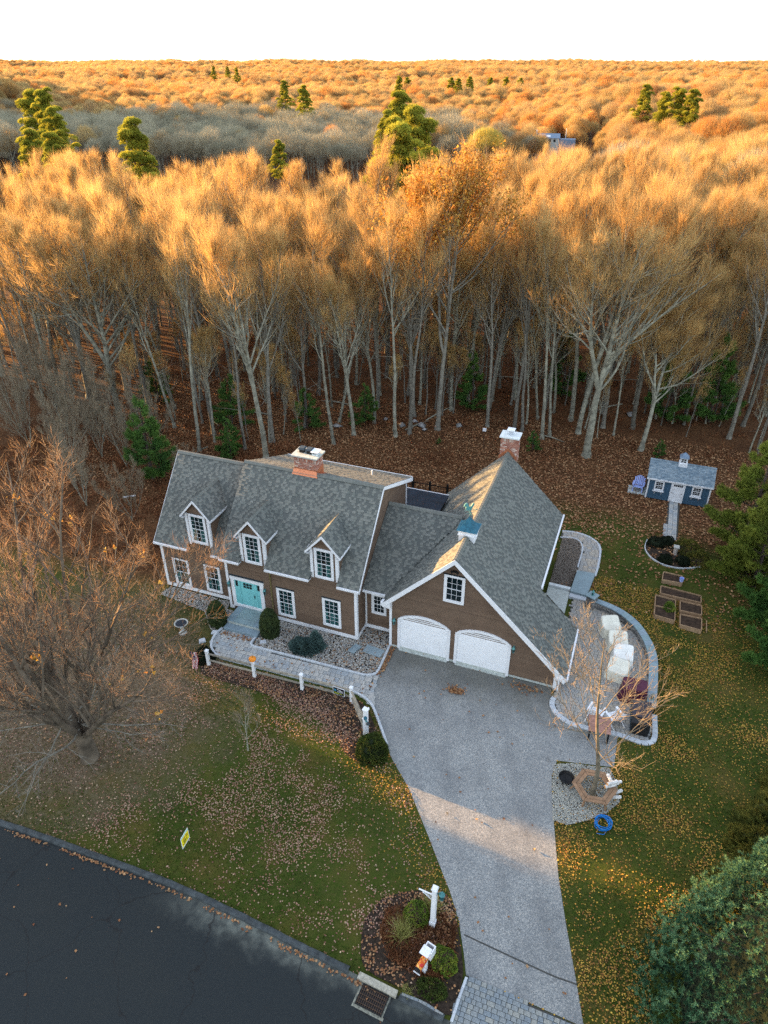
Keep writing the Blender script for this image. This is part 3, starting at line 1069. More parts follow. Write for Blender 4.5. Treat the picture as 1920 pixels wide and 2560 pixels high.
# leaves caught along the kerb, on beds, drive and road
kp = np.array(resample([p for p in KERB if -22 < p[0] < 8], .02))
g_ = np.random.default_rng(61)
sel = kp[g_.random(len(kp)) < .75 * clump(kp[:, 0], kp[:, 0] * 0, 1.4, 8, .25, .8)]
sel = sel + np.column_stack([g_.normal(0, .1, len(sel)), -.20 - np.abs(g_.normal(0, .07, len(sel)))])
rl = np.column_stack([g_.uniform(-12, 12, 46), g_.uniform(-21, -16.5, 46)])
leaves('street_leaves', np.vstack([sel, rl]), .10, 'forest_leaf', 62, .015)
dl = scatter_in(DRIVE, 60, 63)
pile = np.column_stack([g_.normal(6.3, .22, 150), g_.normal(-1.75, .13, 150)])
corner = np.column_stack([g_.normal(9.6, .5, 60), -.0 - np.abs(g_.normal(.25, .2, 60))])
strip = np.column_stack([g_.uniform(1.9, 2.25, 160), g_.uniform(-2.2, .2, 160)])
wl = scatter_in(walk_poly, 60, 65)
wl2 = np.column_stack([g_.uniform(-7.6, -5.6, 80), g_.normal(-2.15, .1, 80)])
leaves('drive_leaves', np.vstack([dl, pile, corner, strip, wl, wl2]), .12, 'forest_leaf', 64, .05)
bl = scatter_in(BED_A, 800, 66)
bl = bl[(g_.random(800) < .25 + .75 * sstep(bl[:, 0], -2, 1.5))]
bm_ = scatter_in(MB2, 1300, 67)
bm_ = bm_[clump(bm_[:, 0], bm_[:, 1], 1.2, 81, .35, .7) > g_.random(1300)]
bm2 = scatter_in(MB1, 2200, 68)
bm2 = bm2[clump(bm2[:, 0], bm2[:, 1], 1.3, 82, .35, .75) * .8 + .15 > g_.random(2200)]
leaves('bed_leaves', np.vstack([bl, bm_, bm2]), .09, 'forest_leaf', 69, .08)

# grass
def blades(P, D, L, W, k, spread, seed, tint=None, tjit=.15):
    g = np.random.default_rng(seed)
    n = len(P)
    P = np.repeat(P, k, 0)
    D = np.repeat(D, k, 0)
    d = D + g.normal(0, spread, (n * k, 3))
    d /= np.linalg.norm(d, axis=1, keepdims=True) + 1e-9
    s = np.cross(d, g.normal(0, 1, (n * k, 3)))
    s /= np.linalg.norm(s, axis=1, keepdims=True) + 1e-9
    L = np.repeat(np.broadcast_to(L, n), k) * g.uniform(.7, 1.2, n * k)
    W = np.repeat(np.broadcast_to(W, n), k)
    V = np.stack([P - s * W[:, None] / 2, P + s * W[:, None] / 2, P + d * L[:, None]], 1).reshape(-1, 3)
    T = np.arange(n * k * 3).reshape(-1, 3)
    tt = None
    if tint is not None:
        tt = np.clip(np.repeat(tint, k) + g.normal(0, tjit, n * k), 0, 1)
    return V, T, tt


def d_grass(x, y):
    soil = np.exp(-(((x + 14) / 9) ** 2 + ((y + 9) / 6.5) ** 2))
    g = (1 - .85 * soil) * sstep(vnoise(x, y, 2.0, 71), .15, .6)
    return g * (y < 15)


qg2 = density_pts(190000, (-20, 25, -17.5, 15), d_grass, 72)
HARD2 = [MB1, MB2, BED_A, BED_B, BED_C, BED_D, [(13.4, 13.5), (19, 13.5), (19, 16.8), (13.4, 16.8)], [(15.6, 7.2), (20, 7.2), (20, 12.8), (15.6, 12.8)]]
qg2 = qg2[~on_hard(qg2, HARD2)]
qg2 = qg2[in_view(qg2[:, 0], qg2[:, 1])]
qg2 = qg2[~((qg2[:, 0] < -13) & (qg2[:, 1] > -2))]
Pg = np.column_stack([qg2, np.zeros(len(qg2))])
tn = np.clip(vnoise(qg2[:, 0], qg2[:, 1], 2.6, 75) * .8 + vnoise(qg2[:, 0], qg2[:, 1], .6, 76) * .35 - .1, 0, 1)
V_, T_, t_ = blades(Pg, np.tile([0, 0, 1.0], (len(Pg), 1)), .075, .03, 2, .55, 73, tn)
obj('grass', mesh_np('grass', V_, None, T_, ('grass_blade',), tint=t_), kind='stuff')
# ------------------------------------------------------------------ the house
HOUSE = thing('house', 'brown clapboard house with grey shingle roofs, three dormers and an attached two-door garage', 'house', (0, 0, 0))
CAMP = np.array([12.09, -27.88, 27.8])


def clap(parent, y, z0, z1, ext, name='clapboard', ex=.118, axis='y', face=-1, m='siding'):
    """lapped boards on a wall facing -y (axis 'y', plane y) or +x (axis 'x'); ext(z) -> list of (a,b)"""
    z = z0
    while z < z1 - .02:
        zt = min(z + ex, z1)
        for a, b in ext((z + zt) / 2):
            if b - a < .08:
                continue
            mb = MB()
            if axis == 'y':
                mb.add([(a, y, z), (b, y, z), (b, y, zt), (a, y, zt), (a, y - .024, z), (b, y - .024, z), (b, y - .006, zt), (a, y - .006, zt)],
                       [(4, 5, 6, 7), (0, 1, 5, 4), (0, 4, 7, 3), (1, 2, 6, 5), (3, 7, 6, 2)])
            else:
                mb.add([(y, a, z), (y, b, z), (y, b, zt), (y, a, zt), (y + .024, a, z), (y + .024, b, z), (y + .006, b, zt), (y + .006, a, zt)],
                       [(4, 5, 6, 7), (0, 1, 5, 4), (0, 4, 7, 3), (1, 2, 6, 5), (3, 7, 6, 2)])
            obj(name, mb, m, parent)
        z = zt


# wall masses (kept 1 cm behind the boards)
mb = MB()
mb.box(-8.25, -.01, .01, 8.2, .05, 3.75)                       # main block
mb.yz([(.01, 3.75), (3.45, 8.15), (8.2, 6.25), (8.2, 3.75)], -8.2, -.012)
mb.box(-13.08, -8.26, .56, 7.4, .05, 3.6)                      # left block
mb.yz([(.56, 3.6), (3.9, 7.65), (7.4, 3.6)], -13.07, -8.27)
mb.box(0, 1.9, 1.26, 7.6, .05, 3.15)                           # link
mb.box(1.87, 11.12, .29, 4.1, .05, 1.0)                        # garage
mb.xz([(1.87, 1.0), (11.12, 1.0), (11.12, 1.35), (5.37, 6.9), (1.87, 3.45)], .29, 4.1)
mb.xz([(1.87, .05), (9.0, .05), (9.0, 3.5), (5.37, 6.88), (1.87, 3.45)], 4.11, 11.8)
obj('wall', mb, 'wall_core', HOUSE)

clap(HOUSE, 0, .36, 3.95, lambda z: [(-8.08, -7.95), (-5.82, -.12)] if z < 2.58 else [(-8.08, -.12)])
clap(HOUSE, .55, .36, 3.66, lambda z: [(-12.95, -8.26)])
clap(HOUSE, 1.25, .36, 3.1, lambda z: [(.12, 1.78)])


def g_ext(z):      # garage gable
    l = max(1.98, 1.87 + (z - 3.42)) if z > 3.4 else 1.98
    r = 5.37 + (6.88 - z) / .965
    r = min(r, 11.0)
    if z < 2.2:
        return [(1.98, 2.34), (5.3, 5.61), (8.58, r)]
    return [(l, r)]


clap(HOUSE, .28, .2, 6.95, g_ext)
# right gable wall of the main house above the link
clap(HOUSE, 0, .4, 8.1, lambda z: [(max(.1, (z - 4.05) / 1.167 + .12), 1.24) if z < 3.2 else
                                   (max(.1, (z - 3.95) / 1.167 + .05), min(8.15, 3.45 + (8.2 - z) / .4))], axis='x', ex=.16)


# white trim
def trim(*bxs, name='trim', m='white_paint', parent=HOUSE):
    for b in bxs:
        obj(name, MB().box(*b), m, parent)


trim((-.13, .035, -.035, .0, .1, 3.9), (.0, .036, .003, .14, .1, 3.9),
     (-8.26, -8.1, -.034, .0, .1, 3.8), (-13.14, -12.95, .515, .55, .1, 3.6), (-13.14, -13.085, .553, .75, .1, 3.6),
     (0.026, .12, 1.2, 1.25, .1, 3.1), (1.84, 1.98, .22, .28, .05, 3.25), (1.835, 1.87, .283, .45, .05, 3.25),
     (10.98, 11.15, .22, .28, .05, 1.3), (11.123, 11.16, .283, .5, .05, 1.3), (-.0, .035, 8.06, 8.23, 3.2, 6.2), name='corner_board')
trim((-8.09, -7.96, -.045, .0, .12, .36), (-5.83, -.135, -.045, .0, .12, .36), (-12.94, -8.27, .505, .55, .12, .36),
     (.122, 1.78, 1.205, 1.25, .12, .36), (.004, .045, .145, 1.19, .12, .38), name='water_table')
trim((1.99, 10.97, .245, .278, .05, .19), name='sill_board', m='cement')


# ---- roofs
def plane_pt(o, eu, ev, a, b, h=0.0):
    n = eu.cross(ev).normalized()
    return o + eu * a + ev * b + n * h


def roof(parent, o, eu, ev, poly, name='roof', skip=None, th=.14, m='shingle', tw=(.14, .18, .22), ch=.145, base='roof_base', edge=None, tabs=True):
    """slab (part) with shingle tabs laid in courses; poly in (along, up-slope) coordinates"""
    o, eu, ev = Vector(o), Vector(eu).normalized(), Vector(ev).normalized()
    n = eu.cross(ev).normalized()
    a = sum(poly[i][0] * poly[(i + 1) % len(poly)][1] - poly[(i + 1) % len(poly)][0] * poly[i][1] for i in range(len(poly)))
    if a < 0:
        poly = poly[::-1]
    bot = [o + eu * p[0] + ev * p[1] - n * th for p in poly]
    top = [o + eu * p[0] + ev * p[1] for p in poly]
    rf = obj(name, MB().prism(bot, top), base, parent)
    tabl = []
    b0, b1 = min(p[1] for p in poly), max(p[1] for p in poly)
    a0, a1 = min(p[0] for p in poly), max(p[0] for p in poly)
    b = b0 - .015
    while b < b1 - .02:
        s = a0 - RR.random() * .2
        alt = RR.random() < .5
        while s < a1:
            w = RR.choice(tw)
            alt = (not alt) if RR.random() < .72 else alt
            s2 = min(s + w, a1)
            s1 = max(s, a0)
            if s2 - s1 > .03 and inpoly([(s1 + s2) / 2], [min(b + ch / 2, b1 - .01)], poly)[0]:
                if not (skip and skip((s1 + s2) / 2, b + ch / 2)):
                    tabl.append((s1, s2, b, min(b + ch, b1), .024 if alt else .008))
            s += w
        b += ch
    return rf, (o, eu, ev, n, tabl, m)


def tabs_mesh(mb, o, eu, ev, n, s1, s2, b0, b1, h):
    P = lambda a, b, c: o + eu * a + ev * b + n * c
    mb.add([P(s1, b0, 0), P(s2, b0, 0), P(s2, b1, .002), P(s1, b1, .002), P(s1, b0, h), P(s2, b0, h), P(s2, b1, h * .45), P(s1, b1, h * .45)],
           [(4, 5, 6, 7), (0, 1, 5, 4), (0, 4, 7, 3), (1, 2, 6, 5)])


ROOFS = []
sq = lambda *v: Vector(v).normalized()
# main front, right part (with notches for the two right dormers)
SL = 1.167
Lm = 3.78 * math.sqrt(1 + SL * SL)
up = lambda v: (v + .33) * math.sqrt(1 + SL * SL)
D2, D1 = (-2.66, -1.0), (-7.05, -5.42)
D0 = (-10.9, -9.3)
poly = [(-8.35, 0), (D1[0], 0), (D1[0], up(.05)), (D1[1], up(.05)), (D1[1], 0), (D2[0], 0), (D2[0], up(.05)), (D2[1], up(.05)), (D2[1], 0), (.3, 0), (.3, Lm), (-8.35, Lm)]
z_at = lambda v: 8.34 + SL * (v - 3.45)
ROOFS.append(roof(HOUSE, (0, -.33, z_at(-.33)), (1, 0, 0), (0, 1, SL), poly))
poly = [(-13.25, 0), (D0[0], 0), (D0[0], up(.05)), (D0[1], up(.05)), (D0[1], 0), (-8.355, 0), (-8.355, Lm - .1), (-13.25, Lm - .1)]
zl = lambda v: 7.87 + SL * (v - 3.9)
ROOFS.append(roof(HOUSE, (0, .22, zl(.22)), (1, 0, 0), (0, 1, SL), poly))
# rear shed roof of the main block
e = Vector((0, 1, -.405)).normalized()
Lr = 5.0 * math.sqrt(1 + .405 ** 2)
ROOFS.append(roof(HOUSE, (0, 8.45, 8.34 - .405 * 5.0), (-1, 0, 0), -e, [(-.3, 0), (8.25, 0), (8.25, Lr), (-.3, Lr)]))
# rear slope of the left block
e = Vector((0, 1, -SL)).normalized()
ROOFS.append(roof(HOUSE, (0, 7.6, 7.87 - SL * 3.7), (-1, 0, 0), -e, [(8.37, 0), (13.25, 0), (13.25, 3.7 * math.sqrt(1 + SL * SL)), (8.37, 3.7 * math.sqrt(1 + SL * SL))]))
# link roof
e = Vector((0, 4.2, 3.2))
Ll = e.length
ROOFS.append(roof(HOUSE, (0, .8, 3.2), (1, 0, 0), e, [(.04, 0), (1.45, 0), (4.55, Ll), (.04, Ll)]))
e = Vector((0, 2.2, -2.2))
ROOFS.append(roof(HOUSE, (0, 7.6, 3.8), (-1, 0, 0), -(Vector((0, 2.6, -2.6))), [(-4.5, 0), (-.04, 0), (-.04, 3.68), (-4.5, 3.68)], tabs=False))
# garage: right slope (rear part stops at the upper eave), left slope
gz = 7.12
k = math.sqrt(1 + .965 ** 2)
Lg1, Lg2 = 3.95 * k, 6.25 * k
ROOFS.append(roof(HOUSE, (5.37 + 6.25, 0, gz - .965 * 6.25), (0, 1, 0), (-1, 0, .965), [(-.05, 0), (4.1, 0), (4.1, Lg2 - Lg1), (12.2, Lg2 - Lg1), (12.2, Lg2), (-.05, Lg2)]))
k2 = math.sqrt(2)
ROOFS.append(roof(HOUSE, (1.45, 0, gz - 3.92), (0, -1, 0), (1, 0, 1), [(.05, 0), (.05, 3.92 * k2), (-12.2, 3.92 * k2), (-12.2, 0)]))

# dormers
for (u0, u1, yb, zb, zc) in ((D0[0], D0[1], .55, 3.75, 5.95), (D1[0], D1[1], 0, 3.85, 5.78), (D2[0], D2[1], 0, 3.9, 5.85)):
    zfun = (lambda v: zl(v)) if yb > .1 else z_at
    um = (u0 + u1) / 2
    hw = (u1 - u0) / 2 + .20
    rise = 1.02
    zr = zc + .04 + rise          # ridge height
    vb = yb + (zc + .5 - zfun(yb)) / SL + .15
    vr = yb + (zr - zfun(yb)) / SL
    mb = MB()
    mb.box(u0 + .02, u1 - .02, yb + .004, yb + (zc - zfun(yb)) / SL + .02, zb - .35, zc)
    mb.xz([(u0 + .02, zc), (u1 - .02, zc), (um, zc + rise - .12)], yb + .004, yb + 1.9)
    obj('dormer_wall', mb, 'wall_core', HOUSE)
    # cheek boards on the right side, gable boards above the window
    clap(HOUSE, u1 - .02, zfun(yb) - .1, zc + .02, lambda z: [(yb + .1, yb + (z - zfun(yb)) / SL + .12)], axis='x', ex=.14)
    clap(HOUSE, yb, zc + .06, zc + .75, lambda z: [(um - (zc + .8 - z) / 1.15, um + (zc + .8 - z) / 1.15)], ex=.11)
    # side pilasters and strip of siding either side of the window
    trim((u0, u0 + .17, yb - .04, yb + .1, zb + .02, zc), (u1 - .17, u1, yb - .04, yb + .1, zb + .02, zc), name='pilaster')
    clap(HOUSE, yb, zb + .05, zc, lambda z: [(u0 + .17, u0 + .28), (u1 - .28, u1 - .17)], ex=.118)
    # roof planes
    for s in (-1, 1):
        ex_ = um + s * hw
        ze = zr - rise * hw / (hw - .20 + .0) * .93
        dz = zr - ze
        ln = math.hypot(hw, dz)
        y0 = yb - .2
        yr = yb + (zr - zfun(yb)) / SL
        ye = yb + (ze - zfun(yb)) / SL
        if s > 0:
            pl = [(y0, 0), (ye, 0), (yr, ln), (y0, ln)]
            ROOFS.append(roof(HOUSE, (ex_, 0, ze), (0, 1, 0), (-hw, 0, dz), pl, th=.09))
        else:
            pl = [(-y0, 0), (-ye, 0), (-yr, ln), (-y0, ln)]
            ROOFS.append(roof(HOUSE, (ex_, 0, ze), (0, -1, 0), (hw, 0, dz), pl, th=.09))
        # rake board and eave fascia
        obj('rake_board', MB().xz([(um, zr - .01), (ex_, ze - .01), (ex_, ze - .16), (um, zr - .19)], y0 - .03, y0 - .002), 'white_paint', HOUSE)
        obj('fascia', MB().box(min(ex_, ex_ + s * .03), max(ex_, ex_ + s * .03), y0, ye, ze - .13, ze + .0), 'white_paint', HOUSE)
        obj('soffit', MB().box(min(u0 - .0, ex_) if s < 0 else u1, u0 if s < 0 else max(u1, ex_ - .004), y0, yb + .1, ze - .16, ze - .13), 'white_paint', HOUSE)
    # ridge cap
    mb = MB()
    nn = int((vr - yb + .2) / .2)
    for i in range(nn):
        ya = yb - .2 + i * .2
        mb.add([(um - .11, ya, zr - .075), (um, ya, zr + .045), (um + .11, ya, zr - .075), (um - .11, ya + .21, zr - .09), (um, ya + .21, zr + .03), (um + .11, ya + .21, zr - .09)], [(0, 1, 4, 3), (1, 2, 5, 4), (0, 3, 4, 1)])
    obj('ridge_cap', mb, 'shingle', HOUSE)

# lay the shingle tabs: the 300 nearest are parts of their roofs, the rest one joined part per roof
allt = []
for ri, (rf, (o, eu, ev, n, tl, m)) in enumerate(ROOFS):
    for t in tl:
        p = o + eu * t[0] + ev * t[2]
        allt.append(((p - Vector(CAMP)).length, ri, t))
allt.sort(key=lambda q: q[0])
near = set()
rest = {}
for i, (d, ri, t) in enumerate(allt):
    if len(near) < 300 and ri == 6:
        near.add(i)
        rf, (o, eu, ev, n, tl, m) = ROOFS[ri]
        mb = MB()
        tabs_mesh(mb, o, eu, ev, n, *t)
        obj('shingle', mb, m if t[4] > .01 else 'shingle_dark', rf)
    else:
        rest.setdefault(ri, []).append(t)
for ri, tl in rest.items():
    rf, (o, eu, ev, n, _, m) = ROOFS[ri]
    mb = MB()
    for t in tl:
        mb.cur = 0 if t[4] > .01 else 1
        tabs_mesh(mb, o, eu, ev, n, *t)
    obj('shingles', mb, (m, 'shingle_dark'), rf, kind='stuff')


# ridge caps of the big roofs
def ridge(p0, p1, name='ridge_cap', w=.15, drop=.13, m='shingle', parent=HOUSE):
    p0, p1 = Vector(p0), Vector(p1)
    L = (p1 - p0).length
    d = (p1 - p0).normalized()
    s = Vector((d.y, -d.x, 0)).normalized()
    mb = MB()
    n = int(L / .2)
    for i in range(n):
        a = p0 + d * (i * L / n)
        b = p0 + d * ((i + 1) * L / n + .02)
        for q0, q1, z0 in ((a, b, .05),):
            mb.add([q0 - s * w + Vector((0, 0, z0 - drop)), q0 - s * w * .35 + Vector((0, 0, z0 - .01)), q0 + s * w * .35 + Vector((0, 0, z0 - .01)), q0 + s * w + Vector((0, 0, z0 - drop)),
                    q1 - s * w + Vector((0, 0, z0 - drop - .02)), q1 - s * w * .35 + Vector((0, 0, z0 - .03)), q1 + s * w * .35 + Vector((0, 0, z0 - .03)), q1 + s * w + Vector((0, 0, z0 - drop - .02))],
                   [(0, 1, 5, 4), (1, 2, 6, 5), (2, 3, 7, 6), (0, 3, 2, 1), (4, 5, 6, 7)])
    return obj(name, mb, m, parent)


ridge((-8.3, 3.45, 8.36), (.3, 3.45, 8.36))
ridge((-13.25, 3.9, 7.89), (-8.4, 3.9, 7.89))
ridge((.06, 5.0, 6.42), (4.4, 5.0, 6.42))
ridge((5.37, -.05, gz + .02), (5.37, 12.2, gz + .02), w=.17, drop=.16)

# eaves: gutters, fascias, rakes
K_ = math.sqrt(1 + SL * SL)
for a, b in ((-8.35, D1[0] - .02), (D1[1] + .02, D2[0] - .02), (D2[1] + .02, .3)):
    z0 = z_at(-.33)
    obj('gutter', MB().box(a, b, -.44, -.34, z0 - .13, z0 - .02), 'white_paint', HOUSE)
    obj('soffit', MB().box(a, b, -.339, .0, z0 - .15, z0 - .12), 'white_paint', HOUSE)
for a, b in ((-13.25, D0[0] - .02), (D0[1] + .02, -8.36)):
    z0 = zl(.22)
    obj('gutter', MB().box(a, b, .11, .21, z0 - .13, z0 - .02), 'white_paint', HOUSE)
    obj('soffit', MB().box(a, b, .211, .55, z0 - .15, z0 - .12), 'white_paint', HOUSE)
obj('gutter', MB().box(.06, 1.6, .69, .79, 3.06, 3.18), 'white_paint', HOUSE)
obj('gutter', MB().box(11.6, 11.7, -.05, 4.1, 1.0, 1.12), 'white_paint', HOUSE)
obj('gutter', MB().box(9.31, 9.41, 4.15, 12.2, 3.26, 3.38), 'white_paint', HOUSE)
# right rake of the main roof and its rear shed
obj('rake_board', MB().yz([(-.34, z_at(-.34) - .02), (3.45, 8.33), (3.45, 8.13), (-.34, z_at(-.34) - .22)], .302, .335), 'white_paint', HOUSE)
obj('rake_board', MB().yz([(3.45, 8.33), (8.46, 6.30), (8.46, 6.04), (3.45, 8.13)], .3021, .336), 'white_paint', HOUSE)
obj('rake_board', MB().yz([(3.45, 8.15), (8.46, 6.06), (8.46, 6.04), (3.45, 8.12)], .03, .30), 'white_paint', HOUSE)
obj('rake_board', MB().yz([(.21, zl(.21) - .02), (3.9, 7.86), (7.6, zl(.2) - .04), (7.6, zl(.2) - .2), (3.9, 7.68), (.21, zl(.21) - .2)], -13.285, -13.252), 'white_paint', HOUSE)
obj('fascia', MB().box(-8.25, .3, 8.455, 8.50, 6.1, 6.34), 'white_paint', HOUSE)
# garage rakes
obj('rake_board', MB().xz([(5.37, gz + .0), (11.64, gz - 6.27 * .965), (11.50, gz - 6.27 * .965 - .28), (5.37, gz - .3)], -.085, -.052), 'white_paint', HOUSE)
obj('rake_board', MB().xz([(5.37, gz + .0), (1.42, gz - 3.95), (1.60, gz - 3.95 - .16), (5.37, gz - .3)], -.0851, -.0521), 'white_paint', HOUSE)
obj('soffit', MB().xz([(5.37, gz - .2), (11.6, gz - 6.23 * .965 - .2), (11.6, gz - 6.23 * .965 - .24), (5.37, gz - .24)], -.05, .28), 'white_paint', HOUSE)
obj('eave_return', MB().xz([(1.42, 3.3), (1.98, 3.42), (2.0, 3.0), (1.85, 2.98), (1.45, 3.16)], -.06, .25), 'white_paint', HOUSE)
obj('eave_return', MB().xz([(11.62, 1.1), (11.0, 1.62), (10.98, .98), (11.2, .93), (11.6, .98)], -.0861, .25), 'white_paint', HOUSE)
obj('downspout', MB().box(11.2, 11.29, .12, .2, .05, 1.0), 'white_paint', HOUSE)
obj('downspout', MB().tube([(-5.28, -.07, .1), (-5.28, -.07, 3.75)], .045, 8), 'bronze_pipe', HOUSE)
obj('vent_pipe', MB().tube([(-1.6, 6.5, 7.0), (-1.6, 6.5, 7.42)], .05, 8), 'white_paint', HOUSE)


# ---- windows
PANE_CACHE = {}


def pane_mesh(w, h):
    k = (round(w, 2), round(h, 2))
    if k not in PANE_CACHE:
        PANE_CACHE[k] = MB().box(-w / 2, w / 2, -.004, .004, -h / 2, h / 2).mesh('pane', 'glass')
    return PANE_CACHE[k]


def window(parent, x0, x1, z0, z1, y, cas=.13, cols=3, rows=2, curtain=True, sill=True, label=None, head=True):
    mb = MB()
    f = y - .05
    mb.box(x0, x0 + cas, f, y, z0, z1).box(x1 - cas, x1, f, y, z0, z1)
    mb.box(x0 + cas, x1 - cas, f, y, z1 - cas, z1).box(x0 + cas, x1 - cas, f - .012, y, z0, z0 + cas)
    w = obj('window', mb, 'white_paint', parent, label=label)
    a, b, c, d = x0 + cas, x1 - cas, z0 + cas, z1 - cas
    mid = (c + d) / 2
    sash = MB()
    mun = MB()
    for (q0, q1, yy) in ((c, mid + .02, y - .026), (mid - .02, d, y - .038)):
        t = .032
        sash.box(a, a + t, yy, yy + .03, q0, q1).box(b - t, b, yy, yy + .03, q0, q1).box(a + t, b - t, yy, yy + .03, q0, q0 + t).box(a + t, b - t, yy, yy + .03, q1 - t, q1)
        pw, ph = (b - a - 2 * t) / cols, (q1 - q0 - 2 * t) / rows
        for i in range(cols):
            for k in range(rows):
                obj('pane', pane_mesh(pw, ph), parent=w, loc=(a + t + pw * (i + .5), yy + .018, q0 + t + ph * (k + .5)))
        for i in range(1, cols):
            mun.box(a + t + pw * i - .008, a + t + pw * i + .008, yy + .002, yy + .011, q0 + t, q1 - t)
        for k in range(1, rows):
            mun.box(a + t, b - t, yy + .003, yy + .012, q0 + t + ph * k - .008, q0 + t + ph * k + .008)
    obj('sash', sash, 'white_paint', w)
    obj('muntins', mun, 'white_paint', w)
    # room side: flat black sheet paints the dark room, curtain in front
    obj('dark_sheet', MB().box(a, b, y - .0035, y - .0005, c, d), 'black', w)
    if curtain:
        cm = MB()
        wdt = b - a
        n = 14
        segs = [(0, .40), (.60, 1)] if curtain == 'sides' else [(0, 1)]
        for s0, s1 in segs:
            for i in range(n):
                xa, xb = a + wdt * (s0 + (s1 - s0) * i / n), a + wdt * (s0 + (s1 - s0) * (i + 1) / n)
                ya, yb = (y - .004 - .002 * (i % 2)), (y - .004 - .002 * ((i + 1) % 2))
                if RR.random() < .22:
                    continue
                cm.add([(xa, ya, c), (xb, yb, c), (xb, yb, d - .02), (xa, ya, d - .02)], [(0, 1, 2, 3)])
        obj('curtain', cm, 'curtain', w)
    if head:
        obj('drip_cap', MB().box(x0 - .03, x1 + .03, y - .07, y, z1 + .001, z1 + .03), 'dark_metal', w)
    return w


window(HOUSE, -12.38, -11.25, .42, 2.45, .55 - .03, curtain='sides')
window(HOUSE, -10.15, -9.05, .5, 2.5, .55 - .03, curtain='sides')
window(HOUSE, -4.95, -3.83, .56, 2.56, -.03, rows=3)
window(HOUSE, -2.07, -.95, .66, 2.66, -.03, rows=3)
window(HOUSE, .41, 1.31, 1.28, 2.72, 1.25 - .03, curtain=False)
window(HOUSE, 4.81, 5.92, 4.17, 5.93, .28 - .03, curtain=False)
window(HOUSE, -10.66, -9.54, 3.95, 5.95, .55 - .03, rows=3, curtain='sides', head=False)
window(HOUSE, -6.78, -5.69, 3.87, 5.83, -.03, rows=3, curtain='sides', head=False)
window(HOUSE, -2.4, -1.27, 3.98, 5.95, -.03, rows=3, curtain='sides', head=False)

# ---- front door
dr = obj('door', MB().box(-7.34, -6.38, -.035, -.005, .62, 2.38), 'door_teal', HOUSE)
obj('door_frame', MB().box(-7.96, -7.74, -.075, 0, .36, 2.38).box(-6.04, -5.81, -.075, 0, .36, 2.38).box(-8.0, -5.78, -.085, 0, 2.38, 2.66), 'white_paint', HOUSE)
obj('drip_cap', MB().box(-8.03, -5.75, -.13, 0, 2.661, 2.69), 'dark_metal', HOUSE)
obj('threshold', MB().box(-7.74, -6.04, -.1, 0, .42, .60), 'white_paint', HOUSE)
obj('mullion', MB().box(-7.44, -7.36, -.06, -.003, .6, 2.38).box(-6.36, -6.28, -.06, -.003, .6, 2.38), 'door_teal', HOUSE)
for a, b in ((-7.74, -7.44), (-6.28, -6.04)):
    sl = obj('sidelight', MB().box(a, b, -.03, -.002, .6, 2.38), 'door_teal', HOUSE)
    obj('pane', MB().box((a + b) / 2 - .075, (a + b) / 2 + .075, -.036, -.0305, 1.9, 2.3), 'black', sl)
for i in range(3):
    for k in range(2):
        obj('pane', MB().box(-7.15 + i * .2, -6.98 + i * .2, -.041, -.0355, 1.9 + k * .19, 2.06 + k * .19), 'black', dr)
obj('door_panel', MB().box(-7.2, -6.9, -.043, -.0355, .75, 1.78).box(-6.82, -6.52, -.043, -.0355, .75, 1.78), 'door_teal', dr)
obj('handle', MB().box(-6.46, -6.43, -.09, -.036, 1.3, 1.5), 'black', dr)
# stoop
mb = MB()
mb.box(-7.6, -5.5, -1.42, -.09, .04, .40)
sto = obj('front_stoop', mb, 'cement', HOUSE)
for (a, b, c, d) in ((-7.62, -7.2, -1.45, -.09), (-5.9, -5.46, -1.45, -.09), (-7.19, -5.91, -.45, -.09), (-7.19, -5.91, -1.06, -.46), (-7.19, -5.91, -1.45, -1.07)):
    obj('bluestone_slab', MB().box(a, b, c, d, .402, .45), 'bluestone', sto)
obj('step', MB().box(-7.62, -5.44, -1.88, -1.43, .04, .22), 'bluestone', sto)


# ---- wall lanterns
def lantern(x, y, z, label):
    t = thing('wall_lantern', label, 'wall lamp', (x, y, z), group='verdigris wall lanterns')
    obj('bracket', MB().tube([(0, 0, .12), (0, -.1, .2), (0, -.13, .12)], .014, 6).box(-.04, .04, -.015, 0, -.02, .16), 'verdigris', t)
    obj('cap', MB().lathe([(.10, .08), (.07, .12), (.02, .18)], (0, -.13, 0), 8), 'verdigris', t)
    obj('glass_body', MB().lathe([(.04, -.16), (.065, -.13), (.085, .07)], (0, -.13, 0), 6), 'glass', t)
    obj('cage', MB().tube([(.08, -.13, .08), (.06, -.13, -.14)], .01, 4).tube([(-.08, -.13, .08), (-.06, -.13, -.14)], .01, 4).tube([(0, -.215, .08), (0, -.19, -.14)], .01, 4).lathe([(.05, -.2), (.05, -.16)], (0, -.13, 0), 6), 'verdigris', t)
    return t


lantern(-8.07, -.04, 2.0, 'verdigris wall lantern left of the teal front door')
lantern(-5.7, -.03, 2.05, 'verdigris wall lantern right of the teal front door')
lantern(2.14, .25, 2.0, 'verdigris wall lantern left of the first garage door')
lantern(8.74, .25, 2.1, 'verdigris wall lantern right of the second garage door')
t = thing('flood_light', 'black twin flood light under the garage gable peak', 'flood light', (5.37, .25, 6.2))
obj('housing', MB().box(-.08, .08, -.06, 0, -.06, .06), 'black', t)
for s in (-1, 1):
    obj('lamp_head', MB().tube([(s * .05, -.08, .02), (s * .17, -.2, .05)], [.03, .075], 8), 'black', t)


# ---- garage doors with arched heads
def arch(x0, x1, zs, zt, n=14):
    return [(x0 + (x1 - x0) * i / n, zs + (zt - zs) * (1 - ((2 * i / n - 1) ** 2)) ** .75) for i in range(n + 1)]


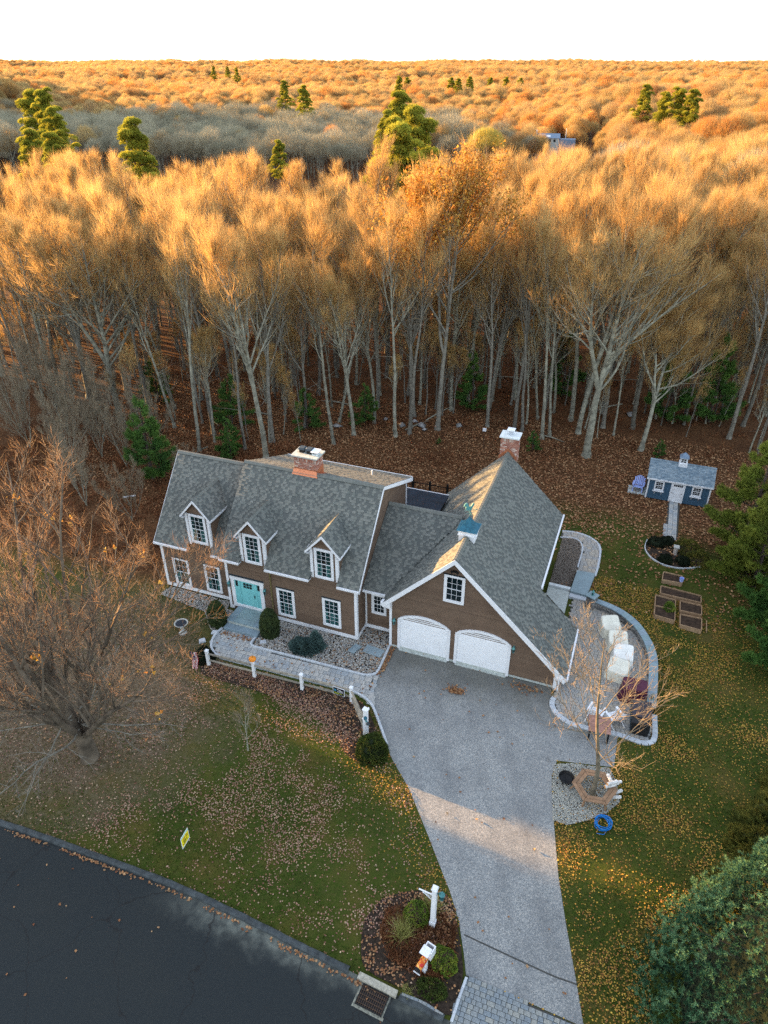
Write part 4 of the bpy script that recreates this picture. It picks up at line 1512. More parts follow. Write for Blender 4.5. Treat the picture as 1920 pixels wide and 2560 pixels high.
for x0, x1, lab in ((2.48, 5.18, 0), (5.73, 8.46, 1)):
    gd = obj('garage_door', MB().xz([(x0, .12)] + arch(x0, x1, 2.14, 2.56) + [(x1, .12)], .262, .279), 'door_white', HOUSE)
    zz = .13
    for k_, h_ in enumerate((.52, .52, .52, .52, .45)):
        z1_ = zz + h_ - .022
        if k_ < 4 and z1_ < 2.2:
            pl = [(x0 + .01, zz), (x1 - .01, zz), (x1 - .01, min(z1_, 2.13)), (x0 + .01, min(z1_, 2.13))]
        else:
            pl = [(x0 + .02, zz), (x1 - .02, zz)] + [(a, b - .01) for a, b in arch(x0 + .02, x1 - .02, 2.16, 2.55)][::-1]
            pl = [p for p in pl if p[1] >= zz - .001]
        if k_ == 4 and False:
            continue
        obj('door_section', MB().xz(pl, .252, .2619), 'door_white', gd)
        zz += h_
        if zz > 2.15:
            break
    o_, i_ = arch(x0 - .15, x1 + .15, 2.2, 2.72), arch(x0, x1, 2.14, 2.56)
    mb = MB()
    for a in range(len(o_) - 1):
        mb.xz([i_[a], i_[a + 1], o_[a + 1], o_[a]], .2, .262)
    mb.box(x0 - .15, x0, .2, .262, .06, 2.17).box(x1, x1 + .15, .2, .262, .06, 2.17)
    obj('door_frame', mb, 'white_paint', HOUSE)
    obj('threshold', MB().box(x0 - .05, x1 + .05, .1, .25, .013, .06), 'cement', HOUSE)


# ---- chimneys
def chimney(x0, x1, y0, y1, z0, z1, soldier=False):
    ch = obj('chimney', MB().box(x0 + .012, x1 - .012, y0 + .012, y1 - .012, z0, z1), 'mortar', HOUSE)
    cache = {}

    def brick(cx, cy, cz, sx, sy, sz):
        k_ = (round(sx, 3), round(sy, 3), round(sz, 3))
        if k_ not in cache:
            cache[k_] = MB().box(-sx / 2, sx / 2, -sy / 2, sy / 2, -sz / 2, sz / 2).mesh('brick', 'brick')
        obj('brick', cache[k_], parent=ch, loc=(cx, cy, cz))
    z = z0
    row = 0
    while z < z1 - .03:
        top = z1 - z < .34 and soldier
        h = .27 if top else .078
        st = .075 if top else .215
        n = max(1, round((x1 - x0) / st))
        w = (x1 - x0) / n
        off = 0 if top else (row % 2) * w / 2
        a = x0 - off
        while a < x1 - .02:
            p, q = max(a, x0), min(a + w, x1)
            if q - p > .03:
                brick((p + q) / 2, y0 + .005, z + h / 2, q - p - .014, .02, h - .014)
            a += w
        n = max(1, round((y1 - y0) / st))
        w = (y1 - y0) / n
        off = 0 if top else (row % 2) * w / 2
        a = y0 + .02 - off
        while a < y1 - .02:
            p, q = max(a, y0 + .02), min(a + w, y1)
            if q - p > .03:
                brick(x1 - .005, (p + q) / 2, z + h / 2, .02, q - p - .014, h - .014)
                if not top and row % 1 == 0:
                    brick(x0 + .005, (p + q) / 2, z + h / 2, .02, q - p - .014, h - .014)
            a += w
        z += h
        row += 1
    return ch


ch = chimney(-5.08, -3.72, 3.42, 4.3, 8.3, 9.28, True)
obj('chimney_shelf', MB().box(-5.13, -3.67, 3.37, 4.35, 9.2, 9.28), 'brick', ch)
obj('chimney_slab', MB().box(-5.2, -3.6, 3.3, 4.42, 9.281, 9.36), 'cement', ch)
for x_ in (-4.75, -4.3):
    obj('flue', MB().box(x_ - .14, x_ + .14, 3.75, 4.05, 9.36, 9.58), 'black', ch)
    obj('flue_cap', MB().prism([(x_ - .2, 3.66, 9.58), (x_ + .2, 3.66, 9.58), (x_ + .2, 4.14, 9.58), (x_ - .2, 4.14, 9.58)], [(x_ - .14, 3.74, 9.66), (x_ + .14, 3.74, 9.66), (x_ + .14, 4.06, 9.66), (x_ - .14, 4.06, 9.66)]), 'dark_metal', ch)
mb = MB()
for p in ((-4.05, 3.68), (-3.75, 3.68), (-3.75, 4.05), (-4.05, 4.05)):
    mb.box(p[0] - .015, p[0] + .015, p[1] - .015, p[1] + .015, 9.36, 9.56)
obj('flue', mb.box(-4.06, -3.74, 3.67, 4.06, 9.361, 9.40), 'pale_cement', ch)
obj('flue_cap', MB().box(-4.12, -3.68, 3.6, 4.13, 9.56, 9.59), 'white_paint', ch)
mb = MB()
mb.add([(-5.2, 3.27, 8.17), (-3.62, 3.27, 8.17), (-3.7, 3.405, 8.52), (-5.1, 3.405, 8.52)], [(0, 1, 2, 3)])
mb.box(-5.1, -3.7, 3.4, 3.419, 8.25, 8.56).box(-3.719, -3.695, 3.4, 4.32, 7.9, 8.56)
mb.add([(-3.69, 3.3, 8.42), (-3.5, 3.3, 8.42), (-3.5, 4.35, 8.0), (-3.69, 4.35, 8.0)], [(0, 1, 2, 3)])
obj('flashing', mb, 'copper', ch)
ch = chimney(4.84, 5.92, 12.22, 13.0, 6.35, 8.1, True)
obj('chimney_slab', MB().box(4.76, 6.0, 12.1, 13.1, 8.1, 8.19), 'pale_cement', ch)
obj('flue', MB().box(5.24, 5.5, 12.5, 12.75, 8.19, 8.5), 'cool_grey', ch)
obj('flue_cap', MB().box(5.13, 5.6, 12.38, 12.86, 8.5, 8.55), 'white_paint', ch)
mb = MB()
mb.xz([(4.8, 6.0), (5.37, 6.9), (5.95, 6.1), (5.95, 6.9), (5.37, 7.5), (4.8, 7.0)][0:1] + [(5.95, 6.1), (5.95, 6.85), (5.37, 7.42), (4.8, 6.85)], 12.19, 12.209)
obj('flashing', mb, 'copper', ch)

# ---- cupola and rooster weather vane on the garage ridge
cu = thing('cupola', 'white cupola with flared blue copper roof on the garage ridge', 'cupola', (5.37, 2.57, 6.98))
mb = MB()
mb.xz([(-.42, -.32), (0, .1), (.42, -.32), (.42, .42), (-.42, .42)], -.42, .42)
obj('base', mb, 'white_paint', cu)
obj('band', MB().box(-.47, .47, -.47, .47, .15, .21), 'white_paint', cu)
obj('cornice', MB().box(-.48, .48, -.48, .48, .38, .46), 'white_paint', cu)
mb = MB()
prof = [(.55, .46), (.40, .54), (.26, .68), (.14, .86), (.04, 1.06)]
vs = []
for r_, z_ in prof:
    vs += [(-r_, -r_, z_), (r_, -r_, z_), (r_, r_, z_), (-r_, r_, z_)]
fs = [(i * 4 + q, i * 4 + (q + 1) % 4, (i + 1) * 4 + (q + 1) % 4, (i + 1) * 4 + q) for i in range(4) for q in range(4)] + [(3, 2, 1, 0), (16, 17, 18, 19)]
mb.add(vs, fs)
obj('roof', mb, 'blue_copper', cu)
wv = thing('weather_vane', 'verdigris rooster weather vane on top of the cupola', 'weather vane', (5.37, 2.57, 8.02), math.radians(35))
wv.scale = (.8, .8, .9)
obj('rod', MB().tube([(0, 0, 0), (0, 0, .95)], .014, 6).lathe([(.01, .12), (.05, .17), (.01, .22)], n=8), 'verdigris', wv)
obj('arm', MB().tube([(-.3, 0, .32), (.3, 0, .32)], .01, 5).tube([(0, -.3, .32), (0, .3, .32)], .01, 5).tube([(-.42, 0, .5), (.42, 0, .5)], .012, 5).prism([(.42, -.005, .44), (.42, .005, .44), (.54, 0, .5)], [(.42, -.005, .56), (.42, .005, .56), (.54, .001, .5)]), 'verdigris', wv)
rooster = [(-.30, .56), (-.20, .56), (-.12, .52), (.02, .52), (.08, .55), (.13, .66), (.20, .80), (.28, .82), (.22, .88), (.23, .96), (.15, .95), (.08, .86), (.04, .76), (-.06, .73), (-.14, .80), (-.18, .95), (-.30, 1.02), (-.42, .95), (-.46, .80), (-.38, .84), (-.30, .78), (-.34, .68)]
obj('rooster', MB().xz(rooster, -.035, .035), 'verdigris', wv)

# dark low roof of the rear porch between the two wings
pr = obj('porch_roof', MB().box(-1.2, 2.15, 6.9, 10.42, 4.14, 4.27), 'pool_cover', HOUSE)
obj('drip_edge', MB().box(-1.22, 2.17, 10.421, 10.47, 4.08, 4.30), 'white_paint', pr)
obj('post', MB().box(1.95, 2.1, 10.2, 10.35, 0, 4.13), 'white_paint', pr)
fe = thing('metal_fence', 'black metal picket fence seen in the gap behind the rear porch roof', 'fence', (0, 0, 0))
for x_ in (-3.6, -2.25, -.9, .45, 1.8):
    obj('post', MB().box(x_ - .07, x_ + .07, 16.4, 16.54, 0, 1.45), 'iron', fe)
obj('rail', MB().box(-3.6, 1.8, 16.45, 16.49, 1.15, 1.2).box(-3.6, 1.8, 16.45, 16.49, .15, .2), 'iron', fe)
pm = MB().box(-.012, .012, -.012, .012, .05, 1.3).mesh('picket', 'iron')
for i in range(42):
    obj('picket', pm, parent=fe, loc=(-3.55 + i * .128, 16.47, 0))

# ------------------------------------------------------------------ things in the yard
# post and rail fence along the walk
FP = [(-6.85, -4.66), (-4.08, -4.55), (-1.3, -4.46), (1.48, -4.38), (2.9, -6.08)]
fence = thing('post_and_rail_fence', 'weathered split rail fence with white posts between front walk and mulch bed', 'fence', (0, 0, 0))
for i, (x, y) in enumerate(FP):
    h = 1.12 if i < 4 else 1.2
    p = obj('post', MB().box(-.075, .075, -.075, .075, 0, h), 'white_paint', fence, (x, y, 0), math.radians(2))
    obj('cap', MB().prism([(-.1, -.1, h), (.1, -.1, h), (.1, .1, h), (-.1, .1, h)], [(-.04, -.04, h + .06), (.04, -.04, h + .06), (.04, .04, h + .06), (-.04, .04, h + .06)]), 'white_paint', p)
for (a, b) in zip(FP[:-1], FP[1:]):
    for z in (.42, .88):
        mid = ((a[0] + b[0]) / 2, (a[1] + b[1]) / 2)
        obj('rail', MB().tube([(a[0], a[1], z), (mid[0], mid[1], z + RR.uniform(-.02, .02)), (b[0], b[1], z)], [.05, .075, .05], 6), 'grey_wood', fence)


def text_rows(parent, rows, y, name='lettering', m='sign_black'):
    """short irregular strokes that stand for lettering too small to read"""
    mb = MB()
    for (x0, x1, z, h) in rows:
        x = x0
        while x < x1 - .01:
            w = RR.uniform(.6, 1.5) * h
            if RR.random() < .85:
                mb.box(x, min(x + w * .75, x1), y - .003, y, z - h / 2 * RR.uniform(.6, 1), z + h / 2 * RR.uniform(.6, 1))
            x += w
    return obj(name, mb, m, parent)


s = thing('fence_sign', 'small black sign with white border, blue badge and lime lettering on the rail fence', 'sign', (.84, -4.53, .7), math.radians(-3))
obj('board', MB().box(-.33, .33, 0, .02, -.26, .26), 'white_paint', s)
obj('panel', MB().box(-.305, .305, -.006, -.001, -.235, .235), 'sign_black', s)
obj('badge', MB().lathe([(.08, 0), (.08, .005)], (0, 0, 0), 14), 'sign_blue', s, (-.2, -.007, .06)).rotation_euler = (PI / 2, 0, 0)
text_rows(s, [(-.07, .02, .13, .05), (.05, .12, .13, .05), (.0, .27, .06, .055), (-.08, .0, -.03, .045), (.03, .25, -.03, .045)], -.007, m='white_paint')
text_rows(s, [(-.27, .02, -.12, .05), (.04, .27, -.12, .05), (-.22, .0, -.19, .035)], -.007, m='sign_lime')

s = thing('yard_sign', 'yellow yard sign with white border and dark lettering standing in the front lawn', 'sign', (-1.89, -14.18, 0), math.radians(94))
s.scale = (.66, 1, .97)
obj('board', MB().box(-.42, .42, -.012, .0, .28, .98), 'white_paint', s)
obj('panel', MB().box(-.385, .385, -.017, -.013, .36, .86), 'sign_yellow', s)
obj('band', MB().box(-.385, .385, -.0171, -.0131, .875, .95), 'sign_green', s)
text_rows(s, [(-.3, .3, .76, .07)], -.018, m='sign_red')
text_rows(s, [(-.3, .3, .66, .06), (-.22, .26, .56, .07), (-.3, .24, .46, .06)], -.018)
for q in (-.3, .3):
    obj('stake', MB().tube([(q, .005, 0), (q, .005, .6)], .006, 5), 'iron', s)

# stars and stripes hanging from a small pole at the fence end
fl = thing('flag', 'small red, white and blue flag hanging limp beside the fence end', 'flag', (-7.15, -5.35, 0), math.radians(10))
obj('pole', MB().tube([(0, .02, 0), (0, .02, 1.5), (.55, .3, 1.52)], .012, 5), 'iron', fl)


def flagpart(name, a0, a1, b0, b1, m):
    mb = MB()
    n, k = 6, 8

    def P(a, b):
        x = (a - .5) * .44 * (1 - .35 * b) + .05 * math.sin(5 * b)
        return (x, -.02 + .05 * math.sin(a * 11 + b * 3) - .03 * b, 1.48 - b * 1.15)
    for i in range(n):
        for j_ in range(k):
            p = [(a0 + (a1 - a0) * (i + di) / n, b0 + (b1 - b0) * (j_ + dj) / k) for di, dj in ((0, 1), (1, 1), (1, 0), (0, 0))]
            mb.add([P(*q) for q in p], [(0, 1, 2, 3)])
    o = obj(name, mb, m, fl, smooth=True)
    md = o.modifiers.new('thick', 'SOLIDIFY')
    md.thickness = .004
    return o


for i in range(13):
    a0, a1 = i / 13, (i + 1) / 13
    flagpart('stripe', a0, a1, .42 if i < 7 else 0, 1, 'flag_red' if i % 2 == 0 else 'flag_white')
flagpart('canton', 0, 7 / 13, 0, .42, 'flag_blue')
mb = MB()
for r_ in range(5):
    for c_ in range(4):
        a, b = (r_ + .6) / 5.2 * 7 / 13, (c_ + .6) / 4.3 * .42
        x = (a - .5) * .44 * (1 - .35 * b) + .05 * math.sin(5 * b)
        y = -.026 + .05 * math.sin(a * 11 + b * 3) - .03 * b
        z = 1.48 - b * 1.15
        mb.add([(x + math.cos(q * PI / 5 + PI / 2) * (.014 if q % 2 == 0 else .006), y, z + math.sin(q * PI / 5 + PI / 2) * (.014 if q % 2 == 0 else .006)) for q in range(10)], [tuple(range(10))])
obj('stars', mb, 'flag_white', fl)

pk = thing('pumpkin', 'orange pumpkin sitting on top of the second fence post', 'pumpkin', (-4.08, -4.55, 1.17))
mb = MB()
vs, fs = [], []
for i in range(9):
    ph = PI * i / 8
    for k_ in range(24):
        th_ = 2 * PI * k_ / 24
        r_ = .2 * math.sin(ph) * (1 - .08 * abs(math.cos(th_ * 4)) ** 3)
        vs.append((r_ * math.cos(th_), r_ * math.sin(th_), .15 - .16 * math.cos(ph) * (1 - .2 * (abs(math.cos(ph)) > .95))))
for i in range(8):
    for k_ in range(24):
        fs.append((i * 24 + k_, i * 24 + (k_ + 1) % 24, (i + 1) * 24 + (k_ + 1) % 24, (i + 1) * 24 + k_))
mb.add(vs, fs)
obj('body', mb, 'pumpkin', pk, smooth=True)
obj('stem', MB().tube([(0, 0, .27), (.01, 0, .33), (.04, .01, .37)], [.022, .015, .018], 6), 'stem', pk)

# tall white post with hanging lamp and ornaments, beside the clipped boxwood
bp = thing('decorated_post', 'tall white post with hanging blue ornaments behind the clipped round boxwood', 'post', (2.95, -6.05, 0), math.radians(-8))
obj('shaft', MB().box(-.09, .09, -.09, .09, 0, 1.75), 'white_paint', bp)
obj('cap', MB().box(-.14, .14, -.12, .12, 1.75, 1.82), 'white_paint', bp)
obj('arm', MB().box(-.02, .02, -.0, .3, 1.6, 1.65), 'white_paint', bp)
obj('ornament', MB().lathe([(.02, 0), (.09, .05), (.09, .14), (.03, .2)], (.06, -.14, 1.25), 8), 'blue_copper', bp)
obj('ornament', MB().lathe([(.03, 0), (.10, .03), (.06, .12)], (.17, -.12, .95), 8), 'dark_metal', bp)
obj('ornament', MB().lathe([(.02, 0), (.06, .05), (.02, .1)], (.1, -.13, 1.1), 8), 'verdigris', bp)
hp = thing('lidded_basket', 'grey round basket hung left of the decorated white post', 'basket', (2.62, -5.75, .72))
obj('bowl', MB().lathe([(.08, 0), (.15, .12), (.17, .3)], n=14), 'pot', hp)
obj('rim', MB().lathe([(.18, .3), (.18, .33), (.1, .36)], n=14), 'grey_wood', hp)
obj('liner', MB().tube([(0, 0, -.7), (0, 0, .0)], .03, 6), 'grey_wood', hp)

# lamp post in the island bed
lp = thing('lamp_post', 'white lamp post with scroll bracket and verdigris lantern in the island bed', 'lamp post', (8.71, -13.62, 0), math.radians(-4))
obj('post', MB().box(-.085, .085, -.085, .085, 0, 2.5), 'white_paint', lp)
obj('base', MB().box(-.11, .11, -.11, .11, 0, .35), 'white_paint', lp)
obj('cap', MB().prism([(-.12, -.12, 2.5), (.12, -.12, 2.5), (.12, .12, 2.5), (-.12, .12, 2.5)], [(-.09, -.09, 2.57), (.09, -.09, 2.57), (.09, .09, 2.57), (-.09, .09, 2.57)]), 'white_paint', lp)
mb = MB().box(-.62, -.085, -.02, .02, 2.02, 2.06)
mb.tube([(-.085, 0, 1.7), (-.2, 0, 1.76), (-.35, 0, 1.88), (-.5, 0, 2.02)], .014, 6)
for cx, r_ in ((-.2, .07), (-.33, .05), (-.43, .03)):
    mb.tube([(cx + r_ * math.cos(q), 0, 1.93 + r_ * math.sin(q)) for q in np.linspace(0, 5.5, 12)], .009, 5)
obj('bracket', mb, 'white_paint', lp)
obj('lantern_arm', MB().tube([(.08, 0, 2.2), (.2, 0, 2.42), (.28, 0, 2.36)], .012, 6), 'verdigris', lp)
obj('lantern_cap', MB().lathe([(.12, 2.3), (.08, 2.36), (.02, 2.44), (.03, 2.47), (.0, 2.5)], (.28, 0, 0), 8), 'verdigris', lp)
obj('lantern_glass', MB().lathe([(.05, 2.02), (.09, 2.06), (.11, 2.3)], (.28, 0, 0), 8), 'glass', lp)
obj('lantern_cage', MB().tube([(.38, 0, 2.3), (.34, 0, 2.04)], .01, 4).tube([(.18, 0, 2.3), (.22, 0, 2.04)], .01, 4).tube([(.28, -.1, 2.3), (.28, -.06, 2.04)], .01, 4).lathe([(.07, 1.99), (.07, 2.03)], (.28, 0, 0), 8), 'verdigris', lp)

# mailbox with a cloth autumn wrap
mx = thing('mailbox', 'mailbox in an orange autumn leaf wrap on a white post by the street', 'mailbox', (8.93, -15.3, 0), math.radians(-14))
obj('post', MB().box(-.07, .07, -.07, .07, 0, 1.45), 'white_paint', mx)
obj('post_cap', MB().box(-.17, .17, -.17, .17, 1.45, 1.49), 'white_paint', mx)
mb = MB().box(.0, .34, .12, .15, 1.05, 1.5).box(.0, .34, .42, .45, 1.05, 1.5).box(.0, .03, .15, .42, 1.05, 1.5).box(.31, .34, .15, .42, 1.05, 1.5).box(.03, .31, .15, .42, 1.05, 1.08)
obj('paper_box', mb, 'white_paint', mx, (-.12, -.12, 0))
prof = [(-.11, 0), (.11, 0), (.11, .14)] + [(.11 * math.cos(q), .14 + .11 * math.sin(q)) for q in np.linspace(.2, PI - .2, 9)] + [(-.11, .14)]
obj('wrap', MB().prism([(x, .02, 1.0 + z) for x, z in prof][::-1], [(x, -.52, 1.0 + z) for x, z in prof][::-1]), 'autumn_wrap', mx)
pr2 = [(x * 1.04, z * 1.03 - .004) for x, z in prof]
obj('box_front', MB().prism([(x, -.521, 1.0 + z) for x, z in pr2][::-1], [(x, -.56, 1.0 + z) for x, z in pr2][::-1]), 'black', mx)
obj('box_back', MB().prism([(x, .055, 1.0 + z) for x, z in pr2][::-1], [(x, .021, 1.0 + z) for x, z in pr2][::-1]), 'black', mx)
obj('arm', MB().box(-.06, .06, -.5, -.07, .93, .999).prism([(.03, -.42, .93), (.03, -.07, .5), (-.03, -.07, .5), (-.03, -.42, .93)], [(.03, -.5, .93), (.03, -.07, .4), (-.03, -.07, .4), (-.03, -.5, .93)]), 'white_paint', mx)
obj('number_plate', MB().box(-.13, .13, -.60, -.57, .96, .99), 'white_paint', mx)

mat('drain_collar', [(.20, .20, .16)], ns=9, na=.5, rough=.95)
# storm drain: granite curb stone and iron grate
sd = thing('storm_drain', 'rusty iron storm drain grate with pale stone hood at the kerb', 'drain', (7.5, -16.7, 0), math.radians(-4))
mb = MB()
mb.box(-.78, .72, .26, .50, .0, .13)
mat('beige_stone', [(.33, .31, .25)], ns=8, na=.3, rough=.95, bump=.4)
obj('hood_stone', mb, 'beige_stone', sd)
mb = MB()
mb.box(-.60, .60, -.57, -.47, .002, .014).box(-.60, -.52, -.47, .24, .002, .014).box(.50, .56, -.47, .24, .002, .014)
obj('collar', mb, 'drain_collar', sd)
obj('pit_dark', MB().box(-.515, .495, -.465, .239, .007, .010), 'black', sd)  # flat black sheet painting the darkness below the grate
bar = MB().box(-.006, .006, -.46, .23, .012, .045).mesh('bar', 'rust_iron')
for i in range(13):
    obj('bar', bar, parent=sd, loc=(-.47 + i * .077, 0, 0))
bar = MB().box(-.5, .49, -.006, .006, .014, .047).mesh('bar', 'rust_iron')
for i in range(5):
    obj('bar', bar, parent=sd, loc=(0, -.38 + i * .14, 0))
obj('frame', MB().box(-.52, .5, .2, .235, .012, .05).box(-.52, .5, -.47, -.44, .012, .05).box(-.52, -.49, -.44, .2, .012, .05).box(.47, .5, -.44, .2, .012, .05), 'iron', sd)

# bird bath and flat stones
bb = thing('bird_bath', 'pale stone bird bath on a baluster left of the front step', 'bird bath', (-9.69, -2.93, 0))
obj('pedestal', MB().lathe([(.24, 0), (.24, .06), (.13, .12), (.09, .3), (.13, .42), (.09, .55), (.16, .64)], n=14), 'stone_cast', bb)
obj('bowl', MB().lathe([(.14, .62), (.34, .70), (.40, .78), (.37, .79), (.30, .72), (.05, .70)], n=18), 'stone_cast', bb)
obj('water', MB().lathe([(.325, .745), (.32, .75)], n=18), 'pool_cover', bb)
for (x, y, l) in ((-7.95, -2.28, 'pale square stone beside the front step and walk'), (-4.95, -2.05, 'pale flat stone in the river stones by the pointed shrub'), (-8.25, -3.15, 'small pale stone left of the front walk curve')):
    o = obj('flat_stone', MB().prism([(-.2, -.17, 0), (.2, -.15, 0), (.18, .17, 0), (-.18, .15, 0)], [(-.17, -.14, .09), (.18, -.13, .1), (.15, .15, .1), (-.16, .12, .09)]), 'granite', loc=(x, y, .03), rz=RR.random())
    tag(o, l, 'stone')
o = obj('splash_block', MB().box(-.2, .2, -.35, .35, 0, .05).box(-.2, -.16, -.35, .35, .05, .09).box(.16, .2, -.35, .35, .05, .09), 'bluestone', loc=(.15, -.75, .08), rz=math.radians(-18))
tag(o, 'grey splash block on the river stones at the house corner', 'splash block')
o = obj('bluestone_pad', MB().box(-.55, .55, -.3, .3, 0, .05), 'bluestone', loc=(1.2, -.55, .08), rz=math.radians(-6))
tag(o, 'flat bluestone pad in the river stones by the garage corner', 'stone')

# ---- patio: curved seat wall with coping, pillars, covered chairs, grill
CO = curve([(12.35, 7.98), (13.15, 7.78), (14.05, 7.35), (14.9, 6.55), (15.6, 5.3), (15.98, 4.0), (16.08, 2.4), (16.1, .2)], 3)
CI = curve([(12.15, 7.64), (12.95, 7.42), (13.8, 6.98), (14.6, 6.2), (15.2, 5.1), (15.52, 3.9), (15.62, 2.4), (15.63, .2)], 3)
sw = thing('seat_wall', 'curved stone seat wall with blue-grey coping along the patio', 'wall', (0, 0, 0))
mb = MB()
ins = [((o_[0] * .85 + i_[0] * .15), (o_[1] * .85 + i_[1] * .15)) for o_, i_ in zip(CO, CI)]
ins2 = [((o_[0] * .15 + i_[0] * .85), (o_[1] * .15 + i_[1] * .85)) for o_, i_ in zip(CO, CI)]
for a in range(len(ins) - 1):
    mb.xy([ins2[a], ins2[a + 1], ins[a + 1], ins[a]][::-1], .0, .47)
obj('core', mb, 'joint', sw)
for a in range(0, len(CO) - 1):
    e_ = .012
    A_, B_ = np.array(CI[a]), np.array(CI[a + 1])
    C_, D_ = np.array(CO[a + 1]), np.array(CO[a])
    q = [A_ + (B_ - A_) * e_, B_ - (B_ - A_) * e_, C_ - (C_ - D_) * e_, D_ + (C_ - D_) * e_]
    obj('coping_stone', MB().xy([tuple(p) for p in q][::-1], .475, .54 + RR.uniform(0, .006)), 'bluestone', sw)
wallin = resample(ins2, .28)
ns_ = 0
cache = {}
for a in range(len(wallin) - 1):
    for r_ in range(4):
        (x0, y0), (x1, y1) = wallin[a], wallin[a + 1]
        k_ = RR.randint(0, 5)
        if k_ not in cache:
            cache[k_] = chamfer_block(.20 + .015 * k_, .07, .105, .012).mesh('wall_stone', 'field_stone')
        sh = (r_ % 2) * .5
        o = obj('wall_stone', cache[k_], parent=sw, loc=(x0 + (x1 - x0) * (.5 + sh * .9), y0 + (y1 - y0) * (.5 + sh * .9), .03 + r_ * .112))
        o.rotation_euler = (0, 0, math.atan2(y1 - y0, x1 - x0) + RR.uniform(-.04, .04))


def pillar(x, y, rz, h, label, s=.5):
    t = thing('stone_pillar', label, 'pillar', (x, y, 0), rz)
    obj('core', MB().box(-s / 2 + .05, s / 2 - .05, -s / 2 + .05, s / 2 - .05, 0, h), 'joint', t)
    for r_ in range(int(h / .13)):
        for side_ in range(4):
            n = 2 + (r_ + side_) % 2
            for i in range(n):
                w = s / n
                o = obj('stone', chamfer_block(w - .014, .07, .12, .012), 'field_stone', t)
                c = -s / 2 + w * (i + .5)
                px, py, rr_ = ((c, -s / 2 + .035, 0), (s / 2 - .035, c, PI / 2), (c, s / 2 - .035, 0), (-s / 2 + .035, c, PI / 2))[side_]
                o.location = (px, py, .01 + r_ * .13)
                o.rotation_euler = (0, 0, rr_)
    obj('coping', MB().box(-s / 2 - .05, s / 2 + .05, -s / 2 - .05, s / 2 + .05, h + .01, h + .07), 'bluestone', t)
    return t


pillar(12.05, 7.7, math.radians(-25), .88, 'stone pillar with bluestone cap at the top of the patio wall')


def table_lantern(x, y, z, label):
    t = thing('patio_lantern', label, 'lantern', (x, y, z), RR.random())
    obj('base', MB().lathe([(.09, 0), (.09, .03), (.06, .05)], n=10), 'verdigris', t)
    obj('glass_body', MB().lathe([(.06, .05), (.07, .2), (.05, .24)], n=8), 'glass', t)
    obj('cap', MB().lathe([(.09, .24), (.05, .3), (.02, .34), (.03, .37)], n=10), 'verdigris', t)
    mb = MB()
    for k_ in range(4):
        c_, s_ = math.cos(k_ * PI / 2), math.sin(k_ * PI / 2)
        mb.tube([(c_ * .075, s_ * .075, .04), (c_ * .08, s_ * .08, .25)], .008, 4)
    obj('cage', mb, 'verdigris', t)


table_lantern(12.05, 7.7, .95, 'turquoise lantern standing on the stone pillar')
table_lantern(15.85, .75, .547, 'turquoise lantern at the near end of the seat wall')


def draped(name, label, x, y, rz, w, d, h, backh, m, group=None):
    """a fabric cover pulled over a chair: folds at the hem, high back, sloping arms"""
    t = thing(name, label, 'covered chair' if 'chair' in name else 'covered furniture', (x, y, .06), rz, group)
    mb = MB()
    n, k_ = 40, 9
    vs, fs = [], []
    for j_ in range(k_):
        f = j_ / (k_ - 1)
        for i in range(n):
            a = 2 * PI * i / n
            ca_, sa_ = math.cos(a), math.sin(a)
            e = 2.0 / 5
            sx = math.copysign(abs(ca_) ** e, ca_)
            sy = math.copysign(abs(sa_) ** e, sa_)
            fold = 1 + (.035 * math.sin(a * 9 + x * 7) + .03 * math.sin(a * 14 + y)) * (1 - f) ** 1.2
            sc = (1.05 - .13 * f) * fold
            top = h + (backh - h) * max(0, min(1, (sy + .1) * 1.1))
            vs.append((sx * w / 2 * sc, sy * d / 2 * sc, top * f + (.012 * math.sin(a * 7) if j_ == 0 else 0)))
        for i in range(n) if j_ else ():
            fs.append(((j_ - 1) * n + i, (j_ - 1) * n + (i + 1) % n, j_ * n + (i + 1) % n, j_ * n + i))
    b = (k_ - 1) * n
    for j_, s_ in enumerate((.82, .5, .2)):
        for i in range(n):
            px, py, pz = vs[b + i]
            sag = -.05 * (1 - s_)
            yy = py * s_
            top = h + (backh - h) * max(0, min(1, (yy / (d / 2) + .1) * 1.1))
            vs.append((px * s_, yy, top + .015 + sag + .01 * math.sin(i * 1.7 + j_)))
        q = b + j_ * n
        for i in range(n):
            fs.append((q + i, q + (i + 1) % n, q + n + (i + 1) % n, q + n + i))
    fs.append(tuple(b + 3 * n + i for i in range(n)))
    mb.add(vs, fs)
    o = obj('cover', mb, m, t, smooth=True)
    obj('hem', MB().tube([(v[0] * 1.005, v[1] * 1.005, v[2] + .03) for v in vs[:n]] + [vs[0]], .012, 4, cap=False), m, t)
    return t


draped('patio_chair', 'patio chair under a cream cover, nearest the stone pillar', 13.35, 5.75, math.radians(25), 1.12, 1.05, .62, .88, 'canvas')
draped('patio_chair', 'patio chair under a cream cover, second from the stone pillar', 13.85, 4.6, math.radians(12), 1.12, 1.05, .6, .86, 'canvas')
draped('patio_chair', 'patio chair under a cream cover, third from the stone pillar', 14.22, 3.55, math.radians(5), 1.12, 1.05, .6, .86, 'canvas_pale')
draped('patio_chair', 'rounded patio chair under a cream cover beside the maroon covered grill', 14.05, 2.35, math.radians(-10), 1.15, 1.05, .6, .84, 'canvas')
draped('grill', 'large grill under a maroon vinyl cover against the seat wall', 14.95, .95, math.radians(4), 1.35, .85, 1.0, 1.05, 'maroon_vinyl')
g = thing('grill_cabinet', 'black and grey serving cart at the near end of the patio', 'serving cart', (15.4, -.72, .06), math.radians(2))
obj('cabinet', MB().box(-.42, .42, -.75, -.35, .05, .8), 'black', g)
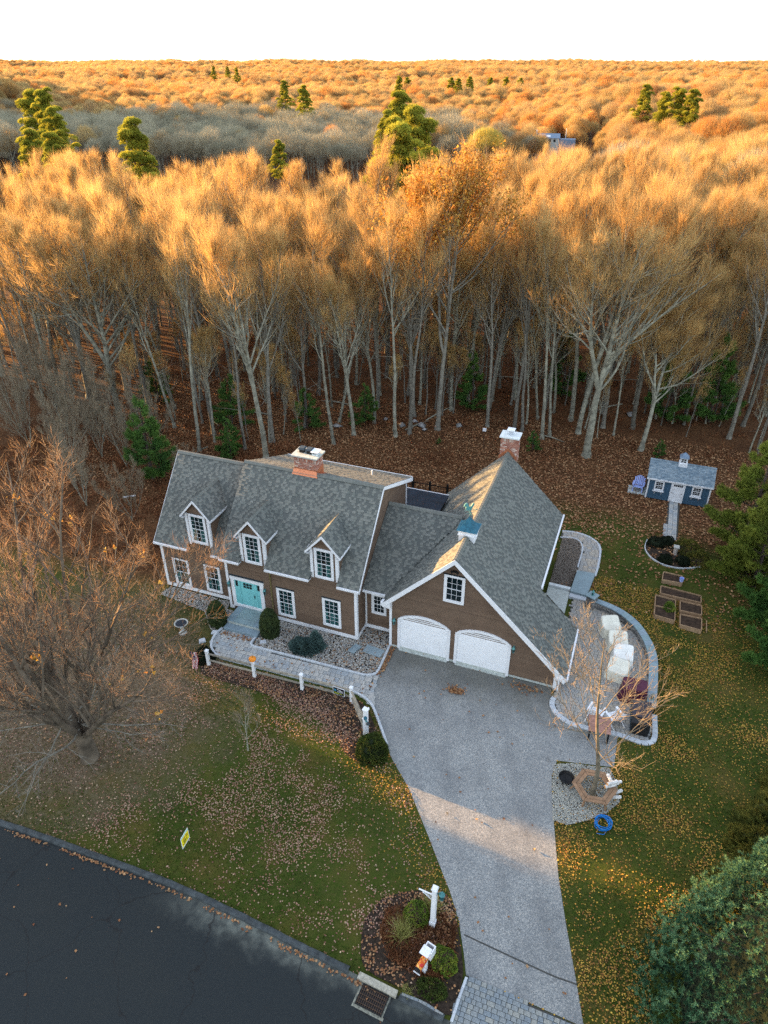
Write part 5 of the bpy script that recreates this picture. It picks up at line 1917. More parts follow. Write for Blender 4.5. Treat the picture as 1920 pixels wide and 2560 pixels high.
obj('top', MB().prism([(-.45, -.35, .78), (.45, -.35, .78), (.45, .75, .86), (-.45, .75, .86)], [(-.45, -.35, .86), (.45, -.35, .86), (.42, .72, .94), (-.42, .72, .94)]), 'grill_cover', g)
obj('side_frame', MB().box(.43, .47, -.78, .78, .3, .36).box(-.47, -.43, -.78, .78, .3, .36).box(.43, .47, .7, .75, 0, .8).box(-.47, -.43, .7, .75, 0, .8), 'dark_metal', g)
obj('shelf', MB().box(-.42, .42, -.34, .7, .3, .34), 'dark_metal', g)

# low octagonal wooden table with white folding chairs, by the patio edge
tb = thing('patio_table', 'brown wooden table on black legs at the patio edge behind the young tree', 'table', (13.55, -2.05, .02), math.radians(6))
for i in range(7):
    obj('slat', MB().box(-.52, .52, -.53 + i * .15, -.39 + i * .15, .70, .735), 'pink_brick', tb)
for sx in (-1, 1):
    for sy in (-1, 1):
        obj('leg', MB().box(sx * .44 - .04, sx * .44 + .04, sy * .44 - .04, sy * .44 + .04, 0, .7), 'black', tb)


def adir(x, y, z, rz, m, label, sc=1.0, group=None):
    t = thing('adirondack_chair', label, 'chair', (x, y, z), rz, group)
    t.scale = (sc,) * 3
    for i in range(6):
        w = .085
        xx = -.27 + i * .108
        hh = .62 - abs(i - 2.5) ** 2 * .022
        lean = .16 + hh * .32
        obj('back_slat', MB().prism([(xx - w / 2, .20, .34), (xx + w / 2, .20, .34), (xx + w / 2, .22, .34), (xx - w / 2, .22, .34)],
                                    [(xx - w / 2 + (xx * .12), lean + .1, .34 + hh), (xx + w / 2 + (xx * .12), lean + .1, .34 + hh), (xx + w / 2 + xx * .12, lean + .12, .34 + hh), (xx - w / 2 + xx * .12, lean + .12, .34 + hh)]), m, t)
    for i in range(5):
        obj('seat_slat', MB().box(-.27, .27, -.30 + i * .1, -.21 + i * .1, .36 - i * .02, .38 - i * .02), m, t)
    for s_ in (-1, 1):
        obj('arm', MB().box(s_ * .34 - .06, s_ * .34 + .06, -.38, .28, .56, .58), m, t)
        obj('leg', MB().box(s_ * .31 - .03, s_ * .31 + .03, -.34, -.26, 0, .56), m, t)
        obj('leg', MB().prism([(s_ * .31 - .015, .45, 0), (s_ * .31 + .015, .45, 0), (s_ * .31 + .015, .55, 0), (s_ * .31 - .015, .55, 0)],
                              [(s_ * .31 - .015, -.26, .32), (s_ * .31 + .015, -.26, .32), (s_ * .31 + .015, -.26, .4), (s_ * .31 - .015, -.26, .4)]), m, t)
    return t


adir(13.3, -1.05, .06, math.radians(165), 'white_paint', 'white slatted patio chair, left one behind the brown table')
adir(14.2, -1.0, .06, math.radians(-140), 'white_paint', 'white slatted patio chair, right one behind the brown table')
adir(13.75, 23.2, .05, math.radians(-5), 'lilac_plastic', 'lilac blue lawn chair on a small pad beside the blue shed', 1.1)
o = obj('chair_pad', MB().box(-.7, .7, -.55, .6, 0, .06), 'cement', loc=(13.75, 23.2, 0))
tag(o, 'pale square pad under the lilac lawn chair by the shed', 'paving pad')

# hexagonal tree bench, hose, logs, fire pot
hb = thing('tree_bench', 'brown hexagonal wooden bench around the young tree', 'bench', (13.75, -5.5, .03), math.radians(8))
R1, R0 = 1.0, .62
for k_ in range(6):
    a0, a1 = k_ * PI / 3, (k_ + 1) * PI / 3
    if k_ == 0:
        pass
    for (ra, rb) in ((R0, R0 + .18), (R0 + .195, R1)):
        q = [(ra * math.cos(a0), ra * math.sin(a0)), (rb * math.cos(a0), rb * math.sin(a0)), (rb * math.cos(a1), rb * math.sin(a1)), (ra * math.cos(a1), ra * math.sin(a1))]
        e_ = .008
        c0 = np.mean(q, 0)
        q = [tuple(np.array(p) + (c0 - np.array(p)) * .02) for p in q]
        obj('seat_board', MB().xy(q, .42, .46), 'flat_wood', hb)
    am = a0
    obj('leg', MB().tube([(1.0 * math.cos(am), 1.0 * math.sin(am), 0), (.78 * math.cos(am), .78 * math.sin(am), .42)], .05, 4), 'flat_wood', hb)
for i, (x, y, z, r_, a_) in enumerate(((14.38, -5.3, .56, .085, 35), (14.5, -5.15, .56, .08, 30), (14.45, -5.22, .70, .08, 38), (14.62, -5.02, .56, .07, 28), (14.35, -4.95, .56, .085, 120), (14.75, -5.15, .1, .08, 40), (14.7, -5.45, .1, .08, 20))):
    t = thing('birch_log', ['white birch log, front one in the pile on the tree bench', 'white birch log, second from the front on the tree bench', 'white birch log lying on top of the two front logs', 'thin white birch log at the back of the bench pile',
                            'birch log lying crosswise with its yellow end showing', 'birch log on the ground beside the tree bench', 'short birch log on the ground near the coiled hose'][i], 'log', (x, y, z), math.radians(a_))
    obj('bark', MB().tube([(-.25, 0, 0), (.25, 0, 0)], r_, 10, cap=False), 'birch_bark', t)
    obj('cut_end', MB().tube([(-.252, 0, 0), (-.249, 0, 0)], r_ * .97, 10).tube([(.249, 0, 0), (.252, 0, 0)], r_ * .97, 10), 'log_end', t)
hz = thing('garden_hose', 'coiled blue garden hose on the grass beside the tree bench', 'hose', (14.32, -6.95, 0), 0)
pts = []
for i in range(200):
    a_ = i * .2
    r_ = .30 + .055 * math.sin(i * .11) + .03 * math.sin(i * .37)
    pts.append((r_ * math.cos(a_), r_ * math.sin(a_) * 1.1, .03 + i * .0008 + .015 * math.sin(i * .31)))
obj('coil', MB().tube(pts, .017, 6), 'hose', hz)
obj('tail', MB().tube([pts[0], (.1, -.5, .02), (-.2, -.55, .02)], .017, 6), 'hose', hz)
fpit = thing('fire_pot', 'round black wire fire bowl on the pale stones by the driveway', 'fire bowl', (12.5, -5.35, .03))
obj('bowl', MB().lathe([(.14, .05), (.3, .2), (.36, .34), (.34, .34), (.26, .2), (.02, .12)], n=18), 'black', fpit)
mb = MB()
for k_ in range(6):
    a_ = k_ * PI / 6
    mb.tube([(.35 * math.cos(a_ + PI) * math.cos(q) * 1.0 if 0 else .35 * math.cos(a_) * c__, .35 * math.sin(a_) * c__, .34 + .16 * s__) for q in (0,) for c__, s__ in [(math.cos(w_), math.sin(w_)) for w_ in np.linspace(0, PI, 8)]], .007, 4)
obj('lid', mb, 'iron', fpit)
for k_ in range(3):
    a_ = k_ * 2 * PI / 3
    obj('leg', MB().tube([(.2 * math.cos(a_), .2 * math.sin(a_), .14), (.28 * math.cos(a_), .28 * math.sin(a_), 0)], .012, 5), 'iron', fpit)

# ---- blue garden shed
sh = thing('garden_shed', 'blue board garden shed with white door, cupola and slate-blue roof', 'shed', (0, 0, 0))
X0, X1, Y0, Y1 = 14.33, 18.72, 22.33, 24.9
obj('wall', MB().box(X0 + .02, X1 - .02, Y0 + .02, Y1, .05, 1.72).yz([(Y0 + .02, 1.72), ((Y0 + Y1) / 2, 2.6), (Y1, 1.72)], X0 + .02, X1 - .02), 'shed_blue', sh)
nb = 20
bw = (X1 - X0 - .2) / nb
bmesh_ = MB().box(-bw / 2 + .008, bw / 2 - .008, -.02, 0, .06, 1.70).mesh('board', 'shed_blue')
for i in range(nb):
    obj('board', bmesh_, parent=sh, loc=(X0 + .1 + bw * (i + .5), Y0 + .02, 0))
for a, b in ((X0, X0 + .1), (X1 - .1, X1)):
    obj('corner_board', MB().box(a, b, Y0 - .03, Y0 + .04, .03, 1.72), 'white_paint', sh)
obj('fascia', MB().box(X0 - .12, X1 + .12, Y0 - .16, Y0 - .13, 1.68, 1.80), 'white_paint', sh)
obj('frieze', MB().box(X0, X1, Y0 - .034, Y0 - .001, 1.62, 1.72), 'white_paint', sh)
sd_ = obj('door', MB().box(16.08, 16.86, Y0 - .05, Y0 - .0, .06, 1.60), 'white_paint', sh)
obj('door_frame', MB().box(15.98, 16.08, Y0 - .055, Y0, .04, 1.62).box(16.86, 16.96, Y0 - .055, Y0, .04, 1.62), 'white_paint', sh)
for i in range(5):
    obj('pane', MB().box(16.16 + i * .13, 16.26 + i * .13, Y0 - .056, Y0 - .051, 1.38, 1.54), 'black', sd_)
obj('cross_rail', MB().box(16.1, 16.84, Y0 - .063, Y0 - .0505, .78, .88).box(16.1, 16.84, Y0 - .063, Y0 - .0505, .08, .18).box(16.1, 16.18, Y0 - .062, Y0 - .0505, .18, 1.3).box(16.76, 16.84, Y0 - .062, Y0 - .0505, .18, 1.3), 'white_paint', sd_)
obj('handle', MB().box(16.74, 16.84, Y0 - .075, Y0 - .064, .82, .85), 'black', sd_)
obj('hinge', MB().box(16.06, 16.24, Y0 - .07, Y0 - .064, .12, .15), 'black', sd_)
obj('hinge', MB().box(16.06, 16.24, Y0 - .07, Y0 - .064, .81, .84), 'black', sd_)
for a in (14.82, 17.43):
    window(sh, a, a + .68, .84, 1.62, Y0 - .02, cas=.07, cols=3, rows=2, curtain=False, head=False)
    obj('flower_shelf', MB().box(a - .06, a + .74, Y0 - .16, Y0 - .02, .76, .81), 'white_paint', sh)
    for q in (.08, .56):
        obj('bracket', MB().prism([(a + q, Y0 - .14, .76), (a + q + .04, Y0 - .14, .76), (a + q + .04, Y0 - .02, .5), (a + q, Y0 - .02, .5)], [(a + q, Y0 - .10, .76), (a + q + .04, Y0 - .10, .76), (a + q + .04, Y0 - .0, .6), (a + q, Y0 - .0, .6)]), 'white_paint', sh)
ym = (Y0 + Y1) / 2
hs = ym - Y0 + .14
e = Vector((0, hs, .92))
for s_ in (1, -1):
    o_ = Vector((0, ym - s_ * hs, 1.78))
    ev_ = Vector((0, s_ * hs, .92))
    poly = [(X0 - .12, 0), (X1 + .12, 0), (X1 + .12, e.length), (X0 - .12, e.length)] if s_ > 0 else [(-X1 - .12, 0), (-X0 + .12, 0), (-X0 + .12, e.length), (-X1 - .12, e.length)]
    rf, (o, eu, ev, n, tl, m_) = roof(sh, o_, (s_, 0, 0), ev_, poly, th=.08, m='shed_shingle')
    if s_ > 0:
        for t_ in sorted(tl, key=lambda q: q[2])[:300]:
            mb = MB()
            tabs_mesh(mb, o, eu, ev, n, *t_)
            obj('shingle', mb, m_, rf)
        rest_ = sorted(tl, key=lambda q: q[2])[300:]
        if rest_:
            mb = MB()
            for t_ in rest_:
                tabs_mesh(mb, o, eu, ev, n, *t_)
            obj('shingles', mb, m_, rf, kind='stuff')
ridge((X0 - .12, ym, 2.71), (X1 + .12, ym, 2.71), w=.1, drop=.08, m='shed_shingle', parent=sh)
sc_ = thing('shed_cupola', 'small white cupola with dark hipped cap on the shed roof', 'cupola', (16.5, ym, 2.62))
obj('base', MB().box(-.3, .3, -.3, .3, -.25, .18), 'white_paint', sc_)
obj('louvre_box', MB().box(-.25, .25, -.25, .25, .18, .62), 'white_paint', sc_)
for i in range(2):
    for k_ in range(2):
        obj('pane', MB().box(-.17 + i * .19, -.02 + i * .19, -.256, -.25, .26 + k_ * .16, .38 + k_ * .16), 'black', sc_)
obj('cap', MB().prism([(-.33, -.33, .62), (.33, -.33, .62), (.33, .33, .62), (-.33, .33, .62)], [(-.02, -.02, .98), (.02, -.02, .98), (.02, .02, .98), (-.02, .02, .98)]), 'slate_blue', sc_)

# ---- raised vegetable beds and the oval bed
BEDS = [((16.02, 12.62), (17.17, 12.55), (17.16, 11.75), (15.98, 11.72), 'small raised bed nearest the oval garden bed, with a pale blue pail at its corner'),
        ((15.93, 11.05), (18.27, 10.85), (18.27, 10.15), (15.93, 10.25), 'long raised vegetable bed behind the three shorter ones'),
        ((15.67, 9.98), (16.82, 9.87), (16.82, 7.85), (15.68, 7.98), 'raised vegetable bed with a feathery green plant, on the patio side'),
        ((17.09, 9.9), (18.3, 9.87), (18.3, 8.95), (17.09, 8.95), 'raised bed between the long bed and the nearest bed'),
        ((17.12, 8.6), (18.3, 8.6), (18.29, 7.5), (17.12, 7.6), 'nearest raised bed of brown boards')]
for q in BEDS:
    P_ = [np.array(p) for p in q[:4]]
    t = thing('raised_bed', q[4], 'garden bed', (*np.mean(P_, 0), 0), 0, 'raised vegetable beds')
    c0 = np.mean(P_, 0)
    for a in range(4):
        A_, B_ = P_[a] - c0, P_[(a + 1) % 4] - c0
        L = np.linalg.norm(B_ - A_)
        M = Matrix.Translation(((A_[0] + B_[0]) / 2, (A_[1] + B_[1]) / 2, .15)) @ Matrix.Rotation(math.atan2(*(B_ - A_)[::-1]), 4, 'Z')
        obj('plank', MB().bm(M, L - .04, .045, .3), 'bed_wood', t)
    obj('soil', MB().xy([tuple((p - c0) * .96) for p in P_][::-1], .02, .22), 'soil', t)
    if 'feathery' in q[4]:
        obj('cross_plank', MB().box(-.55, .55, -.02, .02, .02, .29), 'bed_wood', t)
o = obj('pail', MB().lathe([(.11, 0), (.14, .26), (.13, .26), (.1, .03)], n=12), 'flag_white', loc=(17.1, 11.95, .28))
o.data.materials[0] = MATS['lilac_plastic']
tag(o, 'pale blue pail on the corner of the small raised bed', 'pail')
o = obj('low_edging', MB().box(0, .04, 0, 1.0, 0, .14), 'bed_wood', loc=(18.58, 7.7, 0))
tag(o, 'short upright board edging right of the nearest raised bed', 'board')
OV = curve([(14.85, 16.4), (14.75, 15.6), (14.85, 14.95), (15.3, 14.2), (16.1, 13.72), (17.2, 13.75), (18.3, 14.35)], 4)
polysheet('oval_bed', OV + [(18.6, 15.6), (17.6, 16.9), (15.6, 17.0)], .02, 'mulch')
ed = thing('bed_edging', 'thin pale curved edging around the oval garden bed', 'edging', (0, 0, 0))
edging(ed, OV, 'edging_stone', .06, .1, 'granite', .3)
bc = thing('stone_pedestal', 'small beige stone pedestal with flat cap in the oval bed', 'pedestal', (16.68, 15.3, 0))
obj('shaft', MB().lathe([(.15, 0), (.13, .1), (.12, .6)], n=12), 'pot', bc)
obj('cap', MB().box(-.18, .18, -.18, .18, .6, .66), 'stone_cast', bc)
bf = thing('bird_feeder', 'white bird feeder on a thin dark pole behind the garage', 'bird feeder', (.92, 25.88, 0))
obj('pole', MB().tube([(0, 0, 0), (0, 0, 1.7)], .02, 5), 'iron', bf)
obj('box', MB().box(-.14, .14, -.1, .1, 1.7, 1.92), 'white_paint', bf)
o = obj('fallen_pipe', MB().tube([(0, 0, .08), (.75, .55, .1)], .07, 8), 'white_paint', loc=(-22.6, 8.3, 0))
tag(o, 'short white pipe lying on the leaves left of the house', 'pipe')
for i, (x, y, s_) in enumerate(((-5.4, 28.3, .6), (-7.1, 27.8, .5), (-4.9, 27.6, .4), (-6.3, 28.9, .45), (12.2, 37.5, .6), (-12.5, 25.5, .5), (-2.2, 29.5, .5), (-8.9, 28.4, .35))):
    P_ = np.array([[0, 0, 0.0]])
    V, T = octa(P_, np.array([s_]), .55, 90 + i)
    o = obj('boulder', mesh_np('boulder', V, None, T, ('boulder',)), loc=(x, y, .1))
    tag(o, 'grey boulder among the leaves at the edge of the woods', 'boulder', 'boulders at the woods edge')

# ------------------------------------------------------------------ shrubs and evergreens
def shell(n, fn, seed):
    g = np.random.default_rng(seed)
    return fn(g, n)


def leafy(name, label, loc, rx, ry, rz_, m, n, L, W, seed, shape='ball', group=None, k=8, core='pine_core', cat='shrub', spread=.45, stem='dark_bark'):
    """dense shrub: dark core, leaf sprays over an uneven surface"""
    g = np.random.default_rng(seed)
    d = g.normal(0, 1, (n, 3))
    d /= np.linalg.norm(d, axis=1, keepdims=True)
    if shape != 'full':
        d[:, 2] = np.abs(d[:, 2]) * 1.0 - .12
    lump = 1 + .16 * (vnoise(d[:, 0] * 3 + d[:, 2] * 2, d[:, 1] * 3, 1.0, seed) - .5) * 2
    rad = g.uniform(.80, 1.0, n) ** .6 * lump
    P = d * rad[:, None]
    if shape == 'cone':
        h = g.random(n) ** 1.25
        a = g.random(n) * 2 * PI
        lay = 1 + .10 * np.sin(h * 46 + 2 * np.sin(a * 3))
        r = (1 - h) ** .8 * g.uniform(.78, 1.05, n) * lay * (1 + .16 * np.sin(a * 5 + h * 9 + seed))
        P = np.stack([r * np.cos(a), r * np.sin(a), h], -1)
        d = np.stack([np.cos(a), np.sin(a), np.full(n, -.1)], -1)
    if shape == 'column':
        h = g.random(n)
        a = g.random(n) * 2 * PI
        prof = np.clip(np.minimum(1.0, (1 - h) * 2.2) ** .5, 0, 1) * (.80 + .25 * np.minimum(1, h * 3))
        r = prof * g.uniform(.86, 1.0, n) * (1 + .10 * (vnoise(a * 3, h * 7, 1, seed) - .5) * 2)
        P = np.stack([r * np.cos(a), r * np.sin(a), h], -1)
        d = np.stack([np.cos(a), np.sin(a), np.full(n, -.9)], -1)
    P = P * np.array([rx, ry, rz_])
    P[:, 2] = np.maximum(P[:, 2], .03)
    t = thing(name, label, cat, loc, 0, group)
    tint = np.clip(vnoise(P[:, 0] * 6, P[:, 1] * 6 + P[:, 2] * 5, 1.0, seed + 3) * .9 + .12 * g.normal(size=n), 0, 1)
    dd = d + np.array([0, 0, .35 if shape != 'column' else -.1])
    V, T, tt = blades(P, dd, L, W, k, spread, seed + 1, tint, .12)
    obj('foliage', mesh_np('foliage', V, None, T, (m,), tint=tt), parent=t)
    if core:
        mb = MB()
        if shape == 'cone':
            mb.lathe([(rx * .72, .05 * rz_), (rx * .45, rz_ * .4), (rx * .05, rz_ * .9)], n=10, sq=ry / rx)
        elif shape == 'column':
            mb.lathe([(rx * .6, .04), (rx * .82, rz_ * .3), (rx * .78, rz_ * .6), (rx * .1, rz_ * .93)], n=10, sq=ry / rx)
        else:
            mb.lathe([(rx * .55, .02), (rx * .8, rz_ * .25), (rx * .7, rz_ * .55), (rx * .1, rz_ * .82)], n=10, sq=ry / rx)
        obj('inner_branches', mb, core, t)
    return t


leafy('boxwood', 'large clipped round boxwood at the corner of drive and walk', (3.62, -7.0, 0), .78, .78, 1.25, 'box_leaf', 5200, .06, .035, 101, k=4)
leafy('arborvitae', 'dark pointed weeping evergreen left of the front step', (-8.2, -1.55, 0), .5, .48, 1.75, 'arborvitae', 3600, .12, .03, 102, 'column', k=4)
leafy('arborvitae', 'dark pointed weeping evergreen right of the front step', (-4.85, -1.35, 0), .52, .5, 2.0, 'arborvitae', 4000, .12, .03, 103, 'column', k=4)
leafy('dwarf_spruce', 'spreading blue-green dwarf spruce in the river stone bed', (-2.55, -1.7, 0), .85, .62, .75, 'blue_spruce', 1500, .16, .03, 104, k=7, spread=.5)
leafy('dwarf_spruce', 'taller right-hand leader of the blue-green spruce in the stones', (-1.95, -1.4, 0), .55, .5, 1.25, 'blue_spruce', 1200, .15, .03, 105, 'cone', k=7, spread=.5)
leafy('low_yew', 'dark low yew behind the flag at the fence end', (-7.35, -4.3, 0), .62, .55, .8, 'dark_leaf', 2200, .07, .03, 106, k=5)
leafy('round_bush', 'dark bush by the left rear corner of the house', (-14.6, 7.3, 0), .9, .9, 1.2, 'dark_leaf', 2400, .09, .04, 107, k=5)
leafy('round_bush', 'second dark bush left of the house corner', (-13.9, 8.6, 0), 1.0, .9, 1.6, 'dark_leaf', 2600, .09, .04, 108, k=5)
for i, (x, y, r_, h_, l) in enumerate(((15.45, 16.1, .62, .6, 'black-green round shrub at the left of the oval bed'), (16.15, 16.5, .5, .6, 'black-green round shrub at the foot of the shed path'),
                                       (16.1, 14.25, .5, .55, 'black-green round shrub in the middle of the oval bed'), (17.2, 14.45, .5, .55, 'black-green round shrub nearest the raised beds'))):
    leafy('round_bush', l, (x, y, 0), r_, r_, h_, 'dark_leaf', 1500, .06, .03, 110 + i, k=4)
leafy('loose_shrub', 'loose olive-green shrub behind the stone pedestal', (17.4, 16.0, 0), .85, .8, .95, 'yew', 1300, .09, .04, 116, core=None, k=4, spread=.8)
leafy('loose_shrub', 'sparse yellow-green shrub right of the round bushes', (18.1, 14.9, 0), .8, .8, .9, 'yew', 1100, .09, .04, 117, core=None, k=4, spread=.8)
leafy('bright_shrub', 'yellow-green shrub left of the lamp post', (8.05, -13.55, 0), .5, .5, .95, 'bright_leaf', 1500, .055, .03, 118, core='soil', k=4, spread=.7)
leafy('bright_shrub', 'yellow-green shrub between lamp post and mailbox', (9.45, -14.75, 0), .55, .5, .8, 'bright_leaf', 1700, .055, .03, 119, core='soil', k=4, spread=.7)
leafy('low_plant', 'low dark green plant in front of the mailbox', (9.35, -15.75, 0), .55, .35, .35, 'box_leaf', 500, .09, .05, 120, core=None, k=4, spread=.7)
leafy('herb_plant', 'feathery green plant in the raised bed', (16.5, 8.9, .2), .3, .3, .6, 'bright_leaf', 420, .12, .02, 121, core=None, k=4, spread=.6)


def tuft(name, label, loc, n, L, m, seed, spread=.45, W=.02):
    g = np.random.default_rng(seed)
    P = np.column_stack([g.normal(0, .12, n), g.normal(0, .12, n), np.zeros(n)])
    V, T, _ = blades(P, np.tile([0, 0, 1.0], (n, 1)), L, W, 3, spread, seed)
    o = obj(name, mesh_np(name, V, None, T, (m,)), loc=loc)
    tag(o, label, 'grass clump')
    return o


tuft('ornamental_grass', 'drooping yellow-green grass clump left of the lamp post', (7.75, -14.35, 0), 90, .85, 'straw', 131, .5)
tuft('ornamental_grass', 'straw-coloured grass tuft behind the lamp post', (8.5, -13.0, 0), 80, .7, 'straw', 132, .55)
tuft('ornamental_grass', 'pale green strap-leaved clump between boxwood and white post', (3.15, -6.35, 0), 30, .35, 'straw', 133, .8, .035)
tuft('ornamental_grass', 'small green tuft by the storm drain', (8.55, -16.15, 0), 40, .28, 'straw', 134, .7)
# rusty perennials in the island bed
gg = np.random.default_rng(140)
q = scatter_in([(6.9, -13.6), (8.4, -12.9), (9.6, -13.4), (9.9, -15), (9.2, -15.6), (7.6, -15.4), (6.9, -14.6)], 1300, 141)
V, T, _ = blades(np.column_stack([q, np.full(len(q), .02)]), np.tile([0, 0, 1.0], (len(q), 1)), .28, .035, 4, .75, 142)
obj('dry_perennials', mesh_np('dry_perennials', V, None, T, ('rust_brush',)), kind='stuff')
# ------------------------------------------------------------------ bare trees
def norm(a):
    return a / (np.linalg.norm(a, axis=-1, keepdims=True) + 1e-9)


def poly_grow(P0, D0, L, n, g, wig, trop, pull=None):
    """N branches as polylines of n segments -> (N, n+1, 3)"""
    N = len(P0)
    pts = [P0]
    d = norm(D0)
    step = (L / n)[:, None]
    for i in range(n):
        d = norm(d + g.normal(0, wig, (N, 3)) + np.array([0, 0, trop]))
        pts.append(pts[-1] + d * step)
    return np.stack(pts, 1)


def spawn(pts, L, k, t0, t1, ang, lenf, g, azi=None, up=0.0, taper=.6):
    """k children on each polyline; returns start, dir, length, parent index, parameter"""
    N, n1, _ = pts.shape
    t = t0 + (t1 - t0) * (np.arange(k)[None] + g.random((N, k))) / k
    f = t * (n1 - 1)
    i = np.minimum(f.astype(int), n1 - 2)
    fr = (f - i)[..., None]
    rows = np.arange(N)[:, None]
    A, B = pts[rows, i], pts[rows, i + 1]
    P = A + (B - A) * fr
    T = norm(B - A)
    r = g.normal(size=(N, k, 3))
    s = norm(r - (r * T).sum(-1, keepdims=True) * T)
    a = np.radians(g.normal(ang, ang * .22, (N, k)))[..., None]
    D = T * np.cos(a) + s * np.sin(a) + np.array([0, 0, up])
    Ln = L[:, None] * lenf * (1 - taper * (t - t0) / (t1 - t0)) * g.uniform(.7, 1.25, (N, k))
    par = np.repeat(np.arange(N), k)
    return P.reshape(-1, 3), norm(D).reshape(-1, 3), Ln.ravel(), par, t.ravel()


def tubes_np(pts, r0, r1, sides):
    N, n1, _ = pts.shape
    T = np.empty_like(pts)
    T[:, 1:-1] = pts[:, 2:] - pts[:, :-2]
    T[:, 0] = pts[:, 1] - pts[:, 0]
    T[:, -1] = pts[:, -1] - pts[:, -2]
    T = norm(T)
    ref = np.where(np.abs(T[..., 2:3]) < .9, np.array([0, 0, 1.0]), np.array([1.0, 0, 0]))
    A = norm(np.cross(T, ref))
    B = np.cross(T, A)
    tt = np.linspace(0, 1, n1)[None, :]
    r = (r0[:, None] * (1 - tt) + r1[:, None] * tt)[..., None, None]
    th = np.linspace(0, 2 * PI, sides, endpoint=False)
    ring = A[:, :, None] * np.cos(th)[:, None] + B[:, :, None] * np.sin(th)[:, None]
    V = pts[:, :, None] + ring * r
    idx = np.arange(N * n1 * sides).reshape(N, n1, sides)
    a = idx[:, :-1]
    b = idx[:, 1:]
    Q = np.stack([a, np.roll(a, -1, 2), np.roll(b, -1, 2), b], -1).reshape(-1, 4)
    return V.reshape(-1, 3), Q


class Acc:
    def __init__(s):
        s.V, s.Q, s.T, s.n = [], [], [], 0

    def q(s, V, Q):
        s.V.append(V)
        s.Q.append(Q + s.n)
        s.n += len(V)

    def t(s, V, T):
        s.V.append(V)
        s.T.append(T + s.n)
        s.n += len(V)

    def mesh(s, name, m):
        V = np.concatenate(s.V)
        Q = np.concatenate(s.Q) if s.Q else None
        T = np.concatenate(s.T) if s.T else None
        return mesh_np(name, V, Q, T, m)


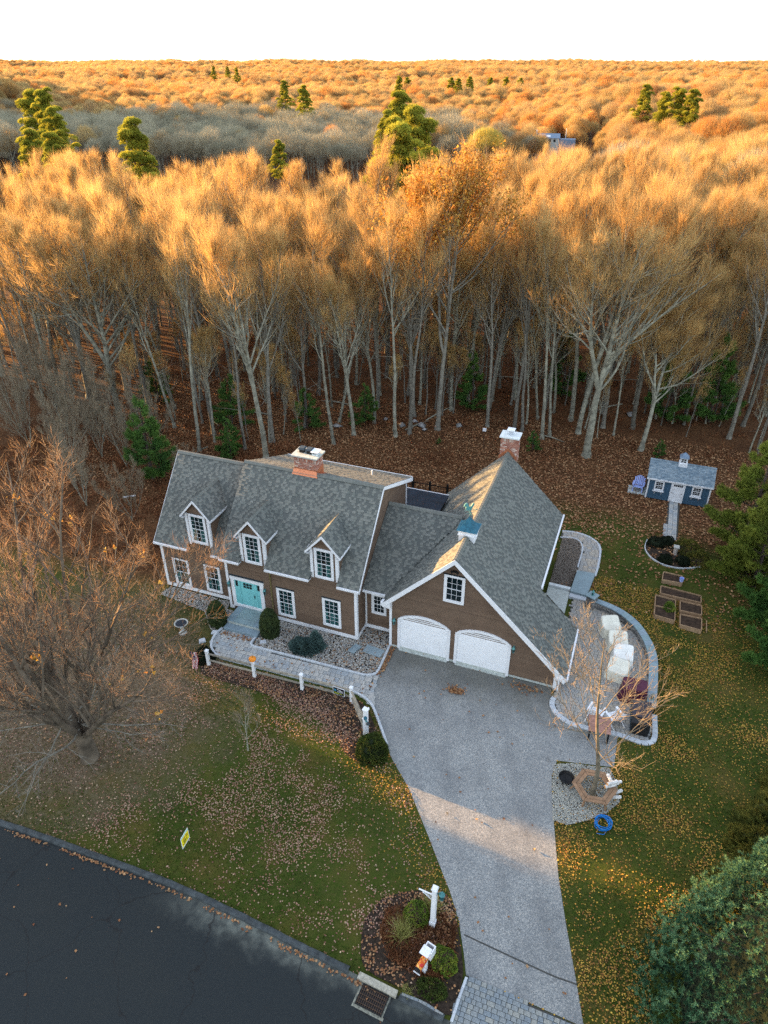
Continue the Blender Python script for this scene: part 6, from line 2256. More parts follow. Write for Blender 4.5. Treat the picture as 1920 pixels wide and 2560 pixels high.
def bare_tree(seed, h=19, r0=.22, crown0=.42, n1=15, len1=.30, ang1=38, n2=10, n3=6, ntw=3, stems=1, lean=.02, twL=1.45, twW=.020, wig=.07, trop1=.10,
              bark='bark', twig='twig', low=0, up2=.25, fork_z=1.0, open_=.0, ups=.85):
    g = np.random.default_rng(seed)
    tr, cr = Acc(), Acc()
    if stems == 1:
        P0 = np.zeros((1, 3)) - [0, 0, .15]
        D0 = np.array([[g.normal(0, lean), g.normal(0, lean), 1.0]])
        base = poly_grow(P0, D0, np.array([h * .93]), 14, g, .035, .03)
        rr = np.array([r0])
        V, Q = tubes_np(base, rr, rr * .12, 8)
        tr.q(V, Q)
        # root flare
        V, Q = tubes_np(np.array([[[0, 0, -.2], [0, 0, .1], [0, 0, .5]]], float), rr * 1.6, rr * .96, 8)
        tr.q(V, Q)
        Lb = np.array([h])
        c0 = crown0
        # second leader
        if open_ > 0:
            a2 = g.random() * 2 * PI
            s2 = base[:, 5]
            b2 = poly_grow(s2, np.array([[math.cos(a2) * open_, math.sin(a2) * open_, 1.0]]), np.array([h * .58]), 14, g, .05, .05)
            V, Q = tubes_np(b2, rr * .62, rr * .1, 7)
            tr.q(V, Q)
            base = np.concatenate([base, b2])
            Lb = np.array([h, h * .62])
    else:
        V, Q = tubes_np(np.array([[[0, 0, -.2], [0, 0, fork_z * .5], [0, 0, fork_z + .25]]], float), np.array([r0 * 1.25]), np.array([r0]), 10)
        tr.q(V, Q)
        a = np.arange(stems) * 2 * PI / stems + g.uniform(-.3, .3, stems)
        tilt = g.uniform(.15, 1.0, stems)
        D0 = np.stack([np.cos(a) * tilt, np.sin(a) * tilt, np.ones(stems)], -1)
        P0 = np.tile([0, 0, fork_z], (stems, 1)) + np.stack([np.cos(a), np.sin(a), np.zeros(stems)], -1) * r0 * .4
        Lb = h * g.uniform(.8, 1.02, stems)
        base = poly_grow(P0, D0, Lb - fork_z, 14, g, .06, .03)
        rr = np.full(stems, r0 * .5) * g.uniform(.7, 1.1, stems)
        V, Q = tubes_np(base, rr, rr * .12, 7)
        tr.q(V, Q)
        c0 = .12
    rb = rr if len(rr) == len(base) else np.array([r0, r0 * .62])
    S, D, L, par, t = spawn(base, Lb, n1, c0, .97, ang1, len1, g, up=.15, taper=.62)
    P1 = poly_grow(S, D, L, 7, g, wig, trop1)
    r1 = np.minimum(rb[par] * (1 - .85 * t) * .62, .008 + L * (.016 if h > 12 else .0042))
    V, Q = tubes_np(P1, r1, r1 * .25, 5)
    tr.q(V, Q)
    if low:      # long bare side limbs below the crown
        S_, D_, L_, p_, t_ = spawn(base[:1], Lb[:1], low, .25, c0, 70, .16, g)
        Pl = poly_grow(S_, D_, L_, 6, g, .12, .04)
        V, Q = tubes_np(Pl, L_ * .011, L_ * .002, 4)
        tr.q(V, Q)
    S, D, L2, par, t = spawn(P1, L, n2, .22, .98, 38, .46, g, up=up2, taper=.5)
    P2 = poly_grow(S, D, L2, 4, g, wig * 1.2, trop1)
    r2 = np.minimum(r1[par] * .55, .006 + L2 * .010)
    V, Q = tubes_np(P2, r2, r2 * .3, 4)
    tr.q(V, Q)
    S, D, L3, par, t = spawn(P2, L2, n3, .15, .98, 36, .5, g, up=up2, taper=.4)
    if stems == 1 and h > 15:
        kp_ = g.random(len(S)) < np.clip((S[:, 2] / h - .38) / .38, .18, 1)
        S, D, L3 = S[kp_], D[kp_], L3[kp_]
    L3 = np.maximum(L3, .3)
    P3 = poly_grow(S, D, L3, 2, g, wig * 1.5, trop1)
    r3 = np.full(len(L3), twW * .42)
    V, Q = tubes_np(P3, r3, r3 * .5, 3)
    cr.q(V, Q)
    # twigs as fine tapering slivers, upswept
    allp = np.concatenate([P3])
    S, D, L4, par, t = spawn(allp, np.full(len(allp), twL), ntw, .1, 1.0, 32, 1.0, g, up=ups, taper=.3)
    kp_ = g.random(len(S)) < (np.clip((S[:, 2] / h - .54) / .34, .04, 1) if stems == 1 and h > 15 else 1.0)
    S, D, L4 = S[kp_], D[kp_], L4[kp_]
    s = norm(np.cross(D, g.normal(size=D.shape)))
    w = twW * g.uniform(.6, 1.1, len(D))[:, None]
    V = np.stack([S - s * w / 2, S + s * w / 2, S + D * L4[:, None]], 1).reshape(-1, 3)
    cr.t(V, np.arange(len(D) * 3).reshape(-1, 3))
    return tr.mesh('trunk', (bark,)), cr.mesh('crown', (twig,)), (P1, P2, P3)


KIN = []
KIN_P = []
for i, kw in enumerate((dict(h=19.5, r0=.20, crown0=.45, bark='bark', low=3),
                        dict(h=18.5, r0=.18, crown0=.50, n1=13, bark='lichen_bark', low=4, ang1=32),
                        dict(h=20.0, r0=.24, crown0=.40, n1=16, len1=.33, bark='lichen_bark', open_=.28),
                        dict(h=18.0, r0=.16, crown0=.52, n1=12, len1=.28, bark='bark', low=5, lean=.05),
                        dict(h=19.0, r0=.21, crown0=.36, n1=17, len1=.30, bark='bark', open_=.2, low=3),
                        dict(h=17.0, r0=.14, crown0=.42, n1=14, len1=.26, bark='lichen_bark', low=4, lean=.06))):
    a, b, c = bare_tree(200 + i, **kw)
    KIN.append((a, b))
    KIN_P.append(c)
BROAD = bare_tree(230, h=17.5, r0=.34, crown0=.34, n1=20, len1=.46, ang1=52, n2=10, n3=8, ntw=3, wig=.10, trop1=.07, bark='lichen_bark', twW=.020, twL=1.1, ups=.5, open_=.35)
LOWM = bare_tree(231, h=12.5, r0=.20, crown0=.25, n1=16, len1=.42, ang1=55, n2=8, n3=6, ntw=6, wig=.12, bark='lichen_bark', open_=.4)


def put_tree(kin, x, y, label, rz=None, s=1.0, group=None, name='bare_tree', tilt=0.0, ta=0.0, z=None):
    t = thing(name, label, 'tree', (x, y, float(hgt(x, y)) if z is None else z), RR.random() * 2 * PI if rz is None else rz, group)
    t.scale = (s, s, s * RR.uniform(.96, 1.04))
    if tilt:
        t.rotation_euler = (tilt * math.cos(ta), tilt * math.sin(ta), t.rotation_euler[2])
    obj('trunk', kin[0], parent=t)
    obj('crown', kin[1], parent=t)
    return t


# trees one can point to along the front of the wood, left to right
FRONT = [(-21.5, 17.0, 1, 'slim grey trunk leaning right just behind the left end of the roof', .97),
         (-22.1, 20.2, 0, 'pair of close straight trunks behind the leaning grey one, left of the dark pines', .98),
         (-18.1, 18.7, 3, 'thin pale trunk rising between the small green pines', .92),
         (-15.5, 17.7, 2, 'tall forked tree with lichen-grey limbs behind the left roof ridge', 1.0),
         (-16.5, 20.7, 4, 'slender clump tree close behind the tall forked tree', .97),
         (-11.4, 22.2, 5, 'straight pale trunk standing alone behind the brick chimney', 1.12),
         (-6.9, 25.5, 1, 'left trunk of the grey trio above the link roof', 1.0),
         (-5.9, 26.4, 3, 'right leaning trunk of the grey trio above the link roof', 1.04),
         (-6.2, 27.6, 0, 'thin trunk behind the grey trio beside the boulders', .95),
         (2.7, 30.1, 0, 'left trunk of the twin trunks left of the garage chimney', .98),
         (3.35, 30.5, 3, 'right trunk of the twin trunks left of the garage chimney', 1.0),
         (5.3, 29.5, 1, 'dark leaning trunk just right of the garage chimney', .94),
         (5.8, 30.4, 5, 'second leaning trunk right of the garage chimney', 1.05)]
used = []
for (x, y, k_, l, s_) in FRONT:
    put_tree(KIN[k_], x, y, l, s=s_, tilt=.05 if 'lean' in l else 0, ta=RR.uniform(1.2, 1.8))
    used.append((x, y))
put_tree(BROAD, 9.35, 27.6, 'broad spreading tree with pale lichen trunk between garage chimney and blue shed', rz=1.2, s=1.02)
put_tree(LOWM, 13.55, 30.4, 'crooked low-branched tree behind and left of the blue shed', rz=.5, s=1.05, tilt=.2, ta=1.9)
used += [(9.35, 27.6), (13.55, 30.4)]
for (x, y, l) in ((-31.5, 19.5, 'wide bright-twigged tree at the left edge of the woods, its limbs reaching right'), (-38, 23, 'broad tree at the far left of the picture above the orange maple')):
    put_tree(BROAD, x, y, l, s=.95)
    used.append((x, y))

# the russet oak that still holds its leaves
OAK = bare_tree(245, h=20.5, r0=.24, crown0=.40, n1=18, len1=.50, ang1=50, n2=8, n3=6, ntw=4, bark='bark', open_=.35)
oak = put_tree((OAK[0], OAK[1]), -3.85, 28.2, 'oak still holding orange leaves high above the other trees behind the link', rz=.6, s=1.0, name='oak_tree')
used.append((-3.85, 28.2))
P1_, P2_, P3_ = OAK[2]
g = np.random.default_rng(250)
pp = P3_.reshape(-1, 3)
pp = pp[vnoise(pp[:, 0] * 1.0 + 3, pp[:, 1] + pp[:, 2] * .7, 1.8, 9) > np.interp(pp[:, 2], [10, 15, 17], [.78, .6, .25])]
pp = np.repeat(pp, 3, 0) + g.normal(0, .32, (len(pp) * 3, 3))
V, T = leafquads(pp, .21, 251, 1.0)
obj('leaves', mesh_np('leaves', V, None, T, ('orange_leaf',)), parent=oak)


def edge_v(x):
    return np.interp(x, [-90, -60, -40, -30, -23, -17, -10, -6, 3, 9, 16, 22, 27, 33, 45, 70], [38, 27, 20, 18, 18, 19, 23.5, 27, 31, 31, 34.5, 33, 29, 26, 20, 10])


# the rest of the near wood: individual trees
cand = []
g = np.random.default_rng(260)
tries = 0
grid = {}
for (x, y) in used:
    cand.append((x, y))
while tries < 24000:
    tries += 1
    a = g.uniform(-62, 62)
    b = g.uniform(40, 122)
    if abs(a) > .50 * b + 9:
        continue
    x, y = from_cam(a, b)
    if y < edge_v(x) + .5:
        continue
    lim = 106 + 5 * math.sin(a * .11) + (14 if a > 18 else 0)
    if b > lim:
        continue
    md = 2.5 if b < 70 else 2.9
    if any((x - c[0]) ** 2 + (y - c[1]) ** 2 < md * md for c in cand):
        continue
    cand.append((x, y))
rest_t = cand[len(used):]
rest_t.sort(key=lambda p: to_cam(p[0], p[1])[1])
SINGLE = rest_t[:280]
MASSN = rest_t[280:]
print('near wood', len(rest_t))
for i, (x, y) in enumerate(SINGLE):
    a, b = to_cam(x, y)
    s_ = g.uniform(.74, 1.02) + .16 * (vnoise(x, y, 14, 7) - .5)
    px_ = 829.5 + 1535 * a / (b * math.cos(math.radians(32.2)) + 27.8 * math.sin(math.radians(32.2)))
    row = 'in the front rows' if b < 62 else ('a little way in' if b < 70 else ('deep inside' if b < 82 else 'towards the back'))
    side_ = ['behind the orange maple', 'behind the left end of the roof', 'behind the middle dormer', 'behind the brick chimney', 'behind the porch roof', 'behind the garage roof', 'left of the blue shed', 'behind the blue shed']
    side_ = side_[int(np.clip(np.searchsorted([210, 400, 560, 740, 900, 1150, 1380], px_), 0, 7))]
    put_tree(KIN[int(g.integers(0, 6))], x, y, 'tall bare tree ' + row + ' ' + side_, s=s_, group='bare trees ' + row + ' ' + side_, tilt=g.uniform(0, .07), ta=g.uniform(0, 6))

# ---- one mass of forest beyond: instances on points
proto_col = bpy.data.collections.new('tree_kinds')


def far_kind(seed, h, r, n, tw, wd, m='far_twig', trunk_m='bark', nb=10):
    g = np.random.default_rng(seed)
    ac = Acc()
    base = poly_grow(np.array([[0, 0, -.5]]), np.array([[0, 0, 1.0]]), np.array([h * .8]), 5, g, .05, .02)
    V, Q = tubes_np(base, np.array([.2 * h / 17]), np.array([.05]), 5)
    ac.q(V, Q)
    S, D, L, par, t = spawn(base, np.array([h]), nb, .35, .98, 42, .38, g, up=.2)
    P1 = poly_grow(S, D, L, 4, g, .08, .08)
    V, Q = tubes_np(P1, L * .014, L * .004, 3)
    ac.q(V, Q)
    nq0 = sum(len(q) for q in ac.Q)
    # twigs fill a lumpy dome, all swept up and out
    d = norm(g.normal(size=(n, 3)))
    d[:, 2] = np.abs(d[:, 2]) * 1.15 - .35
    rad = g.uniform(.35, 1, n) ** .5
    P = d * rad[:, None] * np.array([r, r, h * .30]) + np.array([0, 0, h * .64])
    lump = vnoise(P[:, 0] + 50, P[:, 1] + P[:, 2] * .6, r * .45, seed)
    P[:, 2] += (lump - .5) * h * .12
    D = norm(d * .6 + np.array([0, 0, .8]) + g.normal(0, .25, (n, 3)))
    s = norm(np.cross(D, g.normal(size=D.shape)))
    Ln = tw * g.uniform(.6, 1.3, n)[:, None]
    V = np.stack([P - s * wd / 2, P + s * wd / 2, P + D * Ln], 1).reshape(-1, 3)
    ac.t(V, np.arange(n * 3).reshape(-1, 3))
    V = np.concatenate(ac.V)
    Q = np.concatenate(ac.Q)
    T = np.concatenate(ac.T)
    mi = np.concatenate([np.zeros(len(Q)), np.ones(len(T))])
    return mesh_np('tree_kind', V, Q, T, (trunk_m, m), mi=mi)


def pine_mesh(seed, h, r, n, bl, wd, k, m, layers=9, droop=.0, round_=False, bare=.1):
    """irregular layered evergreen: needle tufts along whorled limbs"""
    g = np.random.default_rng(seed)
    ac = Acc()
    base = poly_grow(np.array([[0, 0, -.3]]), np.array([[0, 0, 1.0]]), np.array([h * .97]), 8, g, .02, .05)
    V, Q = tubes_np(base, np.array([.022 * h]), np.array([.02]), 6)
    ac.q(V, Q)
    nl = layers * 6
    hz_ = np.clip(np.linspace(bare, .98, nl) + g.normal(0, .01, nl), bare, .99)
    az = g.random(nl) * 2 * PI
    prof = (1 - hz_) ** .65 * np.minimum(1, (hz_ - bare + .12) * 4) if round_ else (1 - hz_) ** .85
    ln = r * prof * g.uniform(.6, 1.12, nl) + .15
    S = np.column_stack([np.interp(hz_ * h, base[0][:, 2], base[0][:, 0]), np.interp(hz_ * h, base[0][:, 2], base[0][:, 1]), hz_ * h])
    D = np.stack([np.cos(az), np.sin(az), np.full(nl, .25 - droop)], -1)
    B = poly_grow(S, D, ln, 4, g, .07, .03)
    V, Q = tubes_np(B, .01 + ln * .012, np.full(nl, .008), 3)
    ac.q(V, Q)
    # tufts
    w = ln ** 1.3
    w /= w.sum()
    bi = g.choice(nl, n, p=w)
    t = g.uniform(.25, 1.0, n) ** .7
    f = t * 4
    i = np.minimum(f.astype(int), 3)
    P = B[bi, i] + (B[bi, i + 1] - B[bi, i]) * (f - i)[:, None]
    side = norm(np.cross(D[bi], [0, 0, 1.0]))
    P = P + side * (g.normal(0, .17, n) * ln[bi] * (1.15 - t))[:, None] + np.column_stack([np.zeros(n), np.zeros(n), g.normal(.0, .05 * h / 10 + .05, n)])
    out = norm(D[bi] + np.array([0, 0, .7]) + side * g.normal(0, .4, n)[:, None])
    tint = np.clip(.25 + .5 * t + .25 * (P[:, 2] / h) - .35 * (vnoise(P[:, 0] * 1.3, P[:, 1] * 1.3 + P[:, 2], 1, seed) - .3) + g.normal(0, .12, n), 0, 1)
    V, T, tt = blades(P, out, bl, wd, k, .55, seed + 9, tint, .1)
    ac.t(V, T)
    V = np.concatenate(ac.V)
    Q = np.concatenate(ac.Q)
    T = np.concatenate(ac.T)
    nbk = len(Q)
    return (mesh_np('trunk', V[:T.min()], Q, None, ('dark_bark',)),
            mesh_np('crown', V[T.min():], None, T - T.min(), (m,), tint=tt))


def clump_pine(seed, h, r, m, nc=16, per=330, L=.45, wd=.13):
    """old white pine: rounded plates of needles at the ends of rising limbs"""
    g = np.random.default_rng(seed)
    ac = Acc()
    base = poly_grow(np.array([[0, 0, -.3]]), np.array([[0, 0, 1.0]]), np.array([h * .95]), 8, g, .03, .05)
    V, Q = tubes_np(base, np.array([.02 * h]), np.array([.03]), 6)
    ac.q(V, Q)
    hz_ = np.clip(np.linspace(.22, .95, nc) + g.normal(0, .03, nc), .2, .96)
    az = np.arange(nc) * 2.4 + g.normal(0, .6, nc)
    rr_ = r * np.clip(1.12 - hz_, .05, .7) * g.uniform(.2, 1.25, nc)
    rr_[-2:] = .1
    Cn = np.stack([np.cos(az) * rr_, np.sin(az) * rr_, hz_ * h + rr_ * .25], -1)
    S = np.column_stack([np.zeros(nc), np.zeros(nc), hz_ * h - .6])
    Bt = np.stack([S, (S + Cn) / 2 - [0, 0, .1], Cn], 1)
    V, Q = tubes_np(Bt, np.full(nc, .09), np.full(nc, .03), 4)
    ac.q(V, Q)
    Ps, Ds, Ts = [], [], []
    for i in range(nc):
        d = norm(g.normal(size=(per, 3)))
        d[:, 2] = np.abs(d[:, 2]) * 1.1 - .35
        sz = np.array([.26 * r, .26 * r, .17 * r]) * g.uniform(.6, 1.3) * (1.2 - .55 * hz_[i])
        Ps.append(Cn[i] + d * sz * g.uniform(.7, 1.05, (per, 1)) * (1 + .25 * (vnoise(d[:, 0] * 3 + i, d[:, 1] * 3 + d[:, 2], 1, seed)[:, None] - .5)))
        Ds.append(norm(d + [0, 0, .6]))
        Ts.append(np.clip(.45 + .4 * d[:, 2] + g.normal(0, .15) + g.normal(0, .12, per), 0, 1))
    V, T, tt = blades(np.concatenate(Ps), np.concatenate(Ds), L, wd, 5, .5, seed + 2, np.concatenate(Ts), .1)
    ac.t(V, T)
    V = np.concatenate(ac.V)
    Q = np.concatenate(ac.Q)
    T = np.concatenate(ac.T)
    return (mesh_np('trunk', V[:T.min()], Q, None, ('dark_bark',)), mesh_np('crown', V[T.min():], None, T - T.min(), (m,), tint=tt))


def joined(kin, name):
    """one mesh from a trunk and a crown mesh (for instancing in the mass of forest)"""
    bmq = MB()
    out = []
    off = 0
    Vs, mi, loops, starts = [], [], [], []
    me = bpy.data.meshes.new(name)
    vs = []
    fl_ = []
    ti = []
    for j_, k_ in enumerate(kin):
        v = np.empty(len(k_.vertices) * 3, np.float32)
        k_.vertices.foreach_get('co', v)
        l = np.empty(len(k_.loops), np.int32)
        k_.loops.foreach_get('vertex_index', l)
        st = np.empty(len(k_.polygons), np.int32)
        k_.polygons.foreach_get('loop_start', st)
        starts.append(st + sum(len(x) for x in loops))
        loops.append(l + off)
        vs.append(v)
        mi.append(np.full(len(st), j_, np.int32))
        a = k_.attributes.get('tint')
        tv = np.zeros(len(st), np.float32)
        if a is not None:
            a.data.foreach_get('value', tv)
        ti.append(tv)
        off += len(k_.vertices)
        me.materials.append(k_.materials[0])
    v = np.concatenate(vs)
    me.vertices.add(len(v) // 3)
    me.vertices.foreach_set('co', v)
    l = np.concatenate(loops)
    me.loops.add(len(l))
    me.loops.foreach_set('vertex_index', l)
    s_ = np.concatenate(starts)
    me.polygons.add(len(s_))
    me.polygons.foreach_set('loop_start', s_)
    me.polygons.foreach_set('material_index', np.concatenate(mi))
    a = me.attributes.new('tint', 'FLOAT', 'FACE')
    a.data.foreach_set('value', np.concatenate(ti))
    me.update(calc_edges=True)
    return me


def kinds_collection(name, meshes):
    c = bpy.data.collections.new(name)
    for i, me in enumerate(meshes):
        o = bpy.data.objects.new('tree_kind', me)
        c.objects.link(o)
    return c


def instancer(name, P, sc, rz, coll, kind_idx, label=None):
    me = bpy.data.meshes.new(name)
    me.vertices.add(len(P))
    me.vertices.foreach_set('co', np.asarray(P, np.float32).ravel())
    for nm, dt, ar in (('sc', 'FLOAT', sc), ('rz', 'FLOAT', rz)):
        a = me.attributes.new(nm, dt, 'POINT')
        a.data.foreach_set('value', np.asarray(ar, np.float32))
    a = me.attributes.new('ki', 'INT', 'POINT')
    a.data.foreach_set('value', np.asarray(kind_idx, np.int32))
    me.update()
    o = obj(name, me, kind='stuff')
    ng = bpy.data.node_groups.new(name, 'GeometryNodeTree')
    ng.interface.new_socket('Geometry', in_out='INPUT', socket_type='NodeSocketGeometry')
    ng.interface.new_socket('Geometry', in_out='OUTPUT', socket_type='NodeSocketGeometry')
    N = ng.nodes
    gi, go = N.new('NodeGroupInput'), N.new('NodeGroupOutput')
    ci = N.new('GeometryNodeCollectionInfo')
    ci.inputs['Collection'].default_value = coll
    ci.inputs['Separate Children'].default_value = True
    ci.inputs['Reset Children'].default_value = True
    ip = N.new('GeometryNodeInstanceOnPoints')
    ip.inputs['Pick Instance'].default_value = True

    def attr(nm, dt):
        x = N.new('GeometryNodeInputNamedAttribute')
        x.data_type = dt
        x.inputs['Name'].default_value = nm
        return x.outputs['Attribute']
    cx = N.new('ShaderNodeCombineXYZ')
    L = ng.links
    L.new(attr('rz', 'FLOAT'), cx.inputs['Z'])
    L.new(gi.outputs[0], ip.inputs['Points'])
    L.new(ci.outputs[0], ip.inputs['Instance'])
    L.new(attr('ki', 'INT'), ip.inputs['Instance Index'])
    L.new(cx.outputs[0], ip.inputs['Rotation'])
    L.new(attr('sc', 'FLOAT'), ip.inputs['Scale'])
    L.new(ip.outputs[0], go.inputs[0])
    md = o.modifiers.new('scatter', 'NODES')
    md.node_group = ng
    return o


near_kinds = kinds_collection('near_kinds', [joined(k_, 'tree_kind') for k_ in KIN])
mat('shaded_grey_twig', [(.30, .28, .19), (.36, .32, .22), (.26, .245, .17)], wo=1, wi=.2, ns=.05, na=.25, rough=.85, coords='pos')  # lichen grey, darkened to put the valley's shade into the colour
mid_kinds = kinds_collection('mid_kinds', [far_kind(300 + i, (16, 15, 17, 14)[i], (4.2, 3.8, 4.6, 3.6)[i], 2600, 1.5, .055) for i in range(4)])
grey_kinds = kinds_collection('grey_kinds', [far_kind(305 + i, (16, 15, 17)[i], (4.6, 4.2, 5.0)[i], 1500, 1.5, .05, 'shaded_grey_twig', 'lichen_bark', nb=16) for i in range(3)])
far_kinds = kinds_collection('far_kinds', [far_kind(310 + i, (15, 14, 17)[i], (5.2, 4.6, 5.8)[i], 800, 2.0, .16, nb=5) for i in range(3)])

g = np.random.default_rng(330)
P = [(x, y, float(hgt(x, y))) for x, y in MASSN]
# woods either side of the frame, near
for _ in range(900):
    a, b = g.uniform(-150, 120), g.uniform(20, 112)
    if abs(a) < .50 * b + 9:
        continue
    x, y = from_cam(a, b)
    if y < edge_v(x) + 1 or (a > 0 and a > .5 * b + 30):
        continue
    P.append((x, y, float(hgt(x, y))))
P = np.array(P)
instancer('woods', P, g.uniform(.72, .95, len(P)), g.random(len(P)) * 6.28, near_kinds, g.integers(0, 6, len(P)))
# thin understorey saplings tangled between the trunks
P = []
while len(P) < 330:
    a, b = g.uniform(-52, 48), g.uniform(50, 96)
    x, y = from_cam(a, b)
    if abs(a) < .5 * b + 8 and y > edge_v(x) - .3:
        P.append((x, y, 0.0))
instancer('understorey', np.array(P), g.uniform(.28, .6, len(P)), g.random(len(P)) * 6.28, near_kinds, g.integers(0, 6, len(P)))


def wedge(n, b0, b1, power, m=.62, extra=20):
    b = (b0 ** power + (b1 ** power - b0 ** power) * g.random(n)) ** (1 / power)
    a = g.uniform(-1, 1, n) * (b * m + extra)
    return a, b


# valley and the slopes beyond
a, b = wedge(9000, 112, 620, 2.0)
left_gap = (b < 300 + 10 * np.sin(a * .05)) & (a < .29 * b) & (b > 112)
left_gap |= (b < 318) & (np.abs(a / b - .2355) < .035) & (b > 112)
keep = ~left_gap
hs = (np.abs(a - (.2355 * b)) < 11) & (b > 300) & (b < 336)      # clearing around the far house
keep &= ~hs
a, b = a[keep], b[keep]
x, y = from_cam(a, b)
z = hgt(x, y)
sc_a = g.uniform(.75, 1.12, len(a)) * (.85 + .35 * vnoise(a, b, 60, 12))
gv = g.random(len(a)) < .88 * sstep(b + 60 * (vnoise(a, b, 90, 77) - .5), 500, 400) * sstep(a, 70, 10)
instancer('forest', np.column_stack([x, y, z])[~gv], sc_a[~gv], g.random(int((~gv).sum())) * 6.28, mid_kinds, g.integers(0, 4, int((~gv).sum())))
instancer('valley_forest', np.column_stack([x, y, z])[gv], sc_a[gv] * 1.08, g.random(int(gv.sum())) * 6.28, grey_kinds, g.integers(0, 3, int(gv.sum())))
a, b = wedge(36000, 600, 3600, 1.55, .56, 30)
x, y = from_cam(a, b)
z = hgt(x, y)
s_ = g.uniform(.75, 1.15, len(a)) * (.8 + .5 * vnoise(a, b, 160, 13)) * (1 + .5 * sstep(b, 1300, 3200))
instancer('far_forest', np.column_stack([x, y, z]), s_, g.random(len(a)) * 6.28, far_kinds, g.integers(0, 3, len(a)))
# unseen hill on the left, raised to shade the valley, and its trees
a = g.normal(-290, 46, 1700)
b = g.normal(460, 120, 1700)
k_ = (a < -.5 * b - 4) & (b > 150)
a, b = a[k_], b[k_]
x, y = from_cam(a, b)
instancer('shade_hill_forest', np.column_stack([x, y, hgt(x, y)]), g.uniform(.9, 1.1, len(a)), g.random(len(a)) * 6.28, mid_kinds, g.integers(0, 4, len(a)))

# ---- evergreens
PINE_Y = clump_pine(400, 22, 6.2, 'yellow_pine', 80, 230)
PINE_Y2 = clump_pine(401, 20, 5.4, 'yellow_pine', 60, 200)
PINE_G = pine_mesh(402, 5.2, 2.3, 2600, .30, .035, 6, 'pine', 8, round_=False, bare=.03)
PINE_G2 = pine_mesh(403, 7.5, 2.4, 4200, .34, .04, 6, 'pine', 10, round_=False, bare=.03)


def at_pix(px, py, b):
    """ground spot under a point seen at photo-view (1659 wide) column px when it stands b metres ahead; top height from row py"""
    p = math.radians(32.2)
    yc = -(py - 1106) / 1535
    t = b / (math.cos(p) + yc * math.sin(p))
    a = t * (px - 829.5) / 1535
    z = 27.8 + t * (-math.sin(p) + yc * math.cos(p))
    x, y = from_cam(a, b)
    return float(x), float(y), float(z)


def put_pine(kin, h0, px, py, b, label, s=None, group=None):
    x, y, ztop = at_pix(px, py, b)
    zg = float(hgt(x, y))
    s = (ztop - zg) / h0 if s is None else s
    t = thing('pine_tree', label, 'pine tree', (x, y, ztop - h0 * s), RR.random() * 6, group)
    t.scale = (s, s, s)
    obj('trunk', kin[0], parent=t)
    obj('crown', kin[1], parent=t)
    return t


put_pine(PINE_Y, 22, 862, 256, 101, 'bright yellow-green pine standing highest in the middle of the near wood')
put_pine(PINE_Y2, 20, 897, 222, 125, 'yellow-green pine just behind and right of the highest one')
put_pine(PINE_Y2, 20, 862, 193, 250, 'small distant pine above the two middle pines')
put_pine(PINE_Y2, 20, 838, 234, 170, 'faint pine left of and behind the middle pines', s=.7)
put_pine(PINE_Y2, 20, 281, 250, 150, 'green pine standing alone in the valley left of centre')
put_pine(PINE_Y2, 20, 62, 190, 260, 'leftmost tall pine of the group at far left')
put_pine(PINE_Y, 22, 90, 190, 240, 'tallest sunlit pine of the group at far left', s=1.05)
put_pine(PINE_Y2, 20, 112, 228, 205, 'darker pine below the tallest one at far left', s=1.0)
put_pine(PINE_Y2, 20, 58, 275, 190, 'small round pine low at the far left')
put_pine(PINE_Y2, 20, 105, 282, 150, 'broad pine at the lower right of the far-left group', s=.9)
put_pine(PINE_Y2, 20, 1440, 196, 290, 'left pine of the dark cluster on the right hillside')
put_pine(PINE_Y, 22, 1470, 188, 285, 'middle pine of the dark cluster on the right hillside')
put_pine(PINE_Y2, 20, 1500, 190, 280, 'right pine of the dark cluster on the right hillside')
put_pine(PINE_Y2, 20, 1398, 180, 320, 'narrow solitary pine left of the dark cluster on the right', s=1.0)
for i, (px, py, b) in enumerate(((460, 142, 1100), (490, 143, 1150), (510, 145, 1000), (862, 163, 600), (880, 166, 640), (975, 166, 640), (990, 168, 600), (1015, 164, 640), (1060, 166, 700), (1095, 165, 690), (1125, 167, 680), (612, 172, 450), (655, 182, 400), (600, 300, 262))):
    put_pine(PINE_Y2, 20, px, py, b, 'distant evergreen rising out of the far golden woods', s=(1.0 if b > 300 else .8), group='distant evergreens')
# yellow willow in the valley
wt = thing('willow_tree', 'rounded bright yellow tree in the valley, right of the middle pines', 'tree', (*at_pix(1052, 262, 300)[:2], 0))
wt.location.z = 10.0 - 17 * 1.1
wt.scale = (1.1, 1.1, 1.1)
mat('willow', [(.42, .34, .07), (.5, .42, .10)], wi=1, na=.2, ns=.3, coords='pos', rough=.8, translucent=.2)
wm = far_kind(340, 17, 6.5, 3800, 1.5, .10, 'willow')
wme = obj('crown', wm, parent=wt)

